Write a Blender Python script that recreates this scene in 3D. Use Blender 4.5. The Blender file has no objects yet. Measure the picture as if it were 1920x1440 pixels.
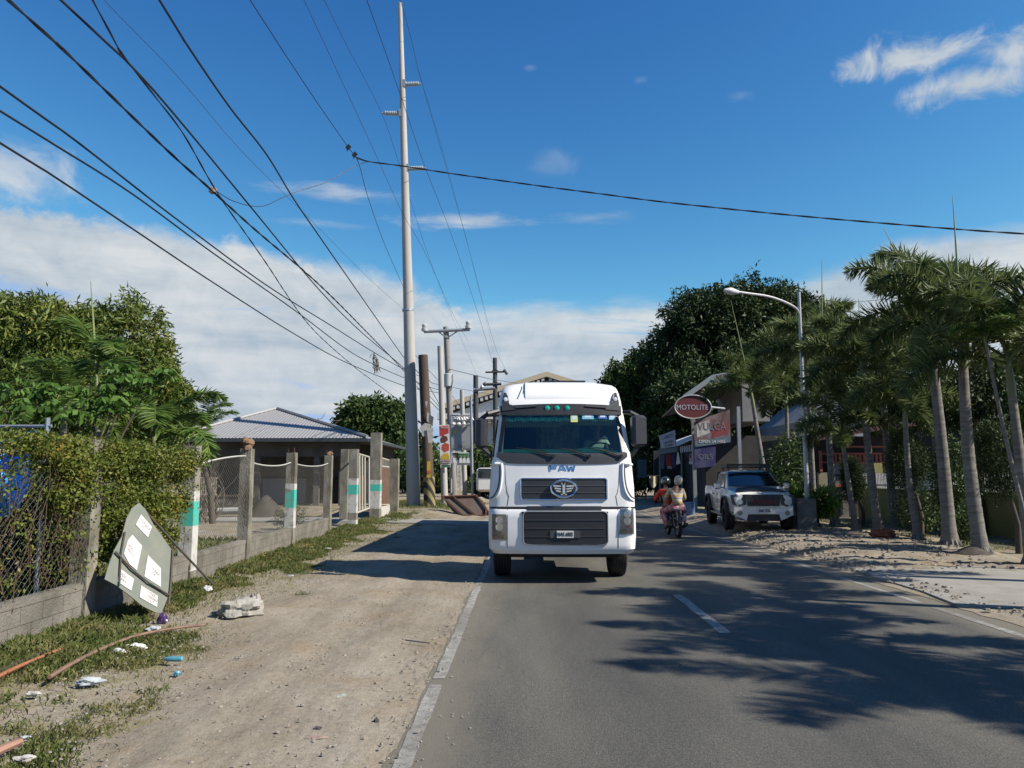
import bpy, math, random
import numpy as np
from mathutils import Vector, Matrix, noise
R = math.radians
S = bpy.context.scene
COL = S.collection
# ---------------------------------------------------------------- camera
H = 1.8; FPX = 1450.0
cam_d = bpy.data.cameras.new('camera'); cam = bpy.data.objects.new('camera', cam_d); COL.objects.link(cam)
cam_d.sensor_width = 36; cam_d.lens = 36 * FPX / 1920; cam_d.clip_start = .05; cam_d.clip_end = 5000
PITCH = math.atan(172 / FPX); YAW = math.atan(24 / FPX)
cam.location = (0, 0, H); cam.rotation_euler = (R(90) + PITCH, 0, YAW)
S.camera = cam
MC = Matrix.Rotation(YAW, 3, 'Z') @ Matrix.Rotation(R(90) + PITCH, 3, 'X')
def ray(px, py): return (MC @ Vector(((px - 960) / FPX, -(py - 720) / FPX, -1))).normalized()
def P(px, py, Y): d = ray(px, py); return Vector((0, 0, H)) + d * (Y / d.y)          # a point of the place at distance Y
def G(px, py, z=0.0): d = ray(px, py); return Vector((0, 0, H)) + d * ((z - H) / d.z)  # a point on the ground
def onplane(px, py, p0, n): d = ray(px, py); o = Vector((0, 0, H)); n = Vector(n); return o + d * ((Vector(p0) - o).dot(n) / d.dot(n))
# ---------------------------------------------------------------- sun, sky, exposure
SUNV = Vector((1.13, -.38, 1.0)).normalized()
sd = bpy.data.lights.new('sun', 'SUN'); sd.energy = 5.0; sd.angle = R(.6); sd.color = (1, .93, .82)
so = bpy.data.objects.new('sun', sd); COL.objects.link(so); so.rotation_euler = SUNV.to_track_quat('Z', 'Y').to_euler()
S.view_settings.view_transform = 'Standard'; S.view_settings.look = 'None'; S.view_settings.gamma = 1
S.view_settings.exposure = 0.77
W = bpy.data.worlds.new('World'); S.world = W; W.use_nodes = True
wt = W.node_tree; wt.nodes.clear(); wl = wt.links
def wn(t): return wt.nodes.new(t)
class E:                                                                    # tiny expression builder over Math nodes
    def __init__(s, sock): s.s = sock
    def op(s, o, b=None, c=None):
        n = wn('ShaderNodeMath'); n.operation = o; wl.new(s.s, n.inputs[0])
        for i, v in ((1, b), (2, c)):
            if v is None: continue
            if isinstance(v, E): wl.new(v.s, n.inputs[i])
            else: n.inputs[i].default_value = v
        return E(n.outputs[0])
    def __add__(s, b): return s.op('ADD', b)
    def __sub__(s, b): return s.op('SUBTRACT', b)
    def __mul__(s, b): return s.op('MULTIPLY', b)
    def __truediv__(s, b): return s.op('DIVIDE', b)
tc = wn('ShaderNodeTexCoord'); sx = wn('ShaderNodeSeparateXYZ'); wl.new(tc.outputs['Generated'], sx.inputs[0])
dx, dy, dz = (E(sx.outputs[i]) for i in range(3))
AZ = dx.op('ARCTAN2', dy); EL = dz.op('ARCSINE')
def azel(px, py): d = ray(px, py); return math.atan2(d.x, d.y), math.asin(d.z)
def comb(a, b, c=0.0):
    n = wn('ShaderNodeCombineXYZ'); wl.new(a.s, n.inputs[0]); wl.new(b.s, n.inputs[1]); n.inputs[2].default_value = c; return n.outputs[0]
def nz(vec, scale, det=6, rough=.55, dist=0.0):
    n = wn('ShaderNodeTexNoise'); n.inputs['Scale'].default_value = scale; n.inputs['Detail'].default_value = det
    n.inputs['Roughness'].default_value = rough; n.inputs['Distortion'].default_value = dist; wl.new(vec, n.inputs['Vector']); return E(n.outputs['Fac'])
n_big = nz(comb(AZ, EL * 1.6), 6, 8, .6, .3)
n_str = nz(comb(AZ * .55, EL * 3.2, 3.0), 7, 7, .55, .25)
n_puf = nz(comb(AZ, EL * 1.2, 7.0), 17, 7, .62, .5)
n_fin = nz(comb(AZ, EL * 5.5, 5.0), 13, 8, .6, .3)
def patch(px, py, rx, ry, soft, amp, nse, dens=1.0):
    a, e = azel(px, py); ra = rx / FPX; re_ = ry / FPX
    u = (AZ - a) / ra; v = (EL - e) / re_
    r = (u * u + v * v).op('SQRT')
    t = (E(r.s) * -1.0 + 1.0) + (nse - .5) * amp
    t = t / soft
    n = wn('ShaderNodeClamp'); wl.new(t.s, n.inputs[0]); c = E(n.outputs[0])
    c = c * c * (c * -2.0 + 3.0)
    return c * dens
pat = [patch(130, 655, 770, 225, .14, .4, n_big, .97), patch(130, 655, 770, 225, .14, .5, n_puf, .97), patch(-10, 318, 150, 62, .8, 1.6, n_puf, .75),
       patch(1100, 705, 560, 150, .42, 1.15, n_str, .92), patch(1800, 585, 370, 135, .3, .7, n_big, .93),
       patch(1705, 105, 120, 40, .9, 2.6, n_puf, .95), patch(1800, 158, 110, 34, .9, 2.4, n_puf, .95), patch(1905, 92, 80, 40, 1.0, 2.6, n_puf, .85),
       patch(630, 363, 150, 20, 1.2, 2.2, n_fin, .6), patch(870, 415, 165, 18, 1.1, 2.2, n_fin, .8), patch(600, 420, 120, 9, 1.2, 2.0, n_fin, .4),
       patch(1040, 305, 70, 30, 1.0, 1.8, n_puf, .16), patch(1120, 408, 110, 14, 1.4, 2.4, n_fin, .35), patch(995, 127, 16, 7, 1.2, 2.0, n_puf, .14),
       patch(1200, 150, 20, 9, 1.2, 2.0, n_puf, .14), patch(1390, 178, 34, 14, 1.2, 2.4, n_puf, .14), patch(430, 770, 160, 30, .5, 1.2, n_puf, .9)]
m = pat[0]
for q in pat[1:]: m = m.op('MAXIMUM', q)
low = (EL * -7.0 + .95)
ncl = wn('ShaderNodeClamp'); wl.new(low.s, ncl.inputs[0])
gap = nz(comb(AZ * .7, EL * 4.2, 11.0), 6.5, 9, .62, .4)
m = m * ((gap - .43) * 5.5 + 1.0).op('MINIMUM', 1.0).op('MAXIMUM', .12)
m = m.op('MAXIMUM', E(ncl.outputs[0]) * .85)
nc = wn('ShaderNodeClamp'); wl.new(m.s, nc.inputs[0]); m = E(nc.outputs[0])
sky = wn('ShaderNodeTexSky'); sky.sky_type = 'NISHITA'; sky.sun_disc = False
sky.sun_elevation = math.asin(SUNV.z); sky.sun_rotation = math.atan2(SUNV.x, SUNV.y)
sky.air_density = 1.0; sky.dust_density = .25; sky.ozone_density = 2.5; sky.altitude = 0
SKY_K = .058
bg = wn('ShaderNodeBackground'); bg.inputs[1].default_value = SKY_K
ss = wn('ShaderNodeSeparateColor'); wl.new(sky.outputs[0], ss.inputs[0]); sc = wn('ShaderNodeCombineColor')
for i, (pw, k, mxv) in enumerate(((1.94, .40, 2.6), (1.5, .80, 3.4), (1.0, 1.54, 12))): v = E(ss.outputs[i]).op('MINIMUM', mxv).op('POWER', pw) * k; wl.new(v.s, sc.inputs[i])
ccr = wn('ShaderNodeMix'); ccr.data_type = 'RGBA'
shade = (n_str - .5) * 2.6 + (n_puf - .5) * 1.6 + .55
ncl2 = wn('ShaderNodeClamp'); wl.new(shade.s, ncl2.inputs[0]); wl.new(ncl2.outputs[0], ccr.inputs[0])
ccr.inputs[6].default_value = (4.1, 5.0, 5.9, 1); ccr.inputs[7].default_value = (7.0, 7.3, 7.5, 1)
mx = wn('ShaderNodeMix'); mx.data_type = 'RGBA'; wl.new(m.s, mx.inputs[0]); wl.new(sc.outputs[0], mx.inputs[6]); wl.new(ccr.outputs[2], mx.inputs[7])
wo = wn('ShaderNodeOutputWorld'); wl.new(mx.outputs[2], bg.inputs[0]); wl.new(bg.outputs[0], wo.inputs[0])

# ---------------------------------------------------------------- materials
MATS = {}
def nodes(m): return m.node_tree.nodes, m.node_tree.links
def mat(name, col, rough=.7, col2=None, scale=3.0, metal=0.0, bump=0.0, bscale=60, spec=.35, det=6, thr=None, stretch=None):
    if name in MATS: return MATS[name]
    m = bpy.data.materials.new(name); m.use_nodes = True; N, L = nodes(m); b = N['Principled BSDF']
    b.inputs['Roughness'].default_value = rough; b.inputs['Metallic'].default_value = metal; b.inputs['Specular IOR Level'].default_value = spec
    tc = N.new('ShaderNodeTexCoord'); src = tc.outputs['Object']
    if stretch:
        mp = N.new('ShaderNodeMapping'); mp.inputs['Scale'].default_value = stretch; L.new(src, mp.inputs[0]); src = mp.outputs[0]
    if col2 is None: col2 = tuple(c * .72 for c in col)
    n = N.new('ShaderNodeTexNoise'); n.inputs['Scale'].default_value = scale; n.inputs['Detail'].default_value = det; n.inputs['Roughness'].default_value = .62; L.new(src, n.inputs['Vector'])
    r = N.new('ShaderNodeValToRGB'); lo, hi = thr or (.35, .65)
    r.color_ramp.elements[0].position = lo; r.color_ramp.elements[1].position = hi
    r.color_ramp.elements[0].color = (*col, 1); r.color_ramp.elements[1].color = (*col2, 1)
    L.new(n.outputs['Fac'], r.inputs[0]); L.new(r.outputs[0], b.inputs['Base Color'])
    if bump:
        n2 = N.new('ShaderNodeTexNoise'); n2.inputs['Scale'].default_value = bscale; n2.inputs['Detail'].default_value = 5; L.new(src, n2.inputs['Vector'])
        bp = N.new('ShaderNodeBump'); bp.inputs['Strength'].default_value = bump; bp.inputs['Distance'].default_value = .02
        L.new(n2.outputs['Fac'], bp.inputs['Height']); L.new(bp.outputs[0], b.inputs['Normal'])
    MATS[name] = m; return m
def flat(name, col, rough=.5, metal=0.0, spec=.5, coat=0.0, emit=None):
    if name in MATS: return MATS[name]
    m = bpy.data.materials.new(name); m.use_nodes = True; N, L = nodes(m); b = N['Principled BSDF']
    b.inputs['Base Color'].default_value = (*col, 1); b.inputs['Roughness'].default_value = rough; b.inputs['Metallic'].default_value = metal
    b.inputs['Specular IOR Level'].default_value = spec; b.inputs['Coat Weight'].default_value = coat
    n = N.new('ShaderNodeTexNoise'); n.inputs['Scale'].default_value = 9; tc = N.new('ShaderNodeTexCoord'); L.new(tc.outputs['Object'], n.inputs['Vector'])
    mr = N.new('ShaderNodeMapRange'); mr.inputs[3].default_value = max(0, rough - .08); mr.inputs[4].default_value = min(1, rough + .12); L.new(n.outputs['Fac'], mr.inputs[0]); L.new(mr.outputs[0], b.inputs['Roughness'])
    MATS[name] = m; return m
def leafmat(name, cols, trans=.25, rough=.45, nscale=.6):
    if name in MATS: return MATS[name]
    m = bpy.data.materials.new(name); m.use_nodes = True; N, L = nodes(m); b = N['Principled BSDF']; out = N['Material Output']
    g = N.new('ShaderNodeNewGeometry'); r = N.new('ShaderNodeValToRGB'); tc = N.new('ShaderNodeTexCoord')
    n = N.new('ShaderNodeTexNoise'); n.inputs['Scale'].default_value = nscale; n.inputs['Detail'].default_value = 3; L.new(tc.outputs['Object'], n.inputs['Vector'])
    a = N.new('ShaderNodeMath'); a.operation = 'MULTIPLY_ADD'; a.inputs[1].default_value = .5; L.new(g.outputs['Random Per Island'], a.inputs[0])
    mr = N.new('ShaderNodeMapRange'); mr.inputs[1].default_value = .3; mr.inputs[2].default_value = .7; mr.inputs[3].default_value = 0; mr.inputs[4].default_value = .5
    L.new(n.outputs['Fac'], mr.inputs[0]); L.new(mr.outputs[0], a.inputs[2]); L.new(a.outputs[0], r.inputs[0])
    el = r.color_ramp.elements
    while len(el) < len(cols): el.new(.5)
    for i, c in enumerate(cols): el[i].position = i / (len(cols) - 1); el[i].color = (*c, 1)
    L.new(r.outputs[0], b.inputs['Base Color']); b.inputs['Roughness'].default_value = max(rough, .5); b.inputs['Specular IOR Level'].default_value = .2
    t = N.new('ShaderNodeBsdfTranslucent'); L.new(r.outputs[0], t.inputs[0]); x = N.new('ShaderNodeMixShader'); x.inputs[0].default_value = trans
    L.new(b.outputs[0], x.inputs[1]); L.new(t.outputs[0], x.inputs[2]); L.new(x.outputs[0], out.inputs[0])
    MATS[name] = m; return m

# ---------------------------------------------------------------- mesh helpers
def tag(o, label=None, cat=None, group=None, kind=None, category=None):
    cat = cat or category
    if label: o['label'] = label
    if cat: o['category'] = cat
    if group: o['group'] = group
    if kind: o['kind'] = kind
    return o
def empty(name, loc=(0, 0, 0), rz=0.0, label=None, cat=None, group=None, kind=None):
    o = bpy.data.objects.new(name, None); COL.objects.link(o); o.location = loc; o.rotation_euler = (0, 0, rz); o.empty_display_size = .2
    return tag(o, label, cat, group, kind)
def wbase(p):
    v = Vector((0, 0, 0))
    while p is not None: v = v + Vector(p.location); p = p.parent
    return v
class MB:
    def __init__(s): s.v = []; s.f = []
    def add(s, vs, fs):
        o = len(s.v); s.v += [tuple(v) for v in vs]; s.f += [tuple(i + o for i in f) for f in fs]; return s
    def box(s, a, b, M=None):
        (x0, y0, z0), (x1, y1, z1) = a, b
        vs = [Vector(p) for p in ((x0, y0, z0), (x1, y0, z0), (x1, y1, z0), (x0, y1, z0), (x0, y0, z1), (x1, y0, z1), (x1, y1, z1), (x0, y1, z1))]
        if M: vs = [M @ v for v in vs]
        return s.add(vs, [(0, 3, 2, 1), (4, 5, 6, 7), (0, 1, 5, 4), (1, 2, 6, 5), (2, 3, 7, 6), (3, 0, 4, 7)])
    def cbox(s, c, d, M=None): return s.box([c[i] - d[i] / 2 for i in range(3)], [c[i] + d[i] / 2 for i in range(3)], M)
    def bbox(s, c, d, bv=.01):                         # box with chamfered vertical and horizontal edges
        x, y, z = (k / 2 for k in d); b = bv; pts = []
        for sz, ins in ((-z, b), (-z + b, 0), (z - b, 0), (z, b)):
            for px, py in ((-x + b, -y), (x - b, -y), (x, -y + b), (x, y - b), (x - b, y), (-x + b, y), (-x, y - b), (-x, -y + b)):
                kx = (x - ins) / x; ky = (y - ins) / y
                pts.append((c[0] + px * kx, c[1] + py * ky, c[2] + sz))
        fs = []
        for r in range(3):
            for i in range(8): j = (i + 1) % 8; fs.append((r * 8 + i, r * 8 + j, r * 8 + 8 + j, r * 8 + 8 + i))
        fs.append(tuple(range(7, -1, -1))); fs.append(tuple(range(24, 32)))
        return s.add(pts, fs)
    def tube(s, pts, r, n=8, cap=True):
        pts = [Vector(p) for p in pts]; k = len(pts); rr = r if isinstance(r, (list, tuple)) else [r] * k
        vs = []; up = None
        for i, p in enumerate(pts):
            t = (pts[min(i + 1, k - 1)] - pts[max(i - 1, 0)])
            t = t.normalized() if t.length > 1e-9 else Vector((0, 0, 1))
            if up is None: up = Vector((0, 0, 1)) if abs(t.z) < .9 else Vector((1, 0, 0))
            a = t.cross(up); a = a.normalized() if a.length > 1e-6 else Vector((1, 0, 0)); b = a.cross(t).normalized(); up = b
            for j in range(n):
                q = 2 * math.pi * j / n; vs.append(p + (a * math.cos(q) + b * math.sin(q)) * rr[i])
        fs = [(i * n + j, i * n + (j + 1) % n, (i + 1) * n + (j + 1) % n, (i + 1) * n + j) for i in range(k - 1) for j in range(n)]
        if cap: fs += [tuple(range(n - 1, -1, -1)), tuple(range((k - 1) * n, k * n))]
        return s.add(vs, fs)
    def lathe(s, prof, c, axis='Z', n=24, close=False):
        vs = []; k = len(prof)
        for r, h in prof:
            for j in range(n):
                q = 2 * math.pi * j / n; x, y = r * math.cos(q), r * math.sin(q)
                v = {'Z': (x, y, h), 'X': (h, x, y), 'Y': (x, h, y)}[axis]; vs.append((c[0] + v[0], c[1] + v[1], c[2] + v[2]))
        fs = [(i * n + j, i * n + (j + 1) % n, (i + 1) * n + (j + 1) % n, (i + 1) * n + j) for i in range(k - 1) for j in range(n)]
        if close: fs += [((k - 1) * n + j, (k - 1) * n + (j + 1) % n, (j + 1) % n, j) for j in range(n)]
        else: fs += [tuple(range(n - 1, -1, -1)), tuple(range((k - 1) * n, k * n))]
        return s.add(vs, fs)
    def prism(s, pts, off):                            # planar polygon extruded by vector off
        pts = [Vector(p) for p in pts]; n = len(pts); off = Vector(off)
        vs = pts + [p + off for p in pts]
        return s.add(vs, [tuple(range(n)), tuple(range(2 * n - 1, n - 1, -1))] + [(i, i + n, (i + 1) % n + n, (i + 1) % n) for i in range(n)])
    def grid(s, fn, nu, nv, th=None):
        vs = [Vector(fn(i / nu, j / nv)) for j in range(nv + 1) for i in range(nu + 1)]
        fs = [(j * (nu + 1) + i, j * (nu + 1) + i + 1, (j + 1) * (nu + 1) + i + 1, (j + 1) * (nu + 1) + i) for j in range(nv) for i in range(nu)]
        s.add(vs, fs)
        if th:
            th = Vector(th); m = len(vs); w = nu + 1
            s.add([v + th for v in vs], [f[::-1] for f in fs])
            o = len(s.v) - 2 * m
            loop = [i for i in range(nu)] + [j * w + nu for j in range(nv)] + [nv * w + i for i in range(nu, 0, -1)] + [j * w for j in range(nv, 0, -1)]
            for a, b in zip(loop, loop[1:] + loop[:1]): s.f.append((o + a, o + m + a, o + m + b, o + b))
        return s
    def build(s, name, mt, parent=None, base=None, local=False, smooth=False, ang=40, **kw):
        me = bpy.data.meshes.new(name); b = Vector((0, 0, 0))
        if not local: b = wbase(parent) if parent is not None else Vector(base or (0, 0, 0))
        me.from_pydata([(v[0] - b.x, v[1] - b.y, v[2] - b.z) for v in s.v], [], s.f); me.materials.append(mt)
        o = bpy.data.objects.new(name, me); COL.objects.link(o); o.parent = parent
        if parent is None: o.location = b
        if smooth:
            for p in me.polygons: p.use_smooth = True
            try: me.set_sharp_from_angle(angle=R(ang))
            except Exception: pass
        me.update(); return tag(o, **kw)
def npmesh(name, V, F, mt, parent=None, base=None, local=False, **kw):          # V (n,3), F (m,4)
    b = Vector((0, 0, 0))
    if not local: b = wbase(parent) if parent is not None else Vector(base or (0, 0, 0))
    V = np.asarray(V, dtype=np.float32) - np.array(b, dtype=np.float32); F = np.asarray(F, dtype=np.int32); k = F.shape[1]
    me = bpy.data.meshes.new(name); me.vertices.add(len(V)); me.vertices.foreach_set('co', V.ravel())
    me.loops.add(F.size); me.loops.foreach_set('vertex_index', F.ravel()); me.polygons.add(len(F))
    me.polygons.foreach_set('loop_start', np.arange(0, F.size, k, dtype=np.int32)); me.polygons.foreach_set('loop_total', np.full(len(F), k, dtype=np.int32))
    me.update(calc_edges=True); me.materials.append(mt)
    o = bpy.data.objects.new(name, me); COL.objects.link(o); o.parent = parent
    if parent is None: o.location = b
    return tag(o, **kw)
def leaves(pos, dirs, ln, wd, rng, fold=.25):                                   # one small folded blade per point
    n = len(pos); d = dirs / np.linalg.norm(dirs, axis=1, keepdims=True)
    rv = rng.normal(size=(n, 3)); s = np.cross(d, rv); s /= np.linalg.norm(s, axis=1, keepdims=True) + 1e-9; u = np.cross(s, d)
    L = (ln * rng.uniform(.7, 1.25, n))[:, None]; w = (wd * rng.uniform(.75, 1.2, n))[:, None]
    V = np.empty((n, 4, 3)); V[:, 0] = pos; V[:, 2] = pos + d * L
    V[:, 1] = pos + d * L * .45 + s * w / 2 + u * w * fold; V[:, 3] = pos + d * L * .45 - s * w / 2 + u * w * fold
    return V.reshape(-1, 3), np.arange(4 * n).reshape(n, 4)
def crown_pts(ells, ncl, rng, shell=.62):
    vol = np.array([e[1][0] * e[1][1] * e[1][2] for e in ells]) ** .75; pr = vol / vol.sum(); out = []
    idx = rng.choice(len(ells), ncl, p=pr)
    d = rng.normal(size=(ncl, 3)); d /= np.linalg.norm(d, axis=1, keepdims=True)
    rad = shell + (1 - shell) * rng.uniform(0, 1, ncl) ** .6
    c = np.array([e[0] for e in ells], float)[idx]; r = np.array([e[1] for e in ells], float)[idx]
    bumps = 1 + .16 * np.sin(d[:, 0] * 7 + idx) * np.sin(d[:, 2] * 8 + idx * 2) + .09 * np.sin(d[:, 1] * 13 + d[:, 2] * 11)
    return c + d * r * (rad * bumps)[:, None], d
def tree(name, base, ells, ncl, per, ln, wd, lmat, seed, label, cat='tree', group=None, trunk_r=.25, droop=.6, cl_r=None, shell=.6, bark=None, limbs=7):
    rng = np.random.default_rng(seed); t = empty(name, base, 0, label, cat, group); base = Vector(base)
    cp, cd = crown_pts(ells, ncl, rng, shell); cl_r = cl_r or ln * .8
    n = ncl * per; pos = np.repeat(cp, per, 0) + rng.normal(size=(n, 3)) * cl_r * .45
    dirs = np.repeat(cd, per, 0) * .5 + rng.normal(size=(n, 3)) * .75; dirs[:, 2] -= droop
    V, F = leaves(pos, dirs, ln, wd, rng); npmesh('crown', V, F, lmat, t)
    mb = MB(); rs = random.Random(seed)
    cx = sum(e[0][0] * e[1][0] for e in ells) / sum(e[1][0] for e in ells); cy = sum(e[0][1] * e[1][0] for e in ells) / sum(e[1][0] for e in ells)
    zc = min(e[0][2] for e in ells); fork = Vector((base.x + (cx - base.x) * .3, base.y + (cy - base.y) * .3, base.z + (zc - base.z) * .6))
    mb.tube([base - Vector((0, 0, .2)), base + (fork - base) * .5 + Vector((.08, 0, 0)), fork], [trunk_r * 1.25, trunk_r, trunk_r * .85], 10)
    for i in range(limbs):
        e = ells[i % len(ells)]; c = Vector(e[0]); q = Vector((rs.uniform(-1, 1) * e[1][0], rs.uniform(-1, 1) * e[1][1], rs.uniform(-.2, .8) * e[1][2])) * .6
        end = c + q; mid = fork.lerp(end, .5) + Vector((0, 0, -.3))
        mb.tube([fork - Vector((0, 0, .1)), mid, end], [trunk_r * .55, trunk_r * .35, trunk_r * .08], 6)
        for k in range(3):
            st = mid.lerp(end, .3 + .2 * k); mb.tube([st, st + Vector((rs.uniform(-1, 1), rs.uniform(-1, 1), rs.uniform(-.2, .8))) * e[1][0] * .45], [trunk_r * .16, trunk_r * .04], 5)
    mb.build('trunk', bark or mat('bark', (.11, .09, .07), .9, bump=.6, bscale=30), t, smooth=True)
    return t
def text(body, size, mt, parent, M, name='lettering', ext=.004, bold=0.0, sx=1.0, align='CENTER', **kw):
    cu = bpy.data.curves.new(name, 'FONT'); cu.body = body; cu.size = size; cu.extrude = ext; cu.offset = bold; cu.align_x = align; cu.align_y = 'CENTER'; cu.resolution_u = 4
    o = bpy.data.objects.new(name, cu); COL.objects.link(o)
    bpy.context.view_layer.update()
    me = bpy.data.meshes.new_from_object(o.evaluated_get(bpy.context.evaluated_depsgraph_get())); COL.objects.unlink(o); bpy.data.objects.remove(o)
    me.transform(M @ Matrix.Diagonal((sx, 1, 1, 1))); me.materials.clear(); me.materials.append(mt); me.name = name
    o = bpy.data.objects.new(name, me); COL.objects.link(o); o.parent = parent; return tag(o, **kw)
FACE = Matrix.Rotation(R(90), 4, 'X')                                             # text that faces the camera side (-Y)
def TL(x, y, z, rz=0.0): return Matrix.Translation((x, y, z)) @ Matrix.Rotation(rz, 4, 'Z') @ FACE
def skin(name, pts, edges, rad, mt, parent, sub=2, root=0):
    me = bpy.data.meshes.new(name); me.from_pydata(pts, edges, []); o = bpy.data.objects.new(name, me); COL.objects.link(o)
    mo = o.modifiers.new('s', 'SKIN'); sv = me.skin_vertices[0].data
    for i, r in enumerate(rad):
        sv[i].radius = (r, r) if not isinstance(r, tuple) else r; sv[i].use_root = (i == root)
    ss = o.modifiers.new('u', 'SUBSURF'); ss.levels = sub; ss.render_levels = sub
    bpy.context.view_layer.update()
    m2 = bpy.data.meshes.new_from_object(o.evaluated_get(bpy.context.evaluated_depsgraph_get())); COL.objects.unlink(o); bpy.data.objects.remove(o)
    for p in m2.polygons: p.use_smooth = True
    m2.materials.clear(); m2.materials.append(mt); m2.name = name
    o = bpy.data.objects.new(name, m2); COL.objects.link(o); o.parent = parent; return o
def sst(a, b, x): t = max(0, min(1, (x - a) / (b - a))); return t * t * (3 - 2 * t)
def gz(x, y):
    l = sst(2.6, 4.2, -x); r = sst(6.0, 6.9, x)
    return l * (.05 + .3 * sst(32, 38, y) + .15 * sst(42, 54, y)) + r * .15 * sst(14, 19, y)
def GG(px, py):
    z = 0
    for _ in range(6): p = G(px, py, z); z = gz(p.x, p.y)
    return G(px, py, z)

# ---------------------------------------------------------------- shared materials
white_paint = mat('white_paint', (.8, .8, .785), .3, (.73, .725, .70), 1.6, spec=.5, thr=(.35, .75), stretch=(1.5, 1.5, .5))
black_pl = flat('black_plastic', (.018, .018, .02), .45)
dark_pl = flat('grille_plastic', (.03, .032, .036), .5)
chrome = flat('chrome', (.75, .77, .8), .12, metal=1)
rubber = mat('rubber', (.02, .02, .02), .85, (.045, .043, .04), bump=.3)
steel = flat('galvanised_steel', (.45, .47, .48), .45, metal=.6)
concrete = mat('concrete', (.3, .285, .25), .9, (.17, .16, .13), 2.2, bump=.5, bscale=50)
conc_pole = mat('pole_concrete', (.52, .5, .45), .8, (.42, .4, .36), 1.2, bump=.15, stretch=(1, 1, .3))
red_wood = mat('wood', (.2, .11, .06), .8, (.12, .065, .04), 8)
bamboo = mat('weathered_lath', (.3, .19, .13), .8, (.17, .1, .07), 8)
def glassmat(name, col, tr, rough=.03, gl=.5):
    m = bpy.data.materials.new(name); m.use_nodes = True; N, L = nodes(m); N.remove(N['Principled BSDF']); out = N['Material Output']
    t = N.new('ShaderNodeBsdfTransparent'); t.inputs[0].default_value = (*col, 1); g = N.new('ShaderNodeBsdfGlossy'); g.inputs['Roughness'].default_value = rough; g.inputs[0].default_value = (1, 1, 1, 1)
    lw = N.new('ShaderNodeFresnel'); lw.inputs[0].default_value = 1.45; mm = N.new('ShaderNodeMath'); mm.operation = 'MULTIPLY_ADD'; mm.inputs[1].default_value = gl; mm.inputs[2].default_value = tr
    L.new(lw.outputs[0], mm.inputs[0]); x = N.new('ShaderNodeMixShader'); L.new(mm.outputs[0], x.inputs[0]); L.new(t.outputs[0], x.inputs[1]); L.new(g.outputs[0], x.inputs[2]); L.new(x.outputs[0], out.inputs[0])
    return m

def smooth_pts(pts, n=7):
    pts = [Vector(p) for p in pts]; q = [pts[0] * 2 - pts[1]] + pts + [pts[-1] * 2 - pts[-2]]; out = []
    for i in range(1, len(q) - 2):
        for k in range(n):
            t = k / n; a, b, c, d = q[i - 1:i + 3]; out.append(.5 * ((2 * b) + (c - a) * t + (2 * a - 5 * b + 4 * c - d) * t * t + (3 * b - a - 3 * c + d) * t ** 3))
    return out + [pts[-1]]
# ================================================================ SETTING
def groundmat(name, layers_fn):
    m = bpy.data.materials.new(name); m.use_nodes = True; N, L = nodes(m); b = N['Principled BSDF']; b.inputs['Roughness'].default_value = .95; b.inputs['Specular IOR Level'].default_value = .15
    layers_fn(N, L, b); return m
def NN(N, L, src, scale, det=6, rough=.6, stretch=None):
    if stretch: mp = N.new('ShaderNodeMapping'); mp.inputs['Scale'].default_value = stretch; L.new(src, mp.inputs[0]); src = mp.outputs[0]
    n = N.new('ShaderNodeTexNoise'); n.inputs['Scale'].default_value = scale; n.inputs['Detail'].default_value = det; n.inputs['Roughness'].default_value = rough; L.new(src, n.inputs['Vector']); return n.outputs['Fac']
def RMP(N, L, f, stops):
    r = N.new('ShaderNodeValToRGB'); e = r.color_ramp.elements
    while len(e) < len(stops): e.new(.5)
    for i, (p, c) in enumerate(stops): e[i].position = p; e[i].color = (*c, 1) if len(c) == 3 else c
    L.new(f, r.inputs[0]); return r.outputs[0]
def MIX(N, L, f, a, b, mode='MIX'):
    n = N.new('ShaderNodeMix'); n.data_type = 'RGBA'; n.blend_type = mode
    for s, i in ((f, 0), (a, 6), (b, 7)):
        if isinstance(s, (int, float)): n.inputs[i].default_value = s
        elif isinstance(s, tuple): n.inputs[i].default_value = (*s, 1)
        else: L.new(s, n.inputs[i])
    return n.outputs[2]
def BMP(N, L, b, h, st, dist=.03, prev=None):
    n = N.new('ShaderNodeBump'); n.inputs['Strength'].default_value = st; n.inputs['Distance'].default_value = dist; L.new(h, n.inputs['Height'])
    if prev: L.new(prev, n.inputs['Normal'])
    L.new(n.outputs[0], b.inputs['Normal']); return n.outputs[0]
def dirtcol(N, L, s):
    c = RMP(N, L, NN(N, L, s, 1.1, 9, .65, (1, .45, 1)), [(.28, (.2, .165, .12)), (.42, (.29, .25, .19)), (.56, (.36, .315, .245)), (.68, (.39, .35, .28)), (.8, (.26, .225, .175))])
    sp = RMP(N, L, NN(N, L, s, 55, 3, .8), [(.33, (.55, .53, .5)), (.42, (1, 1, 1)), (.66, (1, 1, 1)), (.74, (1.2, 1.18, 1.12))])
    og = RMP(N, L, NN(N, L, s, .8, 6, .7), [(.5, (0, 0, 0)), (.68, (.75, .75, .75))])
    sp = MIX(N, L, 1.0, sp, RMP(N, L, NN(N, L, s, 17, 7, .8), [(.35, (.74, .72, .7)), (.5, (1, 1, 1)), (.68, (1.16, 1.15, 1.12))]), 'MULTIPLY')
    c = MIX(N, L, og, c, (.3, .225, .14)); return MIX(N, L, 1.0, c, sp, 'MULTIPLY')
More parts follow.
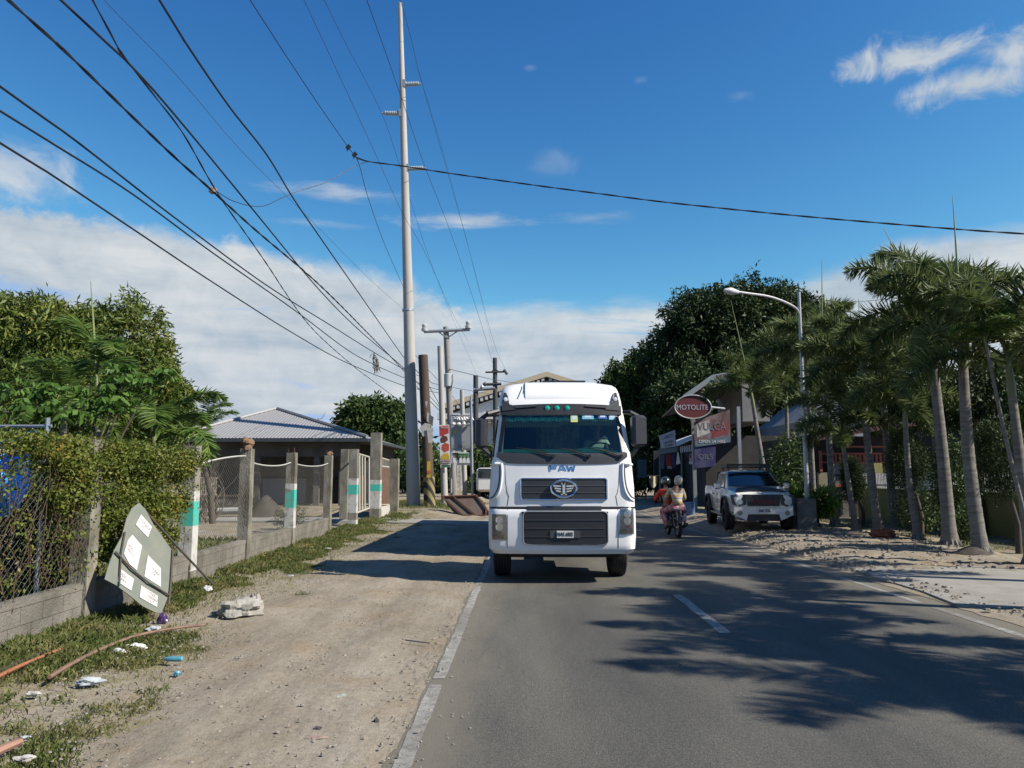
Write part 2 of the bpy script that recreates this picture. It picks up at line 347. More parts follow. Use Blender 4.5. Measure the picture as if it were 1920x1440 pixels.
def f_soil(N, L, b):
    s = N.new('ShaderNodeTexCoord').outputs['Object']; dirt = dirtcol(N, L, s)
    gr = RMP(N, L, NN(N, L, s, 9, 6), [(.3, (.13, .13, .05)), (.55, (.22, .19, .085)), (.75, (.32, .27, .15))])
    k = RMP(N, L, NN(N, L, s, 1.3, 9, .75), [(.36, (0, 0, 0)), (.5, (1, 1, 1))]); L.new(MIX(N, L, k, gr, dirt), b.inputs['Base Color'])
    p = BMP(N, L, b, NN(N, L, s, 5, 5, .6, (1, .35, 1)), .45, .05); BMP(N, L, b, NN(N, L, s, 70, 4, .7), .6, .012, p)
def f_dirt(N, L, b):
    s = N.new('ShaderNodeTexCoord').outputs['Object']; L.new(dirtcol(N, L, s), b.inputs['Base Color'])
    p = BMP(N, L, b, NN(N, L, s, 5, 5, .6, (1, .35, 1)), .45, .05); BMP(N, L, b, NN(N, L, s, 70, 4, .7), .6, .012, p)
def f_asph(N, L, b):
    b.inputs['Roughness'].default_value = .8; b.inputs['Specular IOR Level'].default_value = .3
    s = N.new('ShaderNodeTexCoord').outputs['Object']
    c = RMP(N, L, NN(N, L, s, .55, 8, .65, (1.6, .35, 1)), [(.3, (.085, .083, .078)), (.5, (.122, .118, .106)), (.68, (.155, .148, .128))])
    sp = RMP(N, L, NN(N, L, s, 85, 3, .85), [(.36, (.35, .35, .35)), (.46, (.85, .85, .85)), (.55, (1.1, 1.1, 1.08)), (.64, (2.0, 1.95, 1.8))])
    c = MIX(N, L, 1.0, c, sp, 'MULTIPLY')
    sp2 = RMP(N, L, NN(N, L, s, 26, 5, .8), [(.36, (.72, .72, .72)), (.5, (1, 1, 1)), (.66, (1.3, 1.28, 1.2))]); c = MIX(N, L, 1.0, c, sp2, 'MULTIPLY')
    x_ = N.new('ShaderNodeSeparateXYZ'); L.new(s, x_.inputs[0])
    def MTH(op, a, v, v2=None):
        n = N.new('ShaderNodeMath'); n.operation = op; L.new(a, n.inputs[0])
        for i, q in ((1, v), (2, v2)):
            if q is None: continue
            if isinstance(q, (int, float)): n.inputs[i].default_value = q
            else: L.new(q, n.inputs[i])
        return n.outputs[0]
    tr = MTH('COSINE', MTH('MULTIPLY', MTH('ADD', x_.outputs[0], -.02), 4.1), 0); wob = NN(N, L, s, .35, 4, .6, (1, .3, 1)); tr = MTH('MULTIPLY', tr, wob)
    c = MIX(N, L, 1.0, c, RMP(N, L, MTH('MULTIPLY_ADD', tr, .5, .5), [(.25, (.86, .86, .87)), (.75, (1.12, 1.11, 1.07))]), 'MULTIPLY')
    eL = MTH('ABSOLUTE', MTH('ADD', x_.outputs[0], -2.5), 0); eL = MTH('MULTIPLY_ADD', eL, 1.1, -2.95); eL = MTH('ADD', eL, NN(N, L, s, 1.3, 8, .75, (1.5, .4, 1)))
    c = MIX(N, L, RMP(N, L, eL, [(.48, (0, 0, 0)), (1.0, (.75, .75, .75))]), c, (.24, .215, .165))
    du = RMP(N, L, NN(N, L, s, .7, 9, .72, (1, .35, 1)), [(.5, (0, 0, 0)), (.72, (.4, .4, .4))]); c = MIX(N, L, du, c, (.2, .18, .135))
    vo = N.new('ShaderNodeTexVoronoi'); vo.feature = 'DISTANCE_TO_EDGE'; vo.inputs['Scale'].default_value = .55; wv = N.new('ShaderNodeVectorMath'); wv.operation = 'ADD'; nn_ = N.new('ShaderNodeTexNoise'); nn_.inputs['Scale'].default_value = 2.5; nn_.inputs['Detail'].default_value = 6; L.new(s, nn_.inputs['Vector']); L.new(s, wv.inputs[0]); L.new(nn_.outputs['Color'], wv.inputs[1]); L.new(wv.outputs[0], vo.inputs['Vector'])
    ck = RMP(N, L, vo.outputs['Distance'], [(.0, (.55, .55, .55)), (.006, (1, 1, 1))]); ckm = RMP(N, L, NN(N, L, s, .4, 3), [(.52, (0, 0, 0)), (.6, (.8, .8, .8))])
    c = MIX(N, L, ckm, c, MIX(N, L, 1.0, c, ck, 'MULTIPLY'))
    L.new(c, b.inputs['Base Color']); BMP(N, L, b, NN(N, L, s, 60, 5, .8), .8, .014)
def f_paint(N, L, b):
    b.inputs['Roughness'].default_value = .7
    s = N.new('ShaderNodeTexCoord').outputs['Object']
    k = RMP(N, L, NN(N, L, s, 9, 9, .8), [(.4, (.95, .95, .95)), (.5, (.55, .55, .55)), (.6, (.08, .08, .08))]); BMP(N, L, b, NN(N, L, s, 95, 4, .75), .6, .01)
    k2 = RMP(N, L, NN(N, L, s, .7, 3, .5), [(.4, (1, 1, 1)), (.62, (.35, .35, .35))])
    L.new(MIX(N, L, MIX(N, L, 1.0, k, k2, 'MULTIPLY'), (.16, .15, .13), (.40, .39, .355)), b.inputs['Base Color'])
def f_conc(N, L, b):
    s = N.new('ShaderNodeTexCoord').outputs['Object']
    c = RMP(N, L, NN(N, L, s, 1.3, 9, .65), [(.3, (.27, .25, .21)), (.55, (.36, .345, .305)), (.75, (.42, .4, .36))])
    L.new(c, b.inputs['Base Color']); BMP(N, L, b, NN(N, L, s, 35, 5, .7), .4, .02)
soil_m = groundmat('grassy_soil', f_soil); dirt_m = groundmat('roadside_dirt', f_dirt); asph_m = groundmat('asphalt', f_asph); paint_m = groundmat('worn_road_paint', f_paint); cslab_m = groundmat('concrete_slab', f_conc)
def frange(a, b, n): return [a + (b - a) * i / n for i in range(n + 1)]
def sheet(name, xs, ys, zf, mt, kind='structure', **kw):
    V = [(x, y, zf(x, y)) for y in ys for x in xs]; w = len(xs)
    F = [(j * w + i, j * w + i + 1, (j + 1) * w + i + 1, (j + 1) * w + i) for j in range(len(ys) - 1) for i in range(w - 1)]
    o = npmesh(name, V, F, mt, kind=kind, **kw)
    for p in o.data.polygons: p.use_smooth = True
    return o
def bump(x, y, a=.03, s=1.3): return a * noise.noise(Vector((x * s, y * s, 2.1)))
xs = [-900, -300, -120, -60, -40] + frange(-30, 30, 100) + [40, 60, 120, 300, 900]
ys = [-60, -20, -5] + frange(0, 70, 150) + [80, 95, 120, 160, 240, 500, 1500, 3500]
sheet('ground', xs, ys, lambda x, y: gz(x, y) - .03 + (bump(x, y, .05) if (x < -3.3 or x > 6.8) and abs(x) < 35 else 0), soil_m)
sheet('road', frange(-1.0, 6.1, 14), frange(-8, 250, 130), lambda x, y: 0.0, asph_m)
vedge = lambda y: -4.15 + 1.35 * (1 - sst(4.2, 11, y))
def sh_left():                                                                    # dirt shoulder with a ragged edge over the asphalt
    V = []; F = []; ys = frange(-2, 60, 310); nx = 26
    for y in ys:
        xr = -.86 + .1 * noise.noise(Vector((y * .9, 0, 0))) + .05 * noise.noise(Vector((y * 4.2, 3, 0))); xl = vedge(y) - .05 + .45 * noise.noise(Vector((y * .5, 7, 0))) + .3 * noise.noise(Vector((y * 1.7, 3, 1))) + .14 * noise.noise(Vector((y * 5, 3, 1)))
        for i in range(nx + 1):
            t = i / nx; x = xr + (xl - xr) * t; e = min(1, t * 5)
            rut = -.025 * math.exp(-((x + 2.0 + .1 * math.sin(y * .3)) / .18) ** 2) * (1 if y > 8 else .4) + .015 * math.exp(-((x + 2.35) / .1) ** 2)
            f_ = min(1, (1 - t) * 3.2); V.append((x, y, gz(x, y) - .05 * (1 - f_) + .006 * f_ + e * f_ * (bump(x, y, .03, 1.6) + bump(x + 9, y, .014, 6) + rut + .012)))
    for j in range(len(ys) - 1):
        for i in range(nx): a = j * (nx + 1) + i; F.append((a, a + nx + 1, a + nx + 2, a + 1))
    o = npmesh('dirt_shoulder', V, F, dirt_m, kind='structure')
    for p in o.data.polygons: p.use_smooth = True
sh_left()
def sh_right():
    V = []; F = []; ys = frange(-2, 60, 250); nx = 30
    for y in ys:
        xl = 5.95 + .12 * noise.noise(Vector((y * .8, 11, 0))) + .06 * noise.noise(Vector((y * 3.7, 5, 0))); xr = 10.3 + .4 * noise.noise(Vector((y * .4, 1, 0)))
        for i in range(nx + 1):
            t = i / nx; x = xl + (xr - xl) * t; e = min(1, t * 5)
            V.append((x, y, gz(x, y) + .006 + e * (.02 + bump(x, y, .05, 1.8) + bump(x + 5, y, .03, 6)) * (.25 if 9.6 < y < 14.6 and x > 6.7 else 1) - (.1 if i == nx else 0)))
    for j in range(len(ys) - 1):
        for i in range(nx): a = j * (nx + 1) + i; F.append((a, a + 1, a + nx + 2, a + nx + 1))
    o = npmesh('gravel_verge', V, F, dirt_m, kind='structure')
    for p in o.data.polygons: p.use_smooth = True
sh_right()
# concrete slabs: driveway apron on the right, side road on the left
a = MB(); pts = [GG(1575, 1060), GG(1700, 1051), (11.8, 15.6, 0), (12.2, 9.4, 0), GG(1800, 1140), GG(1730, 1112), GG(1640, 1085)]
a.prism([(p[0], p[1], .034 + gz(p[0], p[1]) * .3) for p in pts], (0, 0, -.2)); a.build('driveway_slab', cslab_m, kind='structure')
a = MB(); a.prism([(-1.0, 28.6, .012), (-1.0, 31.6, .012), (-3.6, 31.8, .05), (-6.2, 32.2, .09), (-14, 32.6, .1), (-14, 29.8, .1), (-6.2, 29.6, .09), (-3.6, 29.0, .05)], (0, 0, -.1)); a.build('side_path', cslab_m, kind='structure')
# painted lines
def line(name, x0, w, ranges, lbl=None):
    mb = MB()
    for y0, y1 in ranges:
        n = max(2, int((y1 - y0) / .25)); pts = []
        for i in range(n + 1):
            y = y0 + (y1 - y0) * i / n; j1 = .018 * noise.noise(Vector((y * 3, x0, 0))); j2 = .018 * noise.noise(Vector((y * 3, x0 + 4, 0))); pts.append((x0 - w / 2 + j1, x0 + w / 2 + j2, y))
        vs = []
        for l, r_, y in pts: vs += [(l, y, .0042), (r_, y, .0042)]
        mb.add(vs, [(2 * i, 2 * i + 1, 2 * i + 3, 2 * i + 2) for i in range(n)])
    mb.build(name, paint_m, kind='structure')
line('edge_line_left', -.77, .115, [(1, 6.95), (7.15, 12.5), (12.5, 60)]); line('centre_line', 2.31, .14, [(9.2, 12.1), (18.1, 21.2), (27, 30), (36, 39), (45, 48), (.3, 3.1)])
line('edge_line_right', 5.62, .11, [(8, 11), (11.4, 14.4), (14.7, 17.2), (17.5, 60)])
# stones and gravel (uncountable)
rs = np.random.default_rng(5)
def stones(name, spots, mt, **kw):
    V = []; F = []; base = np.array([(1, 0, 0), (0, 1, 0), (-1, 0, 0), (0, -1, 0), (0, 0, 1), (0, 0, -1), ], float); fc = np.array([(0, 1, 4, 4), (1, 2, 4, 4), (2, 3, 4, 4), (3, 0, 4, 4)])
    mb = MB()
    for x, y, z, r in spots:
        k = rs.uniform(.55, 1.35, (7, 1)); ang = rs.uniform(0, 6.28); ring = [(math.cos(ang + i * 1.257) * r * k[i][0], math.sin(ang + i * 1.257) * r * k[i][0], r * rs.uniform(0, .25)) for i in range(5)]
        top = [(p[0] * .55 + rs.uniform(-.2, .2) * r, p[1] * .55, r * rs.uniform(.5, .85)) for p in ring]
        mb.add([(x + p[0], y + p[1], z + p[2] - .1 * r) for p in ring + top], [(i, (i + 1) % 5, (i + 1) % 5 + 5, i + 5) for i in range(5)] + [(5, 6, 7, 8, 9)])
    return mb.build(name, mt, **kw)
sp = []
for _ in range(4200):
    y = rs.uniform(2.8, 22) if rs.random() < .8 else rs.uniform(2.8, 9); x = rs.uniform(-4.0, -.75); r = .005 + .014 * rs.random() ** 3; sp.append((x, y, gz(x, y) + .02, r))
for _ in range(500): y = rs.uniform(2.8, 16); x = -1.0 + abs(rs.normal()) * .25; sp.append((x, y, .004 if x > -.8 else .02, .005 + .008 * rs.random()))
stones('pebbles', sp, mat('pebble', (.36, .32, .26), .9, (.2, .18, .15), 9), kind='stuff', label='small pebbles scattered over the left dirt shoulder', category='gravel')
sp = []
for _ in range(2300):
    if rs.random() < .45: x = 6.1 + abs(rs.normal()) * .5; y = rs.uniform(6.5, 24)
    else: x = rs.uniform(6.0, 10); y = rs.uniform(14.8, 24)
    if 9.3 < y < 14.9 and x > 6.8: continue
    sp.append((x, y, gz(x, y) + .03, .012 + .055 * rs.random() ** 4))
for _ in range(350): x = 7.0 + rs.uniform(0, 2.5); y = 8.6 + rs.normal() * .45; sp.append((x, y, .04, .03 + .09 * rs.random() ** 2))
stones('rubble', sp, mat('rubble_stone', (.34, .3, .24), .9, (.18, .155, .12), 5), kind='stuff', label='broken stones along the right road edge', category='gravel')
# grass (uncountable)
def grass(name, n, fx, hh, mt, seed, **kw):
    rng = np.random.default_rng(seed); pos = []; h = []
    while len(pos) < n:
        q = fx(rng)
        if q is None: continue
        pos.append(q[:3]); h.append(q[3])
    pos = np.array(pos); h = np.array(h); d = rng.normal(size=(n, 3)) * .45; d[:, 2] = 1
    d /= np.linalg.norm(d, axis=1, keepdims=True); s = np.cross(d, rng.normal(size=(n, 3))); s /= np.linalg.norm(s, axis=1, keepdims=True)
    w = (.0018 + .0022 * rng.random(n) + h * .004)[:, None]; bend = rng.normal(size=(n, 3)) * .35; bend[:, 2] = -.25; L = (h * hh)[:, None]
    V = np.empty((n, 4, 3)); V[:, 0] = pos - s * w; V[:, 1] = pos + s * w; V[:, 2] = pos + d * L * .6 + s * w * .7; V[:, 3] = pos + d * L + bend * L * .5
    npmesh(name, V.reshape(-1, 3), np.arange(4 * n).reshape(n, 4), mt, kind='stuff', **kw)
fence_x = lambda y: -5.32 - (y - 8) * .05

def gl(rng):
    y = 3.0 + 33 * rng.random() ** 1.35; t = rng.random() ** 1.1; edge = vedge(y); x = fence_x(y) + .12 + t * (edge + .75 - fence_x(y))
    k = noise.noise(Vector((x * 1.1, y * .55, 0))) + .55 * noise.noise(Vector((x * 3.1, y * 2.3, 4))) + (.42 - t * .9)
    if k < .02 + .35 * rng.random() and rng.random() > .06: return None
    return (x, y, gz(x, y) - .03, (.05 + .13 * max(0, 1 - t * 1.3)) * rng.uniform(.5, 1.3) * (.8 + .5 * min(1, max(0, k))) * .8)
grass_m = leafmat('grass_blades', [(.05, .075, .016), (.09, .12, .03), (.17, .17, .06), (.32, .26, .13)], .3, .6, 1.4)
grass('grass', 120000, gl, 1.0, grass_m, 11, label='patchy green and straw grass along the left fence', category='grass')
def gm(rng):
    x = rng.uniform(-7.2, -2.6); y = 36.5 + 9 * rng.random()
    if y < 34.5: return None
    return (x, y, gz(x, y) - .03, rng.uniform(.06, .16))
grass('mound_grass', 12000, gm, 1.0, grass_m, 12, label='dry grass on the mound around the tall pole', category='grass')
def gy(rng):
    y = rng.uniform(6, 22); x = fence_x(y) - .3 - rng.random() ** 1.4 * 3.2
    if noise.noise(Vector((x, y * .8, 9))) < -.05: return None
    return (x, y, -.02, rng.uniform(.08, .32))
grass('yard_weeds', 16000, gy, 1.0, leafmat('yard_grass', [(.07, .10, .02), (.15, .17, .05), (.28, .24, .09)], .3, .6, 1.0), 13, label='weeds and dry grass inside the fenced yard', category='weeds')
def gr(rng):
    y = rng.uniform(14.5, 30); x = rng.uniform(9.6, 12.6)
    if noise.noise(Vector((x * 1.3, y, 3))) < .08: return None
    return (x, y, gz(x, y) - .02, rng.uniform(.03, .1))
grass('verge_grass', 6000, gr, 1.0, grass_m, 14, label='sparse grass round the palm trunks', category='grass')

# ================================================================ LEFT FENCE
fence = empty('concrete_fence', (fence_x(8), 8, 0), 0, 'mossy concrete post and chain link fence on a low block wall along the left roadside', 'fence')
post_y = [(5.6, 2.2), (9.56, 2.2), (12.9, 2.25), (15.9, 2.3), (19.6, 2.33), (24.2, 2.38)]
post_m = mat('post_concrete', (.33, .31, .25), .92, (.13, .12, .085), 2.6, bump=.7, bscale=35, stretch=(1, 1, .5))
block_m = mat('hollow_block', (.27, .25, .21), .93, (.15, .14, .11), 1.9, bump=.8, bscale=40)
teal = mat('teal_paint', (.05, .42, .33), .7, (.2, .26, .2), 9, thr=(.5, .68)); wpaint = mat('limewash', (.6, .59, .54), .85, (.3, .27, .22), 6, thr=(.48, .68))
link_m = flat('rusty_wire', (.13, .12, .1), .55, metal=.4)
def stripes(parent, x, y, w, zb, bands):
    for z0, z1, mm in bands: MB().box((x - w / 2 - .003, y - w / 2 - .003, z0), (x + w / 2 + .003, y + w / 2 + .003, z1)).build('painted_band', mm, parent)
posts = []
for i, (y, h) in enumerate(post_y):
    x = fence_x(y); w = .22 if i else .25; g = gz(x, y); mb = MB()
    def pf(u, v, x=x, y=y, w=w): return None
    ring = [(-w / 2, -w / 2), (0, -w / 2), (w / 2, -w / 2), (w / 2, 0), (w / 2, w / 2), (0, w / 2), (-w / 2, w / 2), (-w / 2, 0)]; vs = []; nz_ = 16
    for k in range(nz_ + 1):
        z = g - .2 + (h + .2) * k / nz_
        for a_, b_ in ring: q = Vector((x + a_, y + b_, z)); nn = noise.noise_vector(q * 5) * .008; vs.append(q + nn)
    mb.add(vs, [(k * 8 + j, k * 8 + (j + 1) % 8, k * 8 + 8 + (j + 1) % 8, k * 8 + 8 + j) for k in range(nz_) for j in range(8)] + [tuple(range(nz_ * 8, nz_ * 8 + 8))])
    po = mb.build('post', post_m, fence); posts.append((x, y, h, w))
    if i in (3, 4, 5):
        rb = MB(); rr = random.Random(i)
        for a_, b_ in ((-.07, -.07), (.07, -.06), (.06, .07)): rb.tube([(x + a_, y + b_, g + h - .1), (x + a_ + rr.uniform(-.04, .04), y + b_, g + h + rr.uniform(.1, .2))], .006, 5)
        rb.build('rebar', flat('rust', (.12, .05, .025), .9), po)
    if i in (3, 5):
        hb = MB(); rr = random.Random(i)
        for _ in range(10 if i == 3 else 4):
            c = Vector((x + rr.uniform(-.08, .08), y + rr.uniform(-.08, .08), g + h + rr.uniform(0, .18 if i == 3 else .06))); r_ = rr.uniform(.05, .09); hb.lathe([(r_ * .3, -r_), (r_, -r_ * .3), (r_ * .9, r_ * .4), (r_ * .3, r_)], c, 'Z', 7)
        hb.build('rough_mortar_cap', mat('mortar', (.3, .2, .12), .95, (.2, .12, .07), 9, bump=1), po)
    if i == 2: stripes(po, x, y, w, g, [(g + .2, g + .93, wpaint), (g + .93, g + 1.33, teal), (g + 1.33, g + 1.5, wpaint)])
    if i == 4: stripes(po, x, y, w, g, [(g + .45, g + .95, wpaint), (g + .95, g + 1.4, teal), (g + 1.4, g + 1.55, wpaint)])
for i in range(len(posts) - 1):                                                   # block wall, then mesh and rail, bay by bay
    (x0, y0, h0, w0), (x1, y1, h1, w1) = posts[i], posts[i + 1]; ya, yb = y0 + w0 / 2, y1 - w1 / 2; mb = MB()
    top = lambda t, i=i: .49 + .02 * math.sin(t * 5 + i) + gz(x0, y0) * .5 + .06 * (i > 2)
    n = 12; L_ = yb - ya
    for c in range(3):                                                             # three courses with recessed joints
        nb = max(1, round(L_ / .42))
        for b_ in range(-1, nb + 1):
            sA = max(0, (b_ + (.5 if c % 2 else 0)) / nb); sB = min(1, (b_ + 1 + (.5 if c % 2 else 0)) / nb)
            if sB - sA < .02: continue
            A_ = Vector((x0 + (x1 - x0) * sA, ya + L_ * sA + .004, 0)); B_ = Vector((x0 + (x1 - x0) * sB, ya + L_ * sB - .004, 0)); z0 = -.15 + c * .2 + (0 if c else -.1); z1 = -.15 + c * .2 + .193
            mb.prism([(A_.x - .07, A_.y, z0), (A_.x + .07, A_.y, z0), (B_.x + .07, B_.y, z0), (B_.x - .07, B_.y, z0)], (0, 0, z1 - z0))
    A_ = Vector((x0, ya, 0)); B_ = Vector((x1, yb, 0))
    mb.prism([(A_.x - .062, A_.y, -.2), (A_.x + .062, A_.y, -.2), (B_.x + .062, B_.y, -.2), (B_.x - .062, B_.y, -.2)], (0, 0, .64)); zt = .44
    mb.prism([(A_.x - .078, A_.y, zt), (A_.x + .078, A_.y, zt), (B_.x + .078, B_.y, zt), (B_.x - .078, B_.y, zt)], (0, 0, .07))
    mb.build('block_wall', block_m, fence)
    ms = MB(); zt0, zt1 = (1.95, 2.2) if i == 2 else (h0 - .2, h1 - .2); pitch = .105; hh_ = 1.8; k = -hh_
    sag = (lambda t: .09 * (4 * t * (1 - t))) if i >= 3 else (lambda t: -.05 * (4 * t * (1 - t)))
    def wp(s_, z): t = s_ / L_; zb = .5; ztop = zt0 + (zt1 - zt0) * t - sag(t); zz = zb + (z / hh_) * (ztop - zb); bl = .025 * math.sin(t * 6 + z * 2); return Vector((x0 + (x1 - x0) * t + bl, ya + s_, zz))
    while k < L_:
        for sg in (1, -1):
            pts = []
            for q in range(13):
                z = hh_ * q / 12; s_ = k + z if sg > 0 else k + hh_ - z
                if 0 <= s_ <= L_: pts.append(wp(s_, z) + Vector((.004 * sg, 0, 0)))
            if len(pts) > 1: ms.tube(pts, .0017, 3, False)
        k += pitch
    ms.build('chain_link_mesh', link_m, fence, smooth=True)
    MB().tube([wp(L_ * t / 10, hh_) for t in range(11)], .016, 6).build('top_rail', flat('pale_pipe', (.55, .54, .48), .6), fence)
# gate with tall painted posts beyond the fence
gate = empty('metal_gate', (-6.1, 30, .05), 0, 'rusty pipe gate between painted concrete gate posts beyond the chain link fence', 'gate')
def gpost(px0, px1, ytop, ybase, Y, bands, nm='gate_post'):
    a_ = P(px0, ybase, Y); b_ = P(px1, ybase, Y); t_ = P(px0, ytop, Y); w = b_.x - a_.x; z0 = a_.z - .1
    o = MB().box((a_.x, Y, z0), (b_.x, Y + w, t_.z)).build(nm, post_m, gate)
    for y0, y1, mm in bands:
        q0, q1 = P(px0, y1, Y), P(px0, y0, Y); MB().box((a_.x - .004, Y - .004, q0.z), (b_.x + .004, Y + w + .004, q1.z)).build('painted_band', mm, o)
    return o
gpost(636, 650, 842, 968, 28.6, []); gpost(651, 667, 842, 985, 27.6, [(897, 909, wpaint), (909, 927, teal), (927, 962, wpaint), (975, 986, wpaint)])
gpost(692, 711, 811, 972, 32.0, [(900, 908, wpaint), (908, 921, teal), (921, 954, wpaint)]); gpost(729, 745, 860, 968, 35.2, [])
f = MB()
for pa, pb in (((668, 850, 27.9), (692, 857, 31.8)), ((668, 962, 27.9), (692, 953, 31.8)), ((712, 858, 32.4), (729, 863, 35)), ((712, 874, 32.4), (729, 876, 35)), ((712, 946, 32.4), (729, 946, 35)),
               ((684, 856, 30.5), (684, 956, 30.5)), ((692, 857, 31.7), (692, 952, 31.7)), ((674, 852, 28.8), (674, 960, 28.8)), ((679, 853, 29.6), (679, 958, 29.6))):
    f.tube([P(*pa), P(*pb)], .035, 6)
f.build('gate_frame', flat('pale_gate_paint', (.42, .39, .32), .7), gate)
rustp = mat('rusty_sheet', (.2, .1, .06), .8, (.1, .07, .05), 3)
MB().prism([P(672, 893, 28.9), P(684, 890, 30.9), P(684, 938, 30.9), P(672, 942, 28.9)], (.02, 0, 0)).build('rusty_panel', rustp, gate)
MB().prism([P(713, 876, 32.5), P(729, 878, 35), P(729, 946, 35), P(713, 950, 32.5)], (.02, 0, 0)).build('rusty_panel', rustp, gate)
MB().prism([P(713, 950, 32.5), P(729, 947, 35), P(729, 962, 35), P(713, 970, 32.5)], (.05, 0, 0)).build('white_kickboard', wpaint, gate)
# vine over the fence
rng = np.random.default_rng(21)
def vine():
    n = 43000; out = []
    while len(out) < n:
        y = rng.uniform(5.2, 12.55); t = rng.random(); z = .62 + t * 1.62; lb = noise.noise(Vector((y * .9, z * 1.2, 5)))
        if y < 9.45 and z < 1.5 + lb * .8 - .3 * (y > 8.7) and rng.random() < .95: continue
        if y > 9.45 and z < .75 + .35 * abs(lb): continue
        if y > 12.1 and z < 1.15 + (y - 12.1) * .6: continue
        if abs(y - 9.56) < .2 and z < 1.62 + .2 * lb and rng.random() < .93: continue
        if y < 8.5 and 1.5 < z < 2.04 and rng.random() < .9: continue
        hole = noise.noise(Vector((y * 1.7, z * 2.1, 8))) + .5 * noise.noise(Vector((y * 5, z * 4, 2)))
        if hole < -.04 - .14 * (z > 1.8) and rng.random() < .9: continue
        top = 2.28 + .07 * noise.noise(Vector((y * 2.2, 0, 0))) - (max(0, y - 12.2) * .9); zz = min(z, top)
        th = .13 + .11 * noise.noise(Vector((y * 2.5, z * 2.5, 0))) + (.05 if z > 1.9 else 0); x = fence_x(y) + .04 + rng.normal() * max(.03, th) * .75 + (.06 if y > 11 else 0)
        out.append((x, y, zz + rng.normal() * .025))
    pos = np.array(out); d = rng.normal(size=(n, 3)); d[:, 0] += .5; d[:, 2] -= .2
    t = empty('vine_hedge', (fence_x(9), 9.0, 0), 0, 'thick yellow green vine draped over the left chain link fence', 'hedge')
    V, F = leaves(pos, d, .046, .03, rng); npmesh('foliage', V, F, leafmat('vine_leaf', [(.03, .055, .012), (.07, .105, .02), (.13, .165, .028), (.22, .22, .045), (.30, .15, .045)], .3, .5, 1.6), t)
    st = MB(); r_ = random.Random(3)
    for _ in range(90):
        y = r_.uniform(5.4, 12.3); z = 2.1; x = fence_x(y) + .05; pts = []
        for k in range(7): pts.append((x + r_.uniform(-.05, .08), y, z)); z -= r_.uniform(.18, .3); y += r_.uniform(-.15, .15)
        st.tube(pts, .006, 4)
    st.build('stem', mat('vine_stem', (.10, .065, .035), .9), t)
vine()
# dark creepers behind the near bays
def clump(name, ells, n, ln, wd, lm, seed, label, cat='shrub', group=None, stems=6, droop=.2, shell=.2):
    rg = np.random.default_rng(seed); base = Vector((ells[0][0][0], ells[0][0][1], min(e[0][2] - e[1][2] for e in ells)))
    base.z = max(base.z, gz(base.x, base.y)) if base.z < .5 else base.z; base.z = 0 if base.z < 1 else base.z
    t = empty(name, base, 0, label, cat, group); cp, cd = crown_pts(ells, n, rg, shell); d = cd * .6 + rg.normal(size=(n, 3)) * .8; d[:, 2] -= droop
    V, F = leaves(cp, d, ln, wd, rg); npmesh('foliage', V, F, lm, t); mb = MB(); rr = random.Random(seed)
    for i in range(stems):
        e = ells[i % len(ells)]; mb.tube([(base.x + rr.uniform(-.15, .15), base.y + rr.uniform(-.1, .1), base.z - .05), (e[0][0] + rr.uniform(-.5, .5) * e[1][0], e[0][1] + rr.uniform(-.5, .5) * e[1][1], e[0][2]), (e[0][0] + rr.uniform(-.6, .6) * e[1][0], e[0][1], e[0][2] + e[1][2] * .6)], [.03, .02, .008], 5)
    mb.build('stem', mat('bark', (.11, .09, .07), .9), t); return t
dk = leafmat('dark_creeper', [(.012, .028, .006), (.03, .055, .012), (.06, .09, .02), (.12, .10, .03)], .2, .5, 1.2)
clump('bush', [((-6.0, 7.0, .6), (.45, 1.6, .6)), ((-6.4, 10.4, 1.1), (.5, 1.5, .9))], 9000, .09, .05, dk, 31, 'dark tangled bush seen through the nearest chain link bay')
# blue tarpaulin with a red patch behind the hedge at the left edge
tp = empty('blue_tarpaulin', (-6.4, 9.0, 0), 0, 'bright blue crumpled tarpaulin hung behind the vine fence at the left edge', 'tarpaulin')
def tf(u, v): return (-7.0 + u * 1.28 + .08 * math.sin(v * 9 + u * 5), 9.0 + .12 * math.sin(u * 11) + .1 * math.sin(v * 7 + u * 3), 1.35 + v * .92 + .05 * math.sin(u * 8))
MB().grid(tf, 40, 30, (0, .01, 0)).build('sheet', mat('blue_plastic', (.05, .40, .95), .55, (.03, .27, .8), 4), tp, smooth=True)
MB().grid(lambda u, v: (tf(.25 + u * .3, .35 + v * .1)[0], tf(.25 + u * .3, .35 + v * .1)[1] - .03, tf(.25 + u * .3, .35 + v * .1)[2]), 12, 4, (0, .005, 0)).build('red_band', flat('red_plastic', (.55, .03, .02), .5), tp, smooth=True)
fr = MB()
for x in (-6.9, -5.8): fr.tube([(x, 9.3, -.05), (x, 9.3, 2.5)], .025, 6)
fr.tube([(-7.0, 9.3, 2.4), (-5.75, 9.3, 2.4)], .02, 6); fr.build('pipe_frame', steel, tp)

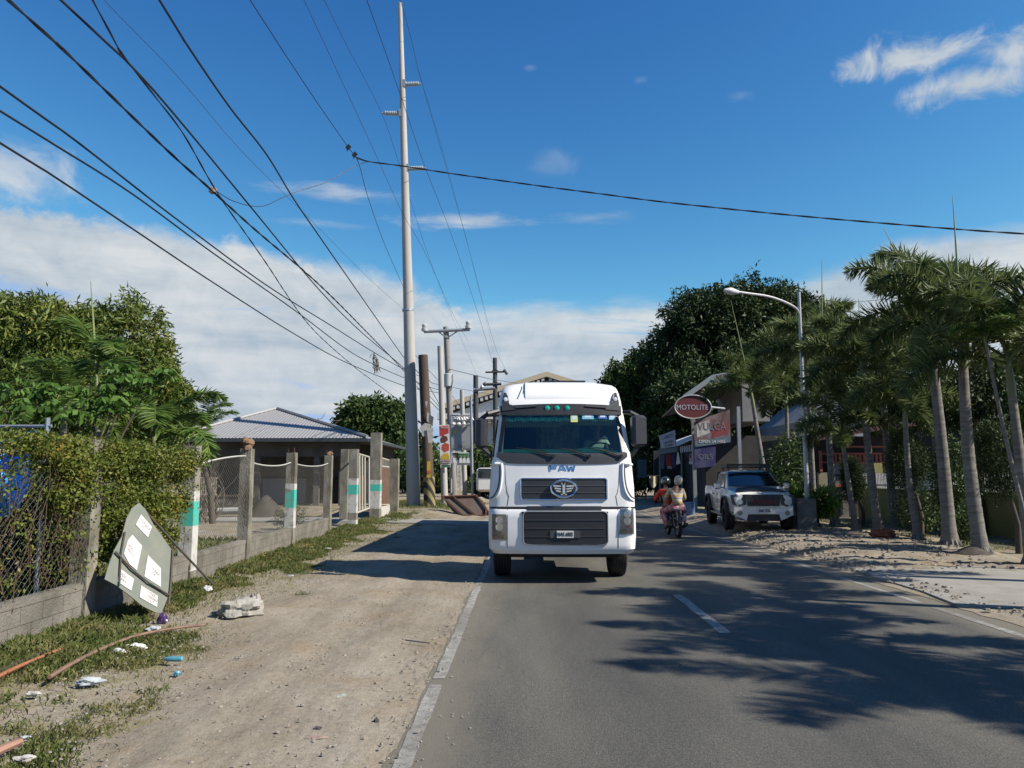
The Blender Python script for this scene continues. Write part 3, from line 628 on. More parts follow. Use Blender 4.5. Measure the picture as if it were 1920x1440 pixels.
# ================================================================ LEFT YARD
hse = empty('bungalow', (-12, 38, 0), 0, 'low bungalow with pale corrugated hip roof and dark open front behind the left fence', 'house')
e0 = P(318, 828, 38); e1 = P(688, 823, 38); zE = 3.62; ap = P(519, 768, 43.5); x0, x1 = e0.x, e1.x
hx = ap.x; rb0 = Vector((x0, 50, zE)); rb1 = Vector((x1, 50, zE)); A0 = Vector((x0, 38, zE)); A1 = Vector((x1, 38, zE)); top0 = Vector((hx, 43.5, ap.z)); top1 = Vector((hx, 45.5, ap.z))
def corr(name, col, rot=0.0, sc=9.0):
    m = bpy.data.materials.new(name); m.use_nodes = True; N, L = nodes(m); b = N['Principled BSDF']; b.inputs['Roughness'].default_value = .45; b.inputs['Metallic'].default_value = .25
    s = N.new('ShaderNodeTexCoord').outputs['Object']; w = N.new('ShaderNodeTexWave'); w.inputs['Scale'].default_value = sc; w.bands_direction = 'X' if rot == 0 else 'Y'; w.wave_profile = 'SIN'; L.new(s, w.inputs[0])
    bp = N.new('ShaderNodeBump'); bp.inputs['Distance'].default_value = .05; bp.inputs['Strength'].default_value = .8; L.new(w.outputs['Fac'], bp.inputs['Height']); L.new(bp.outputs[0], b.inputs['Normal'])
    c = RMP(N, L, NN(N, L, s, .7, 7, .7, (1, .3, 1)), [(.3, col), (.7, tuple(k * .75 for k in col))]); L.new(c, b.inputs['Base Color']); return m
def roofsl(mb, pts, th=.07):
    n = (Vector(pts[1]) - Vector(pts[0])).cross(Vector(pts[2]) - Vector(pts[0])).normalized(); mb.prism(pts, -n * th if n.z > 0 else n * th)
def slope_corr(mb, A, B, C, D, pitch=.2, amp=.035):                              # real corrugation: ridged sheet between eave AB and top DC
    A, B, C, D = map(Vector, (A, B, C, D)); n = max(4, int((B - A).length / pitch) * 4); nrm = (B - A).cross(D - A).normalized(); nrm = nrm if nrm.z > 0 else -nrm
    vs = []
    for j in range(2):
        for i in range(n + 1): t = i / n; p = (A.lerp(B, t) if j == 0 else D.lerp(C, t)); vs.append(p + nrm * (amp * math.sin(i * math.pi / 2) + .03))
    mb.add(vs, [(i, i + 1, n + 2 + i, n + 1 + i) for i in range(n)])
roof_m = corr('grey_roof_sheet', (.47, .46, .45))
def tri_corr(mb, A, B, T, pitch=.17, amp=.011):                                    # hip slope: ridges run straight up the slope
    A, B, T = map(Vector, (A, B, T)); L_ = (B - A).length; u = (B - A) / L_; t0 = (T - A).dot(u); foot = A + u * t0; up = T - foot; n = int(L_ / pitch) * 4; nrm = u.cross(up).normalized(); nrm = nrm if nrm.z > 0 else -nrm; vs = []
    for i in range(n + 1):
        s_ = L_ * i / n; h = s_ / t0 if s_ < t0 else (L_ - s_) / (L_ - t0); o = nrm * (amp * math.sin(i * math.pi / 2) + .03); vs += [A + u * s_ + o, A + u * s_ + up * h + o]
    mb.add(vs, [(2 * i, 2 * i + 2, 2 * i + 3, 2 * i + 1) for i in range(n)])
rf = MB(); tri_corr(rf, A0, A1, top0); roofsl(rf, [A0, A1, top0]); roofsl(rf, [A1, rb1, top1, top0]); roofsl(rf, [rb0, A0, top0, top1]); roofsl(rf, [rb1, rb0, top1])
ro = rf.build('roof', flat('light_roof_sheet', (.34, .335, .33), .6, metal=.1), hse)
MB().tube([A0 + Vector((0, 0, .1)), top0 + Vector((0, 0, .08))], .09, 6).tube([A1 + Vector((0, 0, .1)), top0 + Vector((0, 0, .08))], .09, 6).build('ridge_cap', flat('light_roof_sheet', (.5, .49, .48)), ro)
MB().box((x0 - .1, 37.8, zE - .16), (x1 + .1, 37.98, zE - .01)).box((x1 + .02, 37.98, zE - .16), (x1 + .18, 50, zE - .01)).build('gutter', flat('dark_gutter', (.05, .065, .075), .5), hse)
wallm = mat('grey_render', (.16, .15, .13), .9, (.09, .085, .075), 1.2, bump=.3)
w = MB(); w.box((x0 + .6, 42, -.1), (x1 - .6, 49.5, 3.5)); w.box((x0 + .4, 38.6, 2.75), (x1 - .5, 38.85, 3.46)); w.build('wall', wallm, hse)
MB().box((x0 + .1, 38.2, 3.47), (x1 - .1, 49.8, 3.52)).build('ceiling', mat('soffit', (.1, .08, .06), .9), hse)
for k, px in enumerate((375, 480, 592, 640)):
    q = P(px, 950, 38.7); MB().box((q.x - .14, 38.62, -.1), (q.x + .14, 38.83, 2.74)).build('column', wallm, hse)
sh = MB(); a_ = P(491, 960, 41.9); b_ = P(572, 960, 41.9)
for k in range(14): z = .25 + k * .1; sh.box((a_.x, 41.9 - .02 * (k % 2) - .02, z), (b_.x, 41.95, z + .098))
sh.build('shutter', flat('roller_shutter', (.36, .36, .37), .5, metal=.3), hse)
MB().box((a_.x - .1, 41.8, 1.66), (b_.x + 2.5, 41.99, 1.75)).box((b_.x + .05, 41.93, .2), (b_.x + 2.6, 41.99, 1.66)).build('dark_opening_panel', flat('dark_recess', (.035, .033, .03), .9), hse)  # flat dark panel stands in for the shade inside the open front
MB().box((x0 + 2, 40.4, -.1), (x1 - .5, 41.8, .24)).build('terrace_step', wallm, hse)
rl = MB(); a_ = P(362, 930, 36.5); b_ = P(404, 930, 36.5)
for k in range(12): x = a_.x + (b_.x - a_.x) * k / 11; rl.cbox((x, 36.5, 1.3), (.035, .035, .8))
rl.cbox(((a_.x + b_.x) / 2, 36.5, 1.7), (b_.x - a_.x + .1, .05, .05)); rl.cbox(((a_.x + b_.x) / 2, 36.5, .92), (b_.x - a_.x + .1, .06, .06))
rl.build('metal_railing', flat('cream_railing', (.5, .45, .33), .6), label='cream barred railing on the yard wall in front of the bungalow', category='railing')
a_ = P(355, 935, 36.6); b_ = P(470, 935, 36.6); yw = MB(); yw.box((a_.x - 2, 36.5, -.1), (b_.x, 36.7, .82)); yw.box((a_.x - 2, 36.46, .82), (b_.x + .1, 36.74, .9)); yw.build('stone_wall', mat('rubble_wall', (.2, .18, .15), .95, (.06, .055, .045), 3.5, bump=1, bscale=6), label='low rough stone wall across the yard left of the shutter', category='wall')
# mound of sand, gravel, weeds in the yard
def mound(name, c, r, h, mt, seed, **kw):
    def fn(u, v): q = u * 2 * math.pi; rr = (1 - v); k = 1 + .2 * noise.noise(Vector((math.cos(q) * 1.3, math.sin(q) * 1.3, seed))); return (c[0] + math.cos(q) * r * rr * k, c[1] + math.sin(q) * r * rr * k, c[2] + h * (1 - rr ** 1.3) + .06 * h * noise.noise(Vector((u * 20, v * 9, seed))))
    return MB().grid(fn, 28, 10).build(name, mt, smooth=True, **kw)
c = P(510, 968, 33); mound('sand_pile', (P(497, 968, 33).x, 33, 0), .85, 1.0, mat('damp_sand', (.09, .085, .07), .95, (.06, .055, .045), 4, bump=.6), 2, label='dark pile of sand in front of the roller shutter', category='sand pile')
sheet('gravel_yard', frange(-15, -6.1, 30), frange(17, 36, 60), lambda x, y: .0 + bump(x, y, .05, 1.1) + bump(x, y, .03, 5), mat('yard_gravel', (.42, .4, .36), .95, (.2, .18, .15), 9, bump=1, bscale=30))
grv = leafmat('yard_shrub', [(.035, .05, .015), (.07, .09, .03), (.13, .13, .05)], .2, .6)
c = P(545, 985, 26); clump('weed_clump', [((c.x, 26, .45), (.55, .5, .5))], 900, .16, .02, grv, 41, 'wiry weed clump in the gravel yard behind the striped post', 'weeds')
c = P(385, 930, 30); 
bw = MB(); rr = random.Random(8)
for i in range(26):
    p = Vector((c.x + rr.uniform(-.4, .4), 30 + rr.uniform(-.4, .4), 0)); pts = [p]
    for k in range(6): p = p + Vector((rr.uniform(-.35, .35), rr.uniform(-.2, .2), rr.uniform(.25, .5))); pts.append(p)
    bw.tube(pts, [.03, .025, .02, .015, .012, .008, .005], 4)
bw.build('bare_shrub', mat('dry_twig', (.2, .17, .13), .9), base=(c.x, 30, 0), label='leafless grey shrub inside the yard behind the chain link', category='shrub')
c = P(420, 972, 33.5); MB().tube([(c.x - 1.1, 33.6, .25), (c.x + 1.3, 33.4, .32)], .16, 10).build('concrete_pipe', flat('pale_pipe2', (.45, .45, .42), .7), label='pale concrete pipe lying in the gravel yard', category='pipe')
# trees on the left
mango = leafmat('mango_leaf', [(.018, .04, .010), (.045, .08, .016), (.09, .13, .025), (.18, .21, .04), (.26, .19, .06)], .22, .4, .5)
mango2 = leafmat('far_leaf', [(.018, .04, .012), (.04, .075, .02), (.075, .115, .03), (.12, .15, .045)], .22, .45, .35)
def EP(px, py, Y, rx, rz, ry=None): c = P(px, py, Y); k = Y / FPX; return ((c.x, c.y, c.z), (rx * k, (ry or rx) * k, rz * k))
tree('mango_tree', (-15.8, 25, 0), [EP(30, 680, 25, 150, 118), EP(-90, 710, 26, 150, 120), EP(100, 760, 24, 120, 90), EP(50, 635, 26, 120, 82), EP(140, 660, 26, 90, 92)], 3400, 14, .26, .07, mango, 51, 'broad mango tree with yellowish young leaves at the left edge of the yard', trunk_r=.3)
tree('mango_tree', (-13.0, 27, 0), [EP(225, 655, 27, 88, 98), EP(262, 740, 26, 80, 90), EP(285, 690, 27, 45, 60), EP(200, 780, 26, 110, 70), EP(315, 775, 26, 42, 60)], 2000, 14, .24, .065, mango, 52, 'rounded darker mango tree just left of the bungalow roof', trunk_r=.28)
tree('small_tree', (-11.6, 29, 0), [EP(340, 745, 29, 20, 28), EP(325, 790, 28, 38, 36)], 260, 12, .22, .06, mango2, 53, 'thin drooping treetop beside the left end of the grey roof', trunk_r=.1, limbs=4)
tree('shade_tree', (-12.2, 66, .4), [EP(700, 800, 66, 66, 56), EP(672, 790, 65, 40, 42), EP(735, 800, 66, 40, 42), EP(700, 850, 66, 70, 45)], 1500, 12, .5, .2, mango2, 54, 'round domed shade tree behind the gate and tall pole', trunk_r=.3)
tree('bushy_tree', (-8.5, 60, .4), [EP(800, 890, 60, 60, 35), EP(860, 900, 62, 60, 40), EP(905, 880, 62, 40, 45)], 900, 12, .4, .16, mango2, 55, 'low green trees behind the leaning signboards', trunk_r=.15)
c = P(582, 800, 52); bs = MB(); rr = random.Random(9)
bs.tube([(c.x, 52, 0), (c.x, 52, 4)], .12, 6)
for i in range(34):
    p = Vector((c.x + rr.uniform(-.2, .2), 52, 4 + rr.uniform(-.3, .5))); pts = [p]; dxx = rr.uniform(-.45, .5)
    for k in range(5): p = p + Vector((dxx + rr.uniform(-.12, .12), rr.uniform(-.2, .2), rr.uniform(.05, .42))); pts.append(p)
    bs.tube(pts, [.06, .05, .04, .03, .02, .012], 4)
bs.build('bare_tree', mat('dry_twig', (.2, .17, .13), .9), base=(c.x, 52, 0), label='nearly leafless spiky treetop over the bungalow roof', category='tree')
# broad leaved plant over the hedge
bl = leafmat('broad_leaf', [(.03, .075, .012), (.055, .13, .02), (.10, .19, .035), (.17, .26, .06)], .35, .35, .8)
def broad(base, heads, seed, label):
    t = empty('broadleaf_shrub', base, 0, label, 'shrub', 'large leaved shrubs over the vine hedge'); rg = np.random.default_rng(seed); pos = []; di = []; st = MB()
    for hx_, hy_, hz_ in heads:
        st.tube([base, ((base[0] + hx_) / 2, (base[1] + hy_) / 2, hz_ * .6), (hx_, hy_, hz_)], [.03, .02, .01], 5)
        for k in range(9):
            q = rg.uniform(0, 6.28); L_ = rg.uniform(.35, .6); e = np.array([hx_ + math.cos(q) * L_, hy_ + math.sin(q) * L_ * .7, hz_ + rg.uniform(-.1, .25)]); o = np.array([hx_, hy_, hz_]); st.tube([o, (o + e) / 2 + np.array([0, 0, .07]), e], .005, 4)
            for j in range(7):
                t_ = .3 + .7 * j / 6; p = o + (e - o) * t_ + np.array([0, 0, .07 * math.sin(t_ * 3.1)])
                for sg in (-1, 1): pos.append(p); di.append([-math.sin(q) * sg * .6 + math.cos(q) * .3, math.cos(q) * sg * .6, -.55])
    V, F = leaves(np.array(pos), np.array(di) + rg.normal(size=(len(pos), 3)) * .15, .16, .085, rg, .1); npmesh('foliage', V, F, bl, t); st.build('stem', mat('bark', (.11, .09, .07), .9), t)
def HP(l): return [tuple(P(a_, b_, Y)) for a_, b_, Y in l]
broad((-9.2, 12.6, 0), HP([(40, 750, 12.6), (85, 735, 12.8), (60, 780, 12.3), (110, 775, 12.5), (20, 775, 12.4)]), 61, 'bright green large leaved shrub rising over the hedge near the left edge')
broad((-7.7, 13.0, 0), HP([(190, 745, 13), (230, 730, 13.3), (250, 705, 13.4), (205, 770, 12.8), (160, 775, 12.8), (285, 715, 13.6)]), 62, 'bright green large leaved shrub over the hedge beside the small palms')
# ================================================================ PALMS (foxtail)
fox = leafmat('foxtail_leaflet', [(.04, .062, .018), (.085, .12, .035), (.155, .19, .065), (.27, .285, .13)], .28, .33, .5)
fox_y = leafmat('palm_leaflet', [(.04, .09, .02), (.08, .15, .03), (.15, .22, .045), (.22, .26, .07)], .35, .4, .8)
def frond_mesh(seed, L=2.1, arch=1.0, dens=300, ll=.36, lw=.034, bushy=1.0):
    rg = np.random.default_rng(seed); N_ = 24; pts = []; p = np.array([0., 0, 0]); a = R(74)
    for i in range(N_ + 1):
        pts.append(p.copy()); t = i / N_; a -= arch * (.03 + .085 * t); p = p + np.array([math.cos(a), .02 * math.sin(seed + t * 3), math.sin(a)]) * L / N_
    pts = np.array(pts); tan = np.gradient(pts, axis=0); tan /= np.linalg.norm(tan, axis=1, keepdims=True)
    n = dens; t = .16 + .84 * rg.random(n) ** .9; fi = t * N_; i0 = np.minimum(fi.astype(int), N_ - 1); fr_ = (fi - i0)[:, None]
    pos = pts[i0] * (1 - fr_) + pts[i0 + 1] * fr_; T = tan[i0]; side = np.tile([0., 1, 0], (n, 1)); up = np.cross(T, side); q = rg.uniform(0, 6.283, n)
    q = np.where(rg.random(n) < .45, np.where(rg.random(n) < .5, 0, np.pi) + rg.normal(size=n) * .35, q) if bushy >= 1 else np.where(rg.random(n) < .5, 0, np.pi) + rg.normal(size=n) * .3
    rad = side * np.cos(q)[:, None] + up * np.sin(q)[:, None]; d = rad * 1.0 + T * .5; d[:, 2] -= .12
    env = np.sin(np.pi * np.clip((t - .1) / .98, 0, 1) ** .8) * .75 + .3
    d /= np.linalg.norm(d, axis=1, keepdims=True); s = np.cross(d, rg.normal(size=(n, 3))); s /= np.linalg.norm(s, axis=1, keepdims=True); Ln = (ll * env * rg.uniform(.8, 1.15, n))[:, None]; w = lw
    V = np.empty((n, 6, 3)); V[:, 0] = pos - s * w * .3; V[:, 1] = pos + s * w * .3
    mid = pos + d * Ln * .55 + np.array([0, 0, -.02]); V[:, 2] = mid + s * w * .5; V[:, 3] = pos + d * Ln + np.array([0, 0, -.12]) * Ln; V[:, 4] = V[:, 3]; V[:, 5] = mid - s * w * .5
    V = V[:, [0, 1, 2, 3, 5]]; F = np.array([[0, 1, 2, 4], [4, 2, 3, 3]]); Fs = (np.arange(n)[:, None, None] * 5 + F[None]).reshape(-1, 4)
    quads = [tuple(f) for f in Fs if f[2] != f[3]]; tris = [tuple(f[:3]) for f in Fs if f[2] == f[3]]
    me = bpy.data.meshes.new('frond'); mb = MB(); mb.tube([tuple(v) for v in pts], [.028 * (1 - .8 * i / N_) + .004 for i in range(N_ + 1)], 5); o = len(mb.v)
    me.from_pydata([tuple(v) for v in mb.v] + [tuple(v) for v in V.reshape(-1, 3)], [], list(mb.f) + [tuple(i + o for i in f) for f in quads + tris]); return me
FR = [frond_mesh(s, 2.0 + .15 * (s % 3), .8 + .13 * s, 440, .47, .030) for s in range(4)]
for m_ in FR: m_.materials.append(fox)
FRY = [frond_mesh(9 + s, 1.7, 1.0 + .15 * s, 300, .42, .03, .5) for s in range(3)]
for m_ in FRY: m_.materials.append(fox_y)
FRC = [frond_mesh(19 + s, 3.2, .8 + .15 * s, 260, .7, .05, .5) for s in range(3)]
for m_ in FRC: m_.materials.append(fox_y)
trunk_m = mat('palm_trunk', (.27, .255, .225), .85, (.14, .13, .11), 3.5, bump=.4, stretch=(1, 1, 5))  # trunk colour lowered to stand in for shade from the crowns
shaft_m = mat('crownshaft', (.14, .19, .07), .45, (.2, .2, .1), 3, stretch=(1, 1, .3))
def palm(base, top, r, nf=9, sc=1.0, seed=0, label='', group='foxtail palms along the right roadside', frs=None, spear=None, shaft=.85, name='palm_tree', lean_el=None):
    rr = random.Random(seed); t = empty(name, base, 0, label, 'palm tree', group); base = Vector(base); top = Vector(top); mb = MB(); n = 30; pts = []; rad = []
    bend = Vector((rr.uniform(-.06, .06), rr.uniform(-.06, .06), 0))
    for i in range(n + 1):
        k = i / n; pts.append(base.lerp(top, k) + bend * math.sin(k * math.pi) - Vector((0, 0, .15 * (i == 0)))); bulge = 1.0 + .3 * math.exp(-(k / .06) ** 2) - .38 * k
        rad.append(r * bulge * (1.0 + (.035 if i % 2 else 0)))
    mb.tube(pts, rad, 14)
    for i in range(14):                                                            # root flare
        q = i * 6.283 / 14 + rr.uniform(-.2, .2); mb.tube([base + Vector((math.cos(q) * r * .8, math.sin(q) * r * .8, .22)), base + Vector((math.cos(q) * r * 1.7, math.sin(q) * r * 1.7, -.05))], [.03, .035], 5)
    mb.build('trunk', trunk_m, t, smooth=True, ang=60)
    ax = (top - pts[-4]).normalized(); s0 = top; s1 = top + ax * shaft * sc
    MB().tube([s0 - ax * .05, s0 + ax * .2, s0 + ax * .55 * sc, s1], [r * .6, r * .68, r * .5, r * .25], 12).build('crownshaft', shaft_m, t, smooth=True)
    frs = frs or FR
    for i in range(nf):
        o = bpy.data.objects.new('frond', frs[(i + seed) % len(frs)]); COL.objects.link(o); o.parent = t
        tier = i / max(1, nf - 1); el = R(13 - 64 * tier + rr.uniform(-8, 8)) if lean_el is None else R(rr.uniform(*lean_el)); az = i * 2.399 + seed + rr.uniform(-.2, .2); k = sc * rr.uniform(.9, 1.1)
        o.location = (s1 - base) - ax * (.28 * tier * sc); o.rotation_euler = (Matrix.Rotation(az, 3, 'Z') @ Matrix.Rotation(-el, 3, 'Y')).to_euler(); o.scale = (k, k, k)
    if spear:
        e = Vector(spear); MB().tube([s1 - ax * .2, s1.lerp(e, .5), e], [.03, .022, .006], 6).build('spear_leaf', mat('spear', (.3, .33, .14), .5, (.2, .26, .08)), t, smooth=True)
    return t
def palm_px(pb, Y, pt, Yt=None, **kw):                                             # trunk foot at pixel pb on the ground near distance Y, crownshaft foot at pixel pt
    b = P(pb[0], pb[1], Y); b.z = gz(b.x, b.y); return palm(tuple(b), tuple(P(pt[0], pt[1], Yt or Y)), **kw)
palm_px((1840, 1040), 17.2, (1806, 690), r=.155, sc=1.08, nf=10, seed=1, spear=P(1786, 368, 17.4), label='stout foxtail palm with rooty collar and the tallest upright spear')
palm_px((1782, 1028), 18.9, (1746, 655), r=.16, sc=1.12, nf=10, seed=2, spear=P(1657, 428, 19.4), label='thick shaded foxtail palm just left of the palm with the root collar')
palm_px((1648, 1003), 22.6, (1618, 735), r=.13, sc=1.05, nf=9, seed=3, spear=P(1610, 560, 22.8), label='leaning foxtail palm with trunk flared at the foot before the wooden house')
palm_px((1606, 1000), 23.6, (1583, 850), r=.095, sc=.85, nf=9, seed=4, label='slender leaning foxtail palm with pale streaked trunk beside the wooden house door')
palm_px((1566, 986), 26.0, (1546, 715), r=.125, sc=1.1, nf=9, seed=5, spear=P(1541, 487, 26), label='foxtail palm with thin upright spear, second trunk right of the planter')
palm_px((1528, 985), 28.5, (1512, 690), r=.1, sc=1.05, nf=8, seed=6, label='foxtail palm with its crown around the street lamp post')
palm_px((1447, 975), 31.5, (1413, 765), r=.12, sc=1.1, nf=9, seed=7, spear=P(1370, 562, 31), label='foxtail palm with tilted spear hanging in front of the oval red sign')
palm_px((1722, 1012), 20.6, (1698, 800), r=.1, sc=.8, nf=11, seed=8, label='small shaded palm between the thick palm and the flared leaning palm')
palm_px((1935, 1062), 15.6, (1898, 742), r=.12, sc=1.05, nf=10, seed=9, label='palm at the right edge of view with a curved trunk')
palm_px((1480, 985), 33, (1475, 770), r=.12, sc=1.1, nf=9, seed=17, label='palm behind the pickup with dark low crown beside the lamp post')
for (x, y), h_, sd_, lb_ in (((12.2, 22.9), 4.6, 31, 'palm added inside the garden wall to shade the pickup, behind the flared leaning palm'), ((12.2, 26.0), 4.7, 32, 'palm added inside the garden wall to shade the pickup, behind the slender palms')): palm((x, y, 0), (x - .2, y, h_), r=.14, sc=1.1, nf=10, seed=sd_, label=lb_)  # two palms added so that their crowns shade the pickup
hid = [((10.9, 12.6), 3.9, 1.0, 10), ((9.9, 9.7), 4.3, 1.1, 11), ((9.7, 7.0), 4.2, 1.15, 12), ((9.9, 4.9), 4.2, 1.0, 13)]
for (x, y), h, sc_, sd_ in hid: palm((x, y, 0), (x - .15, y + .1, h), r=.18, sc=sc_, nf=11, seed=sd_, label='roadside foxtail palm just outside the right edge, casting its shadow over the road')
# slim bright fronds at the right edge
gL = 'young palms rising over the vine hedge'
palm_px((122, 1000), 15.5, (120, 800), r=.09, sc=.95, nf=8, seed=21, frs=FRY, group=gL, shaft=.4, label='young feathery palm over the hedge near the left edge')
palm_px((182, 1000), 16.5, (182, 760), r=.07, sc=1.0, nf=4, seed=22, frs=FRY, group=gL, shaft=.8, spear=P(170, 527, 16.5), label='young palm over the hedge with tall thin spear and arching frond')
palm_px((300, 1000), 17.5, (292, 850), r=.1, sc=1.15, nf=9, seed=23, frs=FRY, group=gL, shaft=.4, label='young bushy palm over the hedge nearest the bungalow')
palm_px((382, 960), 44, (385, 812), r=.12, sc=.8, nf=9, seed=24, frs=FRC, group=None, shaft=.3, label='dark coconut palm top behind the left end of the bungalow roof')
palm_px((1945, 1020), 15.0, (1850, 650), r=.045, sc=.5, nf=7, seed=25, frs=FRY, group=None, shaft=.3, lean_el=(-10, 25), label='thin stemmed young palm with bright yellow green top at the right edge')
# ================================================================ WHITE TRUCK (built in its own coordinates: u right, v back, w up)
TXW, TYW = .63, 13.1
truck = empty('cargo_truck', (TXW, TYW, 0), 0, 'white cab-over cargo truck driving towards the camera with dark grilles and black mirrors', 'truck')
U = lambda px, k=110.7: (px - 984) / k - TXW
Wz = lambda py, k=110.7: H + (892 - py) / k
ROWS = [(.5, 1.17, .08, .2), (.58, 1.235, .02, .2), (.8, 1.25, .0, .2), (1.2, 1.25, .0, .2), (1.25, 1.245, .03, .2), (1.6, 1.235, .03, .2), (2.0, 1.205, .05, .2), (2.14, 1.19, .08, .19),
        (2.22, 1.185, .11, .18), (2.4, 1.165, .19, .17), (2.6, 1.14, .27, .16), (2.8, 1.12, .35, .15), (2.9, 1.108, .39, .15), (3.05, 1.09, .45, .15), (3.15, 1.08, .50, .16), (3.3, 1.06, .6, .2), (3.4, 1.03, .72, .24), (3.46, .97, .88, .28), (3.5, .86, 1.1, .3)]
def interp(w, k):
    for a_, b_ in zip(ROWS, ROWS[1:]):
        if w <= b_[0]: t = max(0, (w - a_[0]) / (b_[0] - a_[0])); return a_[k] + (b_[k] - a_[k]) * t
    return ROWS[-1][k]
BACK = 2.25
def fv(u, w): hw = interp(w, 1); return interp(w, 2) + .07 * (u / hw) ** 2          # front surface depth
def crow(w):
    hw, v0, r = interp(w, 1), interp(w, 2), interp(w, 3); pts = []; e = hw - r
    for i in range(17): u = -e + 2 * e * i / 16; pts.append((u, fv(u, w), w))
    ve = fv(e, w)
    for i in range(1, 6): q = R(90) * i / 5; pts.append((e + r * math.sin(q), ve + r * (1 - math.cos(q)), w))
    for i in range(1, 5): pts.append((hw, ve + r + (BACK - ve - r) * i / 4, w))
    for i in range(1, 8): pts.append((hw - 2 * hw * i / 8, BACK, w))
    for i in range(4): pts.append((-hw, BACK - (BACK - ve - r) * i / 4, w))
    for i in range(5): q = R(90) * (1 - i / 5); pts.append((-e - r * math.sin(q), ve + r * (1 - math.cos(q)), w))
    return pts
def cabshell(ws, skip=None, top=False, bot=False):
    mb = MB(); rings = [crow(w) for w in ws]; n = len(rings[0]); fs = []
    for k in range(len(ws) - 1):
        for j in range(n):
            if skip and skip(j, (ws[k] + ws[k + 1]) / 2): continue
            fs.append((k * n + j, k * n + (j + 1) % n, (k + 1) * n + (j + 1) % n, (k + 1) * n + j))
    vs = [p for r_ in rings for p in r_]
    if top: fs.append(tuple(range((len(ws) - 1) * n, len(ws) * n)))
    if bot: fs.append(tuple(range(n - 1, -1, -1)))
    return mb.add(vs, fs)
ws = frange(1.28, 3.5, 37)
isw = lambda j, w: 2.2 < w < 2.86 and (j < 16 or j in (18, 22, 23, 24) and False)
side = lambda j, w: 2.1 < w < 2.8 and j in (22, 23, 37, 38)
cab = cabshell(ws, lambda j, w: isw(j, w) or side(j, w), True, True).build('cab', white_paint, truck, local=True, smooth=True, ang=35)
cabshell([.5, .54, .58, .66, .8, .95, 1.1, 1.2, 1.245], None, True, True).build('bumper', white_paint, truck, local=True, smooth=True, ang=35)
cabshell([1.24, 1.285], None).build('seam', black_pl, cab, local=True).scale = (.992, .99, 1)
MB().box((-1.1, .35, 1.25), (1.1, BACK - .04, 1.3)).build('floor', dark_pl, cab, local=True)
def fpanel(poly, off, th, name, mt, parent, **kw):                                 # flat panel following the front: poly in (u,w)
    mb = MB(); n = len(poly); f_ = [(u, fv(u, w) - off, w) for u, w in poly]; b_ = [(u, fv(u, w) - off + th, w) for u, w in poly]
    # subdivide by fan over u strips so it follows the curve
    mb.add(f_ + b_, [tuple(range(n)), tuple(range(2 * n - 1, n - 1, -1))] + [(i, i + n, (i + 1) % n + n, (i + 1) % n) for i in range(n)])
    return mb.build(name, mt, parent, local=True, **kw)
def fgrid(u0, u1, w0, w1, off, th, name, mt, parent, nu=20, nv=6, **kw):
    f_ = lambda a, b: (u0 + (u1 - u0) * a, fv(u0 + (u1 - u0) * a, w0 + (w1 - w0) * b) - off, w0 + (w1 - w0) * b)
    return MB().grid(f_, nu, nv, (0, th, 0)).build(name, mt, parent, local=True, smooth=True, **kw)
def gframe(u0, u1, w0, w1, off, r, mt, name, parent, c=.04):                       # rounded frame tube
    pts = []
    for cx, cz, a0 in ((u1 - c, w1 - c, 90), (u1 - c, w0 + c, 0), (u0 + c, w0 + c, -90), (u0 + c, w1 - c, 180)):
        for k in range(5): q = R(a0 - 90 * k / 4); pts.append((cx + c * math.cos(q), 0, cz + c * math.sin(q)))
    full = []
    for a_, b_ in zip(pts, pts[1:] + pts[:1]):
        for k in range(4): t = k / 4; full.append((a_[0] + (b_[0] - a_[0]) * t, 0, a_[2] + (b_[2] - a_[2]) * t))
    full.append(full[0]); full = [(u, fv(u, w) - off, w) for u, _, w in full]
    return MB().tube(full, r, 8, False).build(name, mt, parent, local=True, smooth=True)
def smooth_l(p): return smooth_pts(p, 5)
# windscreen
gl_m = glassmat('tinted_windscreen', (.5, .70, .66), .04, .02, .75)
wu = lambda w: interp(w, 1) - interp(w, 3) + .02
fg = lambda a, b: ((-1 + 2 * a) * wu(2.18 + .7 * b), fv((-1 + 2 * a) * wu(2.18 + .7 * b), 2.18 + .7 * b) - .008, 2.18 + .7 * b)
ws_o = MB().grid(fg, 24, 10).build('windscreen', gl_m, cab, local=True, smooth=True)
for sg in (-1, 1):                                                                  # side glass
    MB().grid(lambda a, b: (sg * (interp(2.08 + .74 * b, 1) - .01), .95 + 1.15 * a, 2.08 + .74 * b), 4, 4).build('side_window', gl_m, cab, local=True)
# black visor band above the glass, cowl below, corner lamp pods
gpan = lambda u, w0, w1, off: None
def band(fn0, fn1, off, th, name, mt, n=40, hw=1.1, parent=cab):
    f_ = lambda a, b: (-hw + 2 * hw * a, fv(-hw + 2 * hw * a, 2.5) * 0 + fv(min(max(-hw + 2 * hw * a, -interp(fn0(0), 1)), interp(fn0(0), 1)), fn0(a) + (fn1(a) - fn0(a)) * b) - off, fn0(a) + (fn1(a) - fn0(a)) * b)
    return MB().grid(f_, n, 6, (0, th, 0)).build(name, mt, parent, local=True, smooth=True)
vis = band(lambda a: 2.855, lambda a: 3.02 + .035 * (1 - (2 * a - 1) ** 2), .03, .05, 'visor_band', black_pl, hw=1.06)
band(lambda a: 2.03 - .035 * (1 - (2 * a - 1) ** 4) + .09 * max(0, abs(2 * a - 1) - .86) / .14, lambda a: 2.195 - .02 * (1 - (2 * a - 1) ** 2), .014, .04, 'windscreen_cowl', dark_pl, hw=1.115)
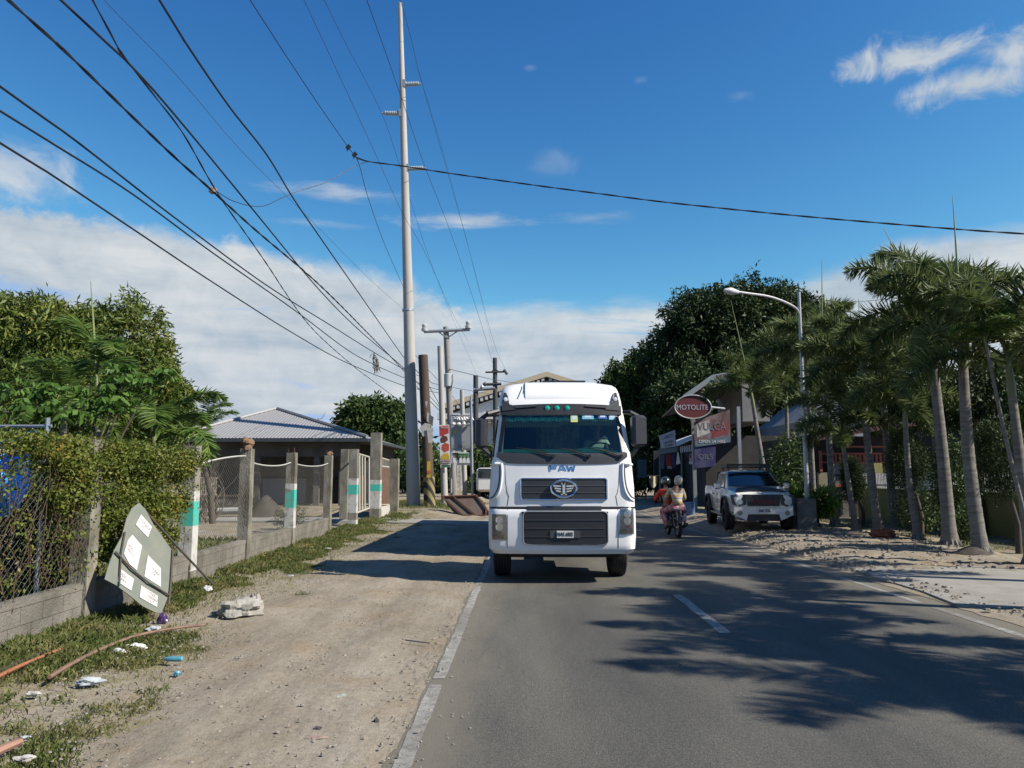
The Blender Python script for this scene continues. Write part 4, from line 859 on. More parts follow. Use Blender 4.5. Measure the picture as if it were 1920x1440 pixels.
for sg in (-1, 1):                                                                  # black pillar edges beside the glass
    f_ = lambda a, b: (sg * (interp(2.2 + .72 * b, 1) - .16 + .07 * a), fv(interp(2.2 + .72 * b, 1) - .2, 2.2 + .72 * b) - .014 + .03 * a, 2.2 + .72 * b)
    MB().grid(f_, 3, 8, (0, .02, 0)).build('pillar_trim', black_pl, cab, local=True)
    pod = fpanel([(sg * 1.03, 2.93), (sg * .78, 2.95), (sg * .8, 3.02), (sg * .9, 3.05), (sg * .93, 3.2), (sg * .965, 3.27), (sg * 1.0, 3.27), (sg * 1.03, 3.1)], .045, .08, 'lamp_pod', dark_pl, cab)
    MB().lathe([(.0, -.02), (.036, -.015), (.04, .01), (.03, .03)], (sg * .965, fv(.96, 3.14) - .05, 3.14), 'Y', 16).build('marker_lamp', flat('lens_white', (.8, .82, .82), .1, coat=1), pod, local=True, smooth=True)
    fpanel([(sg * .42, 3.005), (sg * .8, 2.975), (sg * .8, 3.01), (sg * .45, 3.04)], .055, .02, 'visor_clip', dark_pl, cab)
for u in (-.235, -.065, .115):
    MB().lathe([(0, -.022), (.04, -.012), (.046, .004), (.046, .02)], (u, fv(u, 2.98) - .038, 2.975), 'Y', 16).build('green_lamp', flat('green_lens', (.0, .52, .34), .15, coat=1), vis, local=True, smooth=True)
# roof details
MB().grid(lambda a, b: (-.62 + 1.3 * a, fv(-.62 + 1.3 * a, 3.14 + .36 * b) - .018 * min(1, b * 6), 3.14 + .36 * b + .012 * min(1, b * 4)), 10, 14, (0, .03, -.01)).build('roof_fairing', white_paint, cab, local=True, smooth=True)
MB().tube([(-.66, .5, 3.24), (-.655, .6, 3.33), (-.65, .75, 3.43)], .008, 5).build('panel_gap', black_pl, cab, local=True)
MB().cbox((.1, 1.5, 3.545), (.8, .5, .04)).build('roof_hatch', black_pl, cab, local=True)
# sun strip, pelmet, stickers
stm = flat('green_sun_strip', (.03, .30, .24), .5)
MB().grid(lambda a, b: (-1.0 + 1.97 * a, fv(-1.0 + 1.97 * a, 2.74 + .075 * b) + .012, 2.74 + .075 * b + .008 * math.sin(a * 60)), 60, 3).build('sun_strip', mat('leafy_strip', (.02, .20, .17), .6, (.12, .5, .42), 30, thr=(.45, .55)), cab, local=True)
fr = MB()
for k in range(70): u = -.98 + 1.94 * k / 69; fr.cbox((u, fv(u, 2.7) + .02, 2.715 - (.03 if k < 35 else 0)), (.014, .005, .1))
fr.build('curtain_fringe', flat('fringe', (.28, .25, .14), .8), cab, local=True)
for i, (px, py, w_, h_, c1) in enumerate(((1077, 774, .12, .15, (.6, .62, .2)), (1103, 771, .2, .1, (.15, .45, .65)), (1131, 771, .15, .08, (.03, .1, .45)), (1149, 771, .11, .11, (.3, .6, .75)))):
    u, w = U(px, 108.3), Wz(py, 108.3) - .09; st_ = fgrid(u - w_ / 2, u + w_ / 2, w - h_ / 2, w + h_ / 2, .014, .002, 'sticker', flat('sticker_%d' % i, c1, .5), ws_o, 3, 3)
    fgrid(u - w_ * .3, u + w_ * .3, w - h_ * .2, w + h_ * .3, .0165, .002, 'sticker_emblem', flat('sticker_pale', (.55, .65, .68), .5), st_, 3, 3)
dr = MB(); rr = random.Random(4)
for k in range(14): t = k / 13; dr.lathe([(.0, -.012), (.012, 0), (0, .012)], ((t - .5) * .26, .48, 2.78 - .1 * (1 - abs(2 * t - 1))), 'Z', 6)
for k in range(7): dr.lathe([(.0, -.014), (.009, 0), (0, .014)], (.0, .48, 2.66 - k * .022), 'Z', 6)
for k in range(6): dr.lathe([(.0, -.014), (.007, 0), (0, .014)], (.18 + k * .01, .48, 2.72 - k * .04), 'Z', 6)
dr.build('hanging_beads', flat('beads', (.35, .12, .12), .3), cab, local=True, smooth=True)
# inside
MB().grid(lambda a, b: (-1.05 + 2.1 * a, .17 + .55 * b, 2.2 + .06 * math.sin(b * 3.1) + (.07 * math.exp(-((a - .78) / .12) ** 2) * b)), 30, 8, (0, 0, -.3)).build('dashboard', mat('teal_dash', (.1, .36, .3), .8, (.06, .25, .22), 5), cab, local=True, smooth=True)
MB().box((-1.08, 1.95, 1.3), (1.08, 2.0, 3.2)).build('rear_wall', flat('cab_lining', (.10, .10, .09), .9), cab, local=True)
MB().grid(lambda a, b: (-.42 + .84 * a, 1.8 + .03 * math.sin(a * 40), 2.15 + .6 * b), 40, 4).build('curtain', mat('patterned_curtain', (.8, .7, .48), .9, (.4, .34, .24), 6), cab, local=True)
for u in (-.68, .68):
    MB().bbox((u, 1.35, 1.75), (.55, .55, .2), .05).bbox((u, 1.6, 2.15), (.52, .16, .8), .05).bbox((u, 1.6, 2.66), (.3, .12, .22), .04).build('seat', flat('seat_fabric', (.035, .033, .05), .9), cab, local=True, smooth=True)
swp = []
for k in range(25): q = 6.2832 * k / 24; swp.append((.72 + .23 * math.cos(q), .74 + .09 * math.sin(q), 2.24 + .2 * math.sin(q) * .62 + .02))
MB().tube(swp, .014, 6, False).tube([(.72, .74, 2.25), (.72, .55, 2.1)], .03, 8).cbox((.72, .745, 2.25), (.4, .015, .03)).build('steering_wheel', black_pl, cab, local=True)
# driver
skin_m = flat('skin', (.32, .17, .11), .6); hair_m = flat('dark_hair', (.012, .01, .01), .7); cream_shirt = mat('cream_shirt', (.62, .6, .5), .85, (.5, .48, .4), 4)
def head(c, r, mt, parent, face=1, tilt=0.0, nm=None):
    """a head with brow, nose, mouth and ears, facing -Y when face=1"""
    mb = MB()
    def f_(a, b):
        th = 2 * math.pi * a; ph = math.pi * b; x, y, z = math.sin(ph) * math.cos(th), math.sin(ph) * math.sin(th), math.cos(ph)
        X, Y_, Z = x * .78, y * .95, z * 1.22
        if z < -.1: k = 1 - .3 * min(1, (-z - .1)); X *= k; Y_ = Y_ * (1 - .12 * (-z)) - .06
        if y < -.55: Y_ += -.16 * math.exp(-((x / .16) ** 2 + ((z + .02) / .22) ** 2)) + .09 * (math.exp(-(((x - .3) / .15) ** 2 + ((z - .16) / .1) ** 2)) + math.exp(-(((x + .3) / .15) ** 2 + ((z - .16) / .1) ** 2))) - .05 * math.exp(-((x / .3) ** 2 + ((z + .45) / .06) ** 2))
        return (c[0] + X * r, c[1] + Y_ * r * face, c[2] + Z * r)
    mb.grid(f_, 32, 22)
    for sg in (-1, 1): mb.lathe([(.01, -.3 * r), (.16 * r, -.15 * r), (.18 * r, .12 * r), (.02, .28 * r)], (c[0] + sg * .8 * r, c[1] + .05 * r * face, c[2] + .02 * r), 'Z', 8)
    return mb.build(nm or 'head', mt, parent, local=True, smooth=True)
drv = empty('person', (TXW, TYW, 0), 0, 'truck driver in a pale cream shirt sitting behind the steering wheel of the white truck', 'person')
bp = [(.7, 1.35, 1.92), (.7, 1.38, 2.12), (.7, 1.36, 2.34), (.7, 1.34, 2.46), (.7, 1.33, 2.56), (.7, 1.31, 2.66), (.52, 1.34, 2.4), (.88, 1.34, 2.4), (.46, 1.2, 2.17), (.95, 1.18, 2.17), (.55, .88, 2.24), (.9, .86, 2.27), (.57, .78, 2.29), (.89, .77, 2.32), (.6, 1.0, 1.9), (.8, 1.0, 1.9), (.6, .85, 1.5), (.8, .85, 1.5)]
be = [(0, 1), (1, 2), (2, 3), (3, 4), (4, 5), (2, 6), (2, 7), (6, 8), (7, 9), (8, 10), (9, 11), (10, 12), (11, 13), (0, 14), (0, 15), (14, 16), (15, 17)]
def fingers(parent_pts, edges, rad, root, dirv, s=1.0, curl=Vector((0, 0, -1))):
    """five short bent fingers grown from a wrist joint"""
    b = Vector(parent_pts[root]); d = Vector(dirv).normalized(); sd = d.cross(curl).normalized()
    for i in range(5):
        o = (i - 1.5) * .02 * s if i < 4 else -.045 * s; ln = (.075, .085, .08, .065, .055)[i] * s; k = len(parent_pts)
        p0 = b + sd * o + d * .03 * s; p1 = p0 + d * ln * .55 + (sd * -.02 * s if i == 4 else Vector((0, 0, 0))); p2 = p1 + d * ln * .2 + curl * ln * .45
        parent_pts += [tuple(p0), tuple(p1), tuple(p2)]; edges += [(root, k), (k, k + 1), (k + 1, k + 2)]; rad += [.012 * s, .009 * s, .007 * s]
br = [.12, .13, .14, .07, .055, .075, .06, .06, .042, .042, .032, .032, .026, .026, .08, .08, .05, .05]
fingers(bp, be, br, 12, (.1, -1, .1)); fingers(bp, be, br, 13, (-.1, -1, .1))
body = skin('body', bp, be, br, skin_m, drv); head((.7, 1.29, 2.7), .105, skin_m, body, 1)
shp = [bp[i] for i in (0, 1, 2, 6, 7, 8, 9)] + [(.5, 1.06, 2.2), (.93, 1.04, 2.21)]
skin('shirt', shp, [(0, 1), (1, 2), (2, 3), (2, 4), (3, 5), (4, 6), (5, 7), (6, 8)], [.145, .155, .165, .085, .085, .062, .062, .052, .052], cream_shirt, drv)
skin('trousers', [bp[0], bp[14], bp[15], bp[16], bp[17]], [(0, 1), (0, 2), (1, 3), (2, 4)], [.14, .095, .095, .07, .07], flat('dark_trousers', (.02, .02, .03), .9), drv)
MB().grid(lambda a, b: (.7 + .088 * math.sin(math.pi * b * .56) * math.cos(6.283 * a), 1.305 + .108 * math.sin(math.pi * b * .56) * math.sin(6.283 * a), 2.715 + .128 * math.cos(math.pi * b * .56)), 20, 10).build('hair', hair_m, drv, local=True, smooth=True)
MB().bbox((-.72, 1.5, 2.35), (.62, .3, .9), .08).build('dark_bundle', flat('dark_bundle', (.012, .012, .02), .9), cab, local=True, smooth=True)
# lettering, badge
blue_ch = flat('blue_chrome', (.12, .30, .62), .35)
def ftext(s_, u, w, size, mt, parent, off=.02, sx=1.0, bold=0.0, name='lettering'): return text(s_, size, mt, parent, TL(u, fv(u, w) - off, w), name, .005, bold, sx)
lb = MB()
def stroke(u0, w0, u1, w1, t=.026):
    d = Vector((u1 - u0, 0, w1 - w0)).normalized(); n = Vector((-d.z, 0, d.x)) * t / 2; a_, b_ = Vector((u0, 0, w0)), Vector((u1, 0, w1)); y0 = fv(0, 1.94) - .007
    lb.prism([a_ + n + Vector((0, y0, 0)), b_ + n + Vector((0, y0, 0)), b_ - n + Vector((0, y0, 0)), a_ - n + Vector((0, y0, 0))], (0, .02, 0))
wb, wt_ = 1.875, 1.975
for s_ in ((-.205, wb, -.205, wt_), (-.217, wt_ - .011, -.085, wt_ - .011), (-.205, 1.925, -.1, 1.925), (-.06, wb, -.012, wt_), (-.012, wt_, .012, wt_), (.012, wt_, .06, wb), (-.035, 1.905, .035, 1.905), (.085, wt_, .115, wb), (.115, wb, .15, wt_ - .02), (.15, wt_ - .02, .185, wb), (.185, wb, .215, wt_)): stroke(*s_)
lb.build('letter_badge', blue_ch, cab, local=True)
# upper grille
g1u0, g1u1, g1w0, g1w1 = U(976), U(1137), Wz(936), Wz(897)
gr1 = fgrid(g1u0, g1u1, g1w0, g1w1, .012, .03, 'upper_grille', dark_pl, truck)
for k in range(1, 3):
    w = g1w0 + (g1w1 - g1w0) * k / 3; fgrid(g1u0 + .02, g1u1 - .02, w - .006, w + .006, .02, .01, 'grille_bar', flat('bar_grey', (.09, .09, .1), .4), gr1, 20, 1)
gframe(g1u0, g1u1, g1w0, g1w1, .016, .013, chrome, 'grille_surround', gr1)
eu, ew = U(1056), Wz(916); oval = []
for k in range(37): q = 6.2832 * k / 36; oval.append((eu + .215 * math.cos(q), fv(eu, ew) - .05, ew + .135 * math.sin(q)))
emb = MB().tube(oval, .019, 8, False).build('oval_emblem', chrome, gr1, local=True, smooth=True)
eb = MB(); eb.cbox((eu, fv(eu, ew) - .05, ew), (.045, .03, .2)); eb.cbox((eu - .015, fv(eu, ew) - .05, ew + .085), (.05, .03, .03)); eb.cbox((eu, fv(eu, ew) - .05, ew - .095), (.1, .03, .02))
for sg in (-1, 1):
    for k in range(3): l = .14 - .025 * k; eb.prism([(eu + sg * .045, 0, ew + .055 - k * .045), (eu + sg * (.045 + l), 0, ew + .062 - k * .04), (eu + sg * (.04 + l * .95), 0, ew + .036 - k * .04), (eu + sg * .045, 0, ew + .03 - k * .045)], (0, .02, 0))
eb.v = [(a, fv(eu, ew) - .055 + (b if b < .1 else b - (fv(eu, ew) - .05)), c) for a, b, c in eb.v]; eb.build('emblem_figure', chrome, emb, local=True)
# slot, lower grille, plate, lamps
fgrid(U(988), U(1126), Wz(956), Wz(948), .006, .02, 'hood_slot', black_pl, cab, 12, 1)
l0, l1, lw0, lw1 = U(978), U(1138), Wz(1018), Wz(958)
poly = [(l0, lw1), (l1, lw1), (l1 + .01, lw0 + .06), (l1 - .05, lw0), (l0 + .07, lw0), (l0 + .03, lw0 + .04)]
lg = MB().grid(lambda a, b: ((l0 + .05 * (1 - b)) + (l1 - l0 - .08 * (1 - b)) * a, fv(l0 + (l1 - l0) * a, 1.0) - .012, lw0 + (lw1 - lw0) * b), 16, 6, (0, .03, 0)).build('lower_grille', black_pl, truck, local=True)
for k in range(1, 4): w = lw0 + (lw1 - lw0) * k / 4; fgrid(l0 + .06, l1 - .06, w - .01, w + .004, .022, .012, 'grille_bar', flat('bar_dark', (.05, .05, .055), .4), lg, 14, 1)
gframe(l0 + .02, l1 - .01, lw0, lw1, .014, .011, flat('satin_grey', (.35, .35, .35), .35, metal=.4), 'grille_surround', lg, .07)
pu, pw = U(1058), Wz(999); pl = MB().cbox((pu, fv(pu, pw) - .035, pw), (.28, .012, .115)).build('number_plate', flat('plate_white', (.62, .6, .56), .5), truck, local=True)
text('NAE 6802', .085, flat('plate_text', (.03, .05, .05), .6), pl, TL(pu, fv(pu, pw) - .045, pw), 'plate_lettering', .002, .002, .72)
MB().cbox((pu, fv(pu, pw) - .02, pw), (.5, .01, .12)).build('plate_carrier', flat('carrier', (.06, .06, .06), .5), lg, local=True)
for px, rr_ in ((942, 1), (1146, 0)):
    pass
for sg, (p0, p1, y0, y1) in ((-1, (920, 949, 963, 1010)), (1, (1169, 1191, 952, 999))):
    u0, u1, w0, w1 = U(p0), U(p1), Wz(y1), Wz(y0)
    if sg < 0: u0 = -1.19; u1 = -.945
    else: u0 = .975; u1 = 1.2
    def hl(a, b): 
        u = u0 + (u1 - u0) * a; w = w0 + (w1 - w0) * b; hw = 1.25; e = hw - .2; v = fv(u, w)
        if abs(u) > e: dd = min(.199, abs(u) - e); v = fv(e, w) + .2 - math.sqrt(.2 ** 2 - dd ** 2)
        return (u + sg * -.03 * (1 - b) * (a if sg < 0 else (1 - a)), v, w)
    hb_ = MB().grid(lambda a, b: (hl(a, b)[0], hl(a, b)[1] - .006, hl(a, b)[2]), 8, 8, (0, .03, 0)).build('headlight', flat('lamp_housing', (.4, .4, .4), .25, metal=.8), truck, local=True, smooth=True)
    for k, rk in ((.78, .06), (.5, .062)):
        c = hl(.5, k); MB().lathe([(rk, -.012), (rk * .8, .0), (.02, .02)], (c[0], c[1] - .012, c[2]), 'Y', 18).build('reflector', chrome, hb_, local=True, smooth=True)
    c = hl(.55, .28); MB().lathe([(.025, -.012), (.02, .01)], (c[0], c[1] - .01, c[2]), 'Y', 12).build('indicator_bulb', flat('amber', (.6, .12, .03), .3), hb_, local=True)
    MB().grid(lambda a, b: (hl(.1 + .8 * a, .04 + .16 * b)[0], hl(.1 + .8 * a, .1)[1] - .018, hl(a, .04 + .16 * b)[2]), 4, 3).build('fog_lamp', flat('fog_glass', (.2, .19, .16), .2, coat=1), hb_, local=True)
    MB().grid(lambda a, b: (hl(a, b)[0], hl(a, b)[1] - .03, hl(a, b)[2]), 10, 10).build('lens', glassmat('lamp_glass', (.8, .82, .83), .05, .05, .8), hb_, local=True, smooth=True)
    # bumper corner seam, air deflector at the cab corner, hood shut line
    MB().tube([(sg * .925, fv(.925, w) - .0, w) for w in frange(.6, 1.24, 6)], .006, 5).build('seam', black_pl, cab, local=True)
    MB().tube([(sg * .97, fv(.97, 2.02) + .0, 2.02), (sg * .955, fv(.955, 1.7) + .0, 1.7), (sg * .93, fv(.93, 1.53), 1.53), (sg * .9, fv(.9, 1.46), 1.46), (sg * .8, fv(.8, 1.42), 1.42)][:4] + [(sg * .925, fv(.925, 1.3), 1.3)], .0055, 5).build('hood_shut_line', flat('gap_grey', (.12, .12, .12), .8), cab, local=True)
    ew_ = lambda w: interp(w, 1) - .2
    def edge(u, w, o=0.0):                                                          # point on the cab front or its rounded corner
        e = ew_(w); au = abs(u)
        if au <= e: return (u, fv(u, w) - o, w)
        dd = min(.197, au - e); return (u, fv(e, w) + .2 - math.sqrt(.04 - dd * dd) - o, w)
    ptsd = [(1.06, 2.0), (1.055, 1.85), (1.07, 1.68), (1.1, 1.56), (1.16, 1.46), (1.22, 1.42)]
    MB().tube(smooth_l([edge(sg * u, w, .004) for u, w in ptsd]), .012, 6).build('air_deflector', flat('deflector_gap', (.1, .1, .1), .7), cab, local=True, smooth=True)
    MB().tube(smooth_l([edge(sg * u, w, .012) for u, w in ((1.03, 2.01), (1.02, 1.85), (1.035, 1.66), (1.07, 1.52), (1.14, 1.42), (1.21, 1.38))]), .02, 8).build('deflector_lip', white_paint, cab, local=True, smooth=True)
    MB().tube([edge(sg * 1.05, 2.0, .01), edge(sg * 1.12, 2.0, .03), edge(sg * 1.2, 1.99, .03)], [.025, .035, .02], 8).build('deflector_cap', white_paint, cab, local=True, smooth=True)
# wipers
for i, (ax_, ex) in enumerate(((-.15, -.78), (.46, -.14), (1.0, .42))):
    wz = 2.15; MB().tube([(ax_, fv(ax_, wz) - .05, wz - .02), ((ax_ + ex) / 2, fv((ax_ + ex) / 2, wz + .08) - .045, wz + .075), (ex + .12, fv(ex, wz + .1) - .035, wz + .11)], [.016, .011, .008], 6).tube([(ax_ - .12, fv(ax_, wz + .06) - .025, wz + .07), (ex, fv(ex, wz + .13) - .022, wz + .125)], .007, 5).lathe([(.03, -.02), (.03, .03)], (ax_, fv(ax_, wz) - .05, wz - .02), 'Y', 10).build('wiper', black_pl, cab, local=True, smooth=True)
# mirrors
def mirror(sg, u0, u1, w0, w1, v, yaw):
    M_ = Matrix.Translation((sg * (u0 + u1) / 2, v, (w0 + w1) / 2)) @ Matrix.Rotation(yaw, 4, 'Z'); mb = MB(); mb2 = MB().bbox((0, 0, 0), (u1 - u0, .17, w1 - w0), .045); mb.add([M_ @ Vector(p) for p in mb2.v], mb2.f)
    o = mb.build('mirror', flat('mirror_shell', (.035, .036, .04), .4), truck, local=True, smooth=True)
    g = MB().cbox((0, .09, .0), ((u1 - u0) * .8, .008, (w1 - w0) * .8)); MB().add([M_ @ Vector(p) for p in g.v], g.f).build('mirror_glass', chrome, o, local=True)
    MB().tube([(sg * 1.08, .35, w1 + .06), (sg * (u0 + .0), v - .02, w1 + .05), (sg * (u0 + u1) / 2, v, w1 - .02)], [.035, .04, .04], 8).build('mirror_arm', black_pl, o, local=True, smooth=True); MB().tube([(sg * 1.15, .3, w0 - .22), (sg * 1.24, v, w0 - .1), (sg * (u0 + u1) / 2, v, w0 + .02)], [.03, .045, .03], 8).build('mirror_arm', black_pl, o, local=True, smooth=True)
mirror(-1, 1.29, 1.48, 2.27, 2.8, .3, R(-32)); mirror(1, 1.2, 1.47, 2.3, 2.84, .3, R(18))
MB().tube([(-1.09, .35, 2.92), (-1.28, .24, 2.86)], .05, 8).build('mirror_bracket', black_pl, cab, local=True)
# under the cab: wheels, axle, beams
def wheel(u, v, r, wd, parent, nm='wheel', rim=None, front=-1):
    h = wd / 2; t = MB().lathe([(r * .55, -h), (r * .9, -h), (r * .985, -h * .85), (r, -h * .55), (r, h * .55), (r * .985, h * .85), (r * .9, h), (r * .55, h)], (u, v, r), 'X', 40, True).build(nm, rubber, parent, local=True, smooth=True)
    tr = MB()
    for k in range(40):
        q = 6.2832 * k / 40; c_, s_ = math.cos(q), math.sin(q)
        for sx_ in (-.62, 0, .62): tr.cbox((u + sx_ * h, v + c_ * (r + .002), r + s_ * (r + .002)), (h * .5, .03, .03)) if False else None
    g_ = MB()
    for sx_ in (-.5, -.17, .17, .5): g_.lathe([(r * 1.001, sx_ * h - .006), (r * 1.004, sx_ * h - .006), (r * 1.004, sx_ * h + .006), (r * 1.001, sx_ * h + .006)], (u, v, r), 'X', 40, True)
    g_.build('tread_groove', black_pl, t, local=True)
    MB().lathe([(.02, -h * .35), (r * .25, -h * .4), (r * .3, -h * .2), (r * .48, -h * .3), (r * .56, -h * .8), (r * .56, h * .8), (r * .48, h * .3), (r * .3, h * .2), (r * .25, h * .4), (.02, h * .35)], (u, v, r), 'X', 30).build('rim', rim or steel, t, local=True, smooth=True); return t
for sg in (-1, 1): wheel(sg * 1.04, 1.35, .5, .3, truck)
ch = MB(); ch.box((-.95, 1.25, .38), (.95, 1.45, .56)); ch.box((-.45, .6, .6), (-.3, 14, .85)); ch.box((.3, .6, .6), (.45, 14, .85)); ch.box((-.9, .35, .42), (.9, .5, .6)); ch.box((-.5, 2.2, .45), (.5, 3.6, .9)); ch.box((-.35, 1.3, .34), (.2, 1.9, .7)); ch.build('chassis', flat('chassis_black', (.015, .015, .015), .8), truck, local=True)
mf = MB()
for sg in (-1, 1): mf.grid(lambda a, b: (sg * (.86 + .38 * b), 1.35 + .66 * math.cos(math.pi * a), .55 + .62 * math.sin(math.pi * a)), 12, 2, (0, 0, .02))
mf.build('mudguard', black_pl, truck, local=True, smooth=True)
bx = empty('x', (0, 0, 0)); bpy.data.objects.remove(bx)
MB().box((-1.2, 4.15, 1.02), (1.2, 16.8, 3.15)).build('cargo_box', flat('cargo_panel', (.5, .5, .5), .5), truck, local=True)
MB().box((-1.2, 4.15, .86), (1.2, 16.8, 1.015)).build('cargo_bed', flat('chassis_black', (.015, .015, .015)), truck, local=True)
for v in (5.2, 12.6, 14.0):
    for sg in (-1, 1): wheel(sg * .98, v, .5, .42, truck)
MB().box((-1.0, 6.2, .35), (1.0, 11.6, .86)).build('side_skirt', flat('chassis_black', (.015, .015, .015)), truck, local=True)

# ================================================================ PICKUP
pk = empty('pickup_truck', (7.05, 23.25, .15), R(-5), 'white lifted pickup truck with black bonnet stripe and roof rack parked under the palms', 'pickup truck')
wp_ = flat('pickup_white', (.72, .71, .66), .3, coat=.7)
def prof_loft(secs, n_side=None):
    """secs: list of (v, [(half_width, w), ...]) closed across the top; symmetric"""
    mb = MB(); rings = []
    for v, pr in secs: rings.append([(-a, v, w) for a, w in pr] + [(a, v, w) for a, w in reversed(pr)])
    n = len(rings[0]); vs = [p for r_ in rings for p in r_]; fs = [(k * n + j, (k + 1) * n + j, (k + 1) * n + (j + 1) % n, k * n + (j + 1) % n) for k in range(len(rings) - 1) for j in range(n)]
    fs += [tuple(range(n)), tuple(range(len(vs) - 1, len(vs) - n - 1, -1))]; return mb.add(vs, fs)
BS = [(0.02, [(.62, .52), (.72, .62), (.78, .98), (.7, 1.06), (.4, 1.1)]), (.12, [(.8, .48), (.88, .6), (.88, 1.0), (.78, 1.14), (.4, 1.17)]), (.5, [(.84, .45), (.93, .6), (.94, 1.02), (.83, 1.2), (.4, 1.24)]),
      (1.15, [(.85, .42), (.93, .55), (.95, 1.08), (.87, 1.24), (.4, 1.29)]), (1.55, [(.85, .42), (.93, .55), (.95, 1.1), (.88, 1.26), (.4, 1.32)]), (2.6, [(.85, .42), (.93, .55), (.95, 1.12), (.88, 1.26), (.4, 1.3)]),
      (3.6, [(.85, .42), (.93, .55), (.95, 1.12), (.88, 1.24), (.4, 1.25)]), (3.75, [(.85, .5), (.93, .6), (.95, 1.14), (.92, 1.3), (.86, 1.3)]), (5.3, [(.85, .55), (.92, .6), (.94, 1.14), (.92, 1.3), (.86, 1.3)]), (5.35, [(.8, .6), (.88, .65), (.9, 1.12), (.88, 1.27), (.8, 1.27)])]
pb = prof_loft(BS).build('body', wp_, pk, local=True, smooth=True, ang=30)
GH = [(1.35, [(.83, 1.24), (.8, 1.27), (.5, 1.29)]), (1.75, [(.83, 1.24), (.75, 1.52), (.5, 1.56)]), (2.15, [(.84, 1.24), (.70, 1.75), (.45, 1.80)]), (2.45, [(.84, 1.24), (.68, 1.78), (.45, 1.84)]), (3.1, [(.84, 1.24), (.68, 1.78), (.45, 1.83)]), (3.45, [(.84, 1.24), (.7, 1.72), (.45, 1.77)]), (3.68, [(.83, 1.24), (.8, 1.27), (.5, 1.27)])]
prof_loft(GH).build('cabin', wp_, pk, local=True, smooth=True, ang=30)
dgl = flat('dark_glass', (.012, .016, .022), .06, coat=1)
MB().grid(lambda a, b: ((-1 + 2 * a) * (.77 - .13 * b), 1.36 + .74 * b - .06 * (1 - (2 * a - 1) ** 2), 1.305 + .44 * b + .025), 12, 6, (0, -.012, .012)).build('windscreen', dgl, pk, local=True, smooth=True)
for sg in (-1, 1):
    for v0, v1, t0, t1 in ((1.75, 2.48, 2.12, 2.5), (2.54, 3.3, 2.54, 3.2)):
        f_ = lambda a, b: (sg * ((.835 - .135 * b) + .008), (v0 + (v1 - v0) * a) * (1 - b) + (t0 + (t1 - t0) * a) * b, 1.28 + .44 * b)
        MB().grid(f_, 5, 4, (sg * .008, 0, 0)).build('side_window', dgl, pk, local=True)
    m_ = MB().bbox((sg * 1.06, 1.62, 1.33), (.2, .1, .2), .03).tube([(sg * .86, 1.65, 1.28), (sg * 1.0, 1.63, 1.28)], .03, 6).build('mirror', flat('mirror_chrome', (.6, .6, .6), .2, metal=.8), pk, local=True, smooth=True)
    for vc in (.92, 4.3):
        MB().grid(lambda a, b: (sg * (.93 + .1 * b), vc + (.53 + .02 * b) * math.cos(math.pi * a), .45 + (.53) * math.sin(math.pi * a) + .02 * b), 18, 2, (0, 0, .05)).build('wheel_arch', black_pl, pk, local=True, smooth=True)
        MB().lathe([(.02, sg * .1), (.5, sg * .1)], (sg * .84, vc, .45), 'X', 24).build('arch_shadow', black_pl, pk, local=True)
        t = wheel(sg * .87, vc, .41, .27, pk, rim=flat('dark_rim', (.04, .04, .045), .4, metal=.5))
    MB().box((sg * .9, 1.5, .42), (sg * .99, 3.7, .47)).build('side_step', steel, pk, local=True)
    for v in (2.4, 3.2): MB().cbox((sg * .96, v, 1.06), (.03, .16, .03)).build('door_handle', black_pl, pk, local=True)
    MB().tube([(sg * .955, 1.72, .6), (sg * .962, 1.7, 1.1)], .006, 4).tube([(sg * .955, 2.5, .6), (sg * .962, 2.5, 1.1)], .006, 4).tube([(sg * .955, 3.4, .6), (sg * .962, 3.45, 1.1)], .006, 4).build('door_gap', black_pl, pk, local=True)
    hl_ = MB().prism([(sg * .92, .10, 1.08), (sg * .5, .0, 1.1), (sg * .5, .0, .8), (sg * .68, .0, .74), (sg * .88, .08, .8)], (0, .1, 0)).build('headlight', flat('smoked_lamp', (.04, .045, .05), .3), pk, local=True)
    MB().lathe([(.08, -.02), (.075, -.01), (.02, .03)], (sg * .68, .0, .88), 'Y', 16).build('reflector', flat('lamp_glow', (.45, .55, .62), .15, metal=.6), hl_, local=True, smooth=True)
    MB().lathe([(.075, -.03), (.07, .0), (.02, .03)], (sg * .68, .02, .56), 'Y', 14).build('fog_lamp', flat('fog2', (.25, .25, .25), .3, metal=.5), pk, local=True, smooth=True)
MB().prism([(-.5, -.015, 1.1), (.5, -.015, 1.1), (.46, -.03, .76), (-.46, -.03, .76)], (0, .12, 0)).build('grille', black_pl, pk, local=True)
red_l = flat('red_letters', (.3, .015, .02), .5)
text('RANGER', .15, red_l, pk, TL(0, -.035, .88), 'grille_lettering', .01, .0, 1.25)
MB().prism([(-.84, .0, .72), (.84, .0, .72), (.86, .02, .5), (.5, .0, .34), (.44, -.01, .54), (-.44, -.01, .54), (-.5, .0, .34), (-.86, .02, .5)], (0, .16, 0)).build('front_bumper', wp_, pk, local=True)
MB().box((-.46, .03, .32), (.46, .15, .54)).build('lower_intake', black_pl, pk, local=True)
pl = MB().cbox((.02, -.03, .62), (.4, .015, .15)).build('number_plate', flat('plate_white', (.62, .6, .56)), pk, local=True)
text('ABK 3726', .11, flat('plate_text', (.03, .05, .05)), pl, TL(.02, -.042, .62), 'plate_lettering', .002, .003, .72)
MB().grid(lambda a, b: ((-.78 + 1.56 * a) * (1 - .25 * b), .13 + .8 * b, 1.165 + .095 * b + .045 * (1 - (2 * a - 1) ** 2)), 10, 8, (0, 0, .012)).build('bonnet_stripe', flat('matt_black', (.02, .024, .03), .5), pk, local=True, smooth=True)
rk = MB()
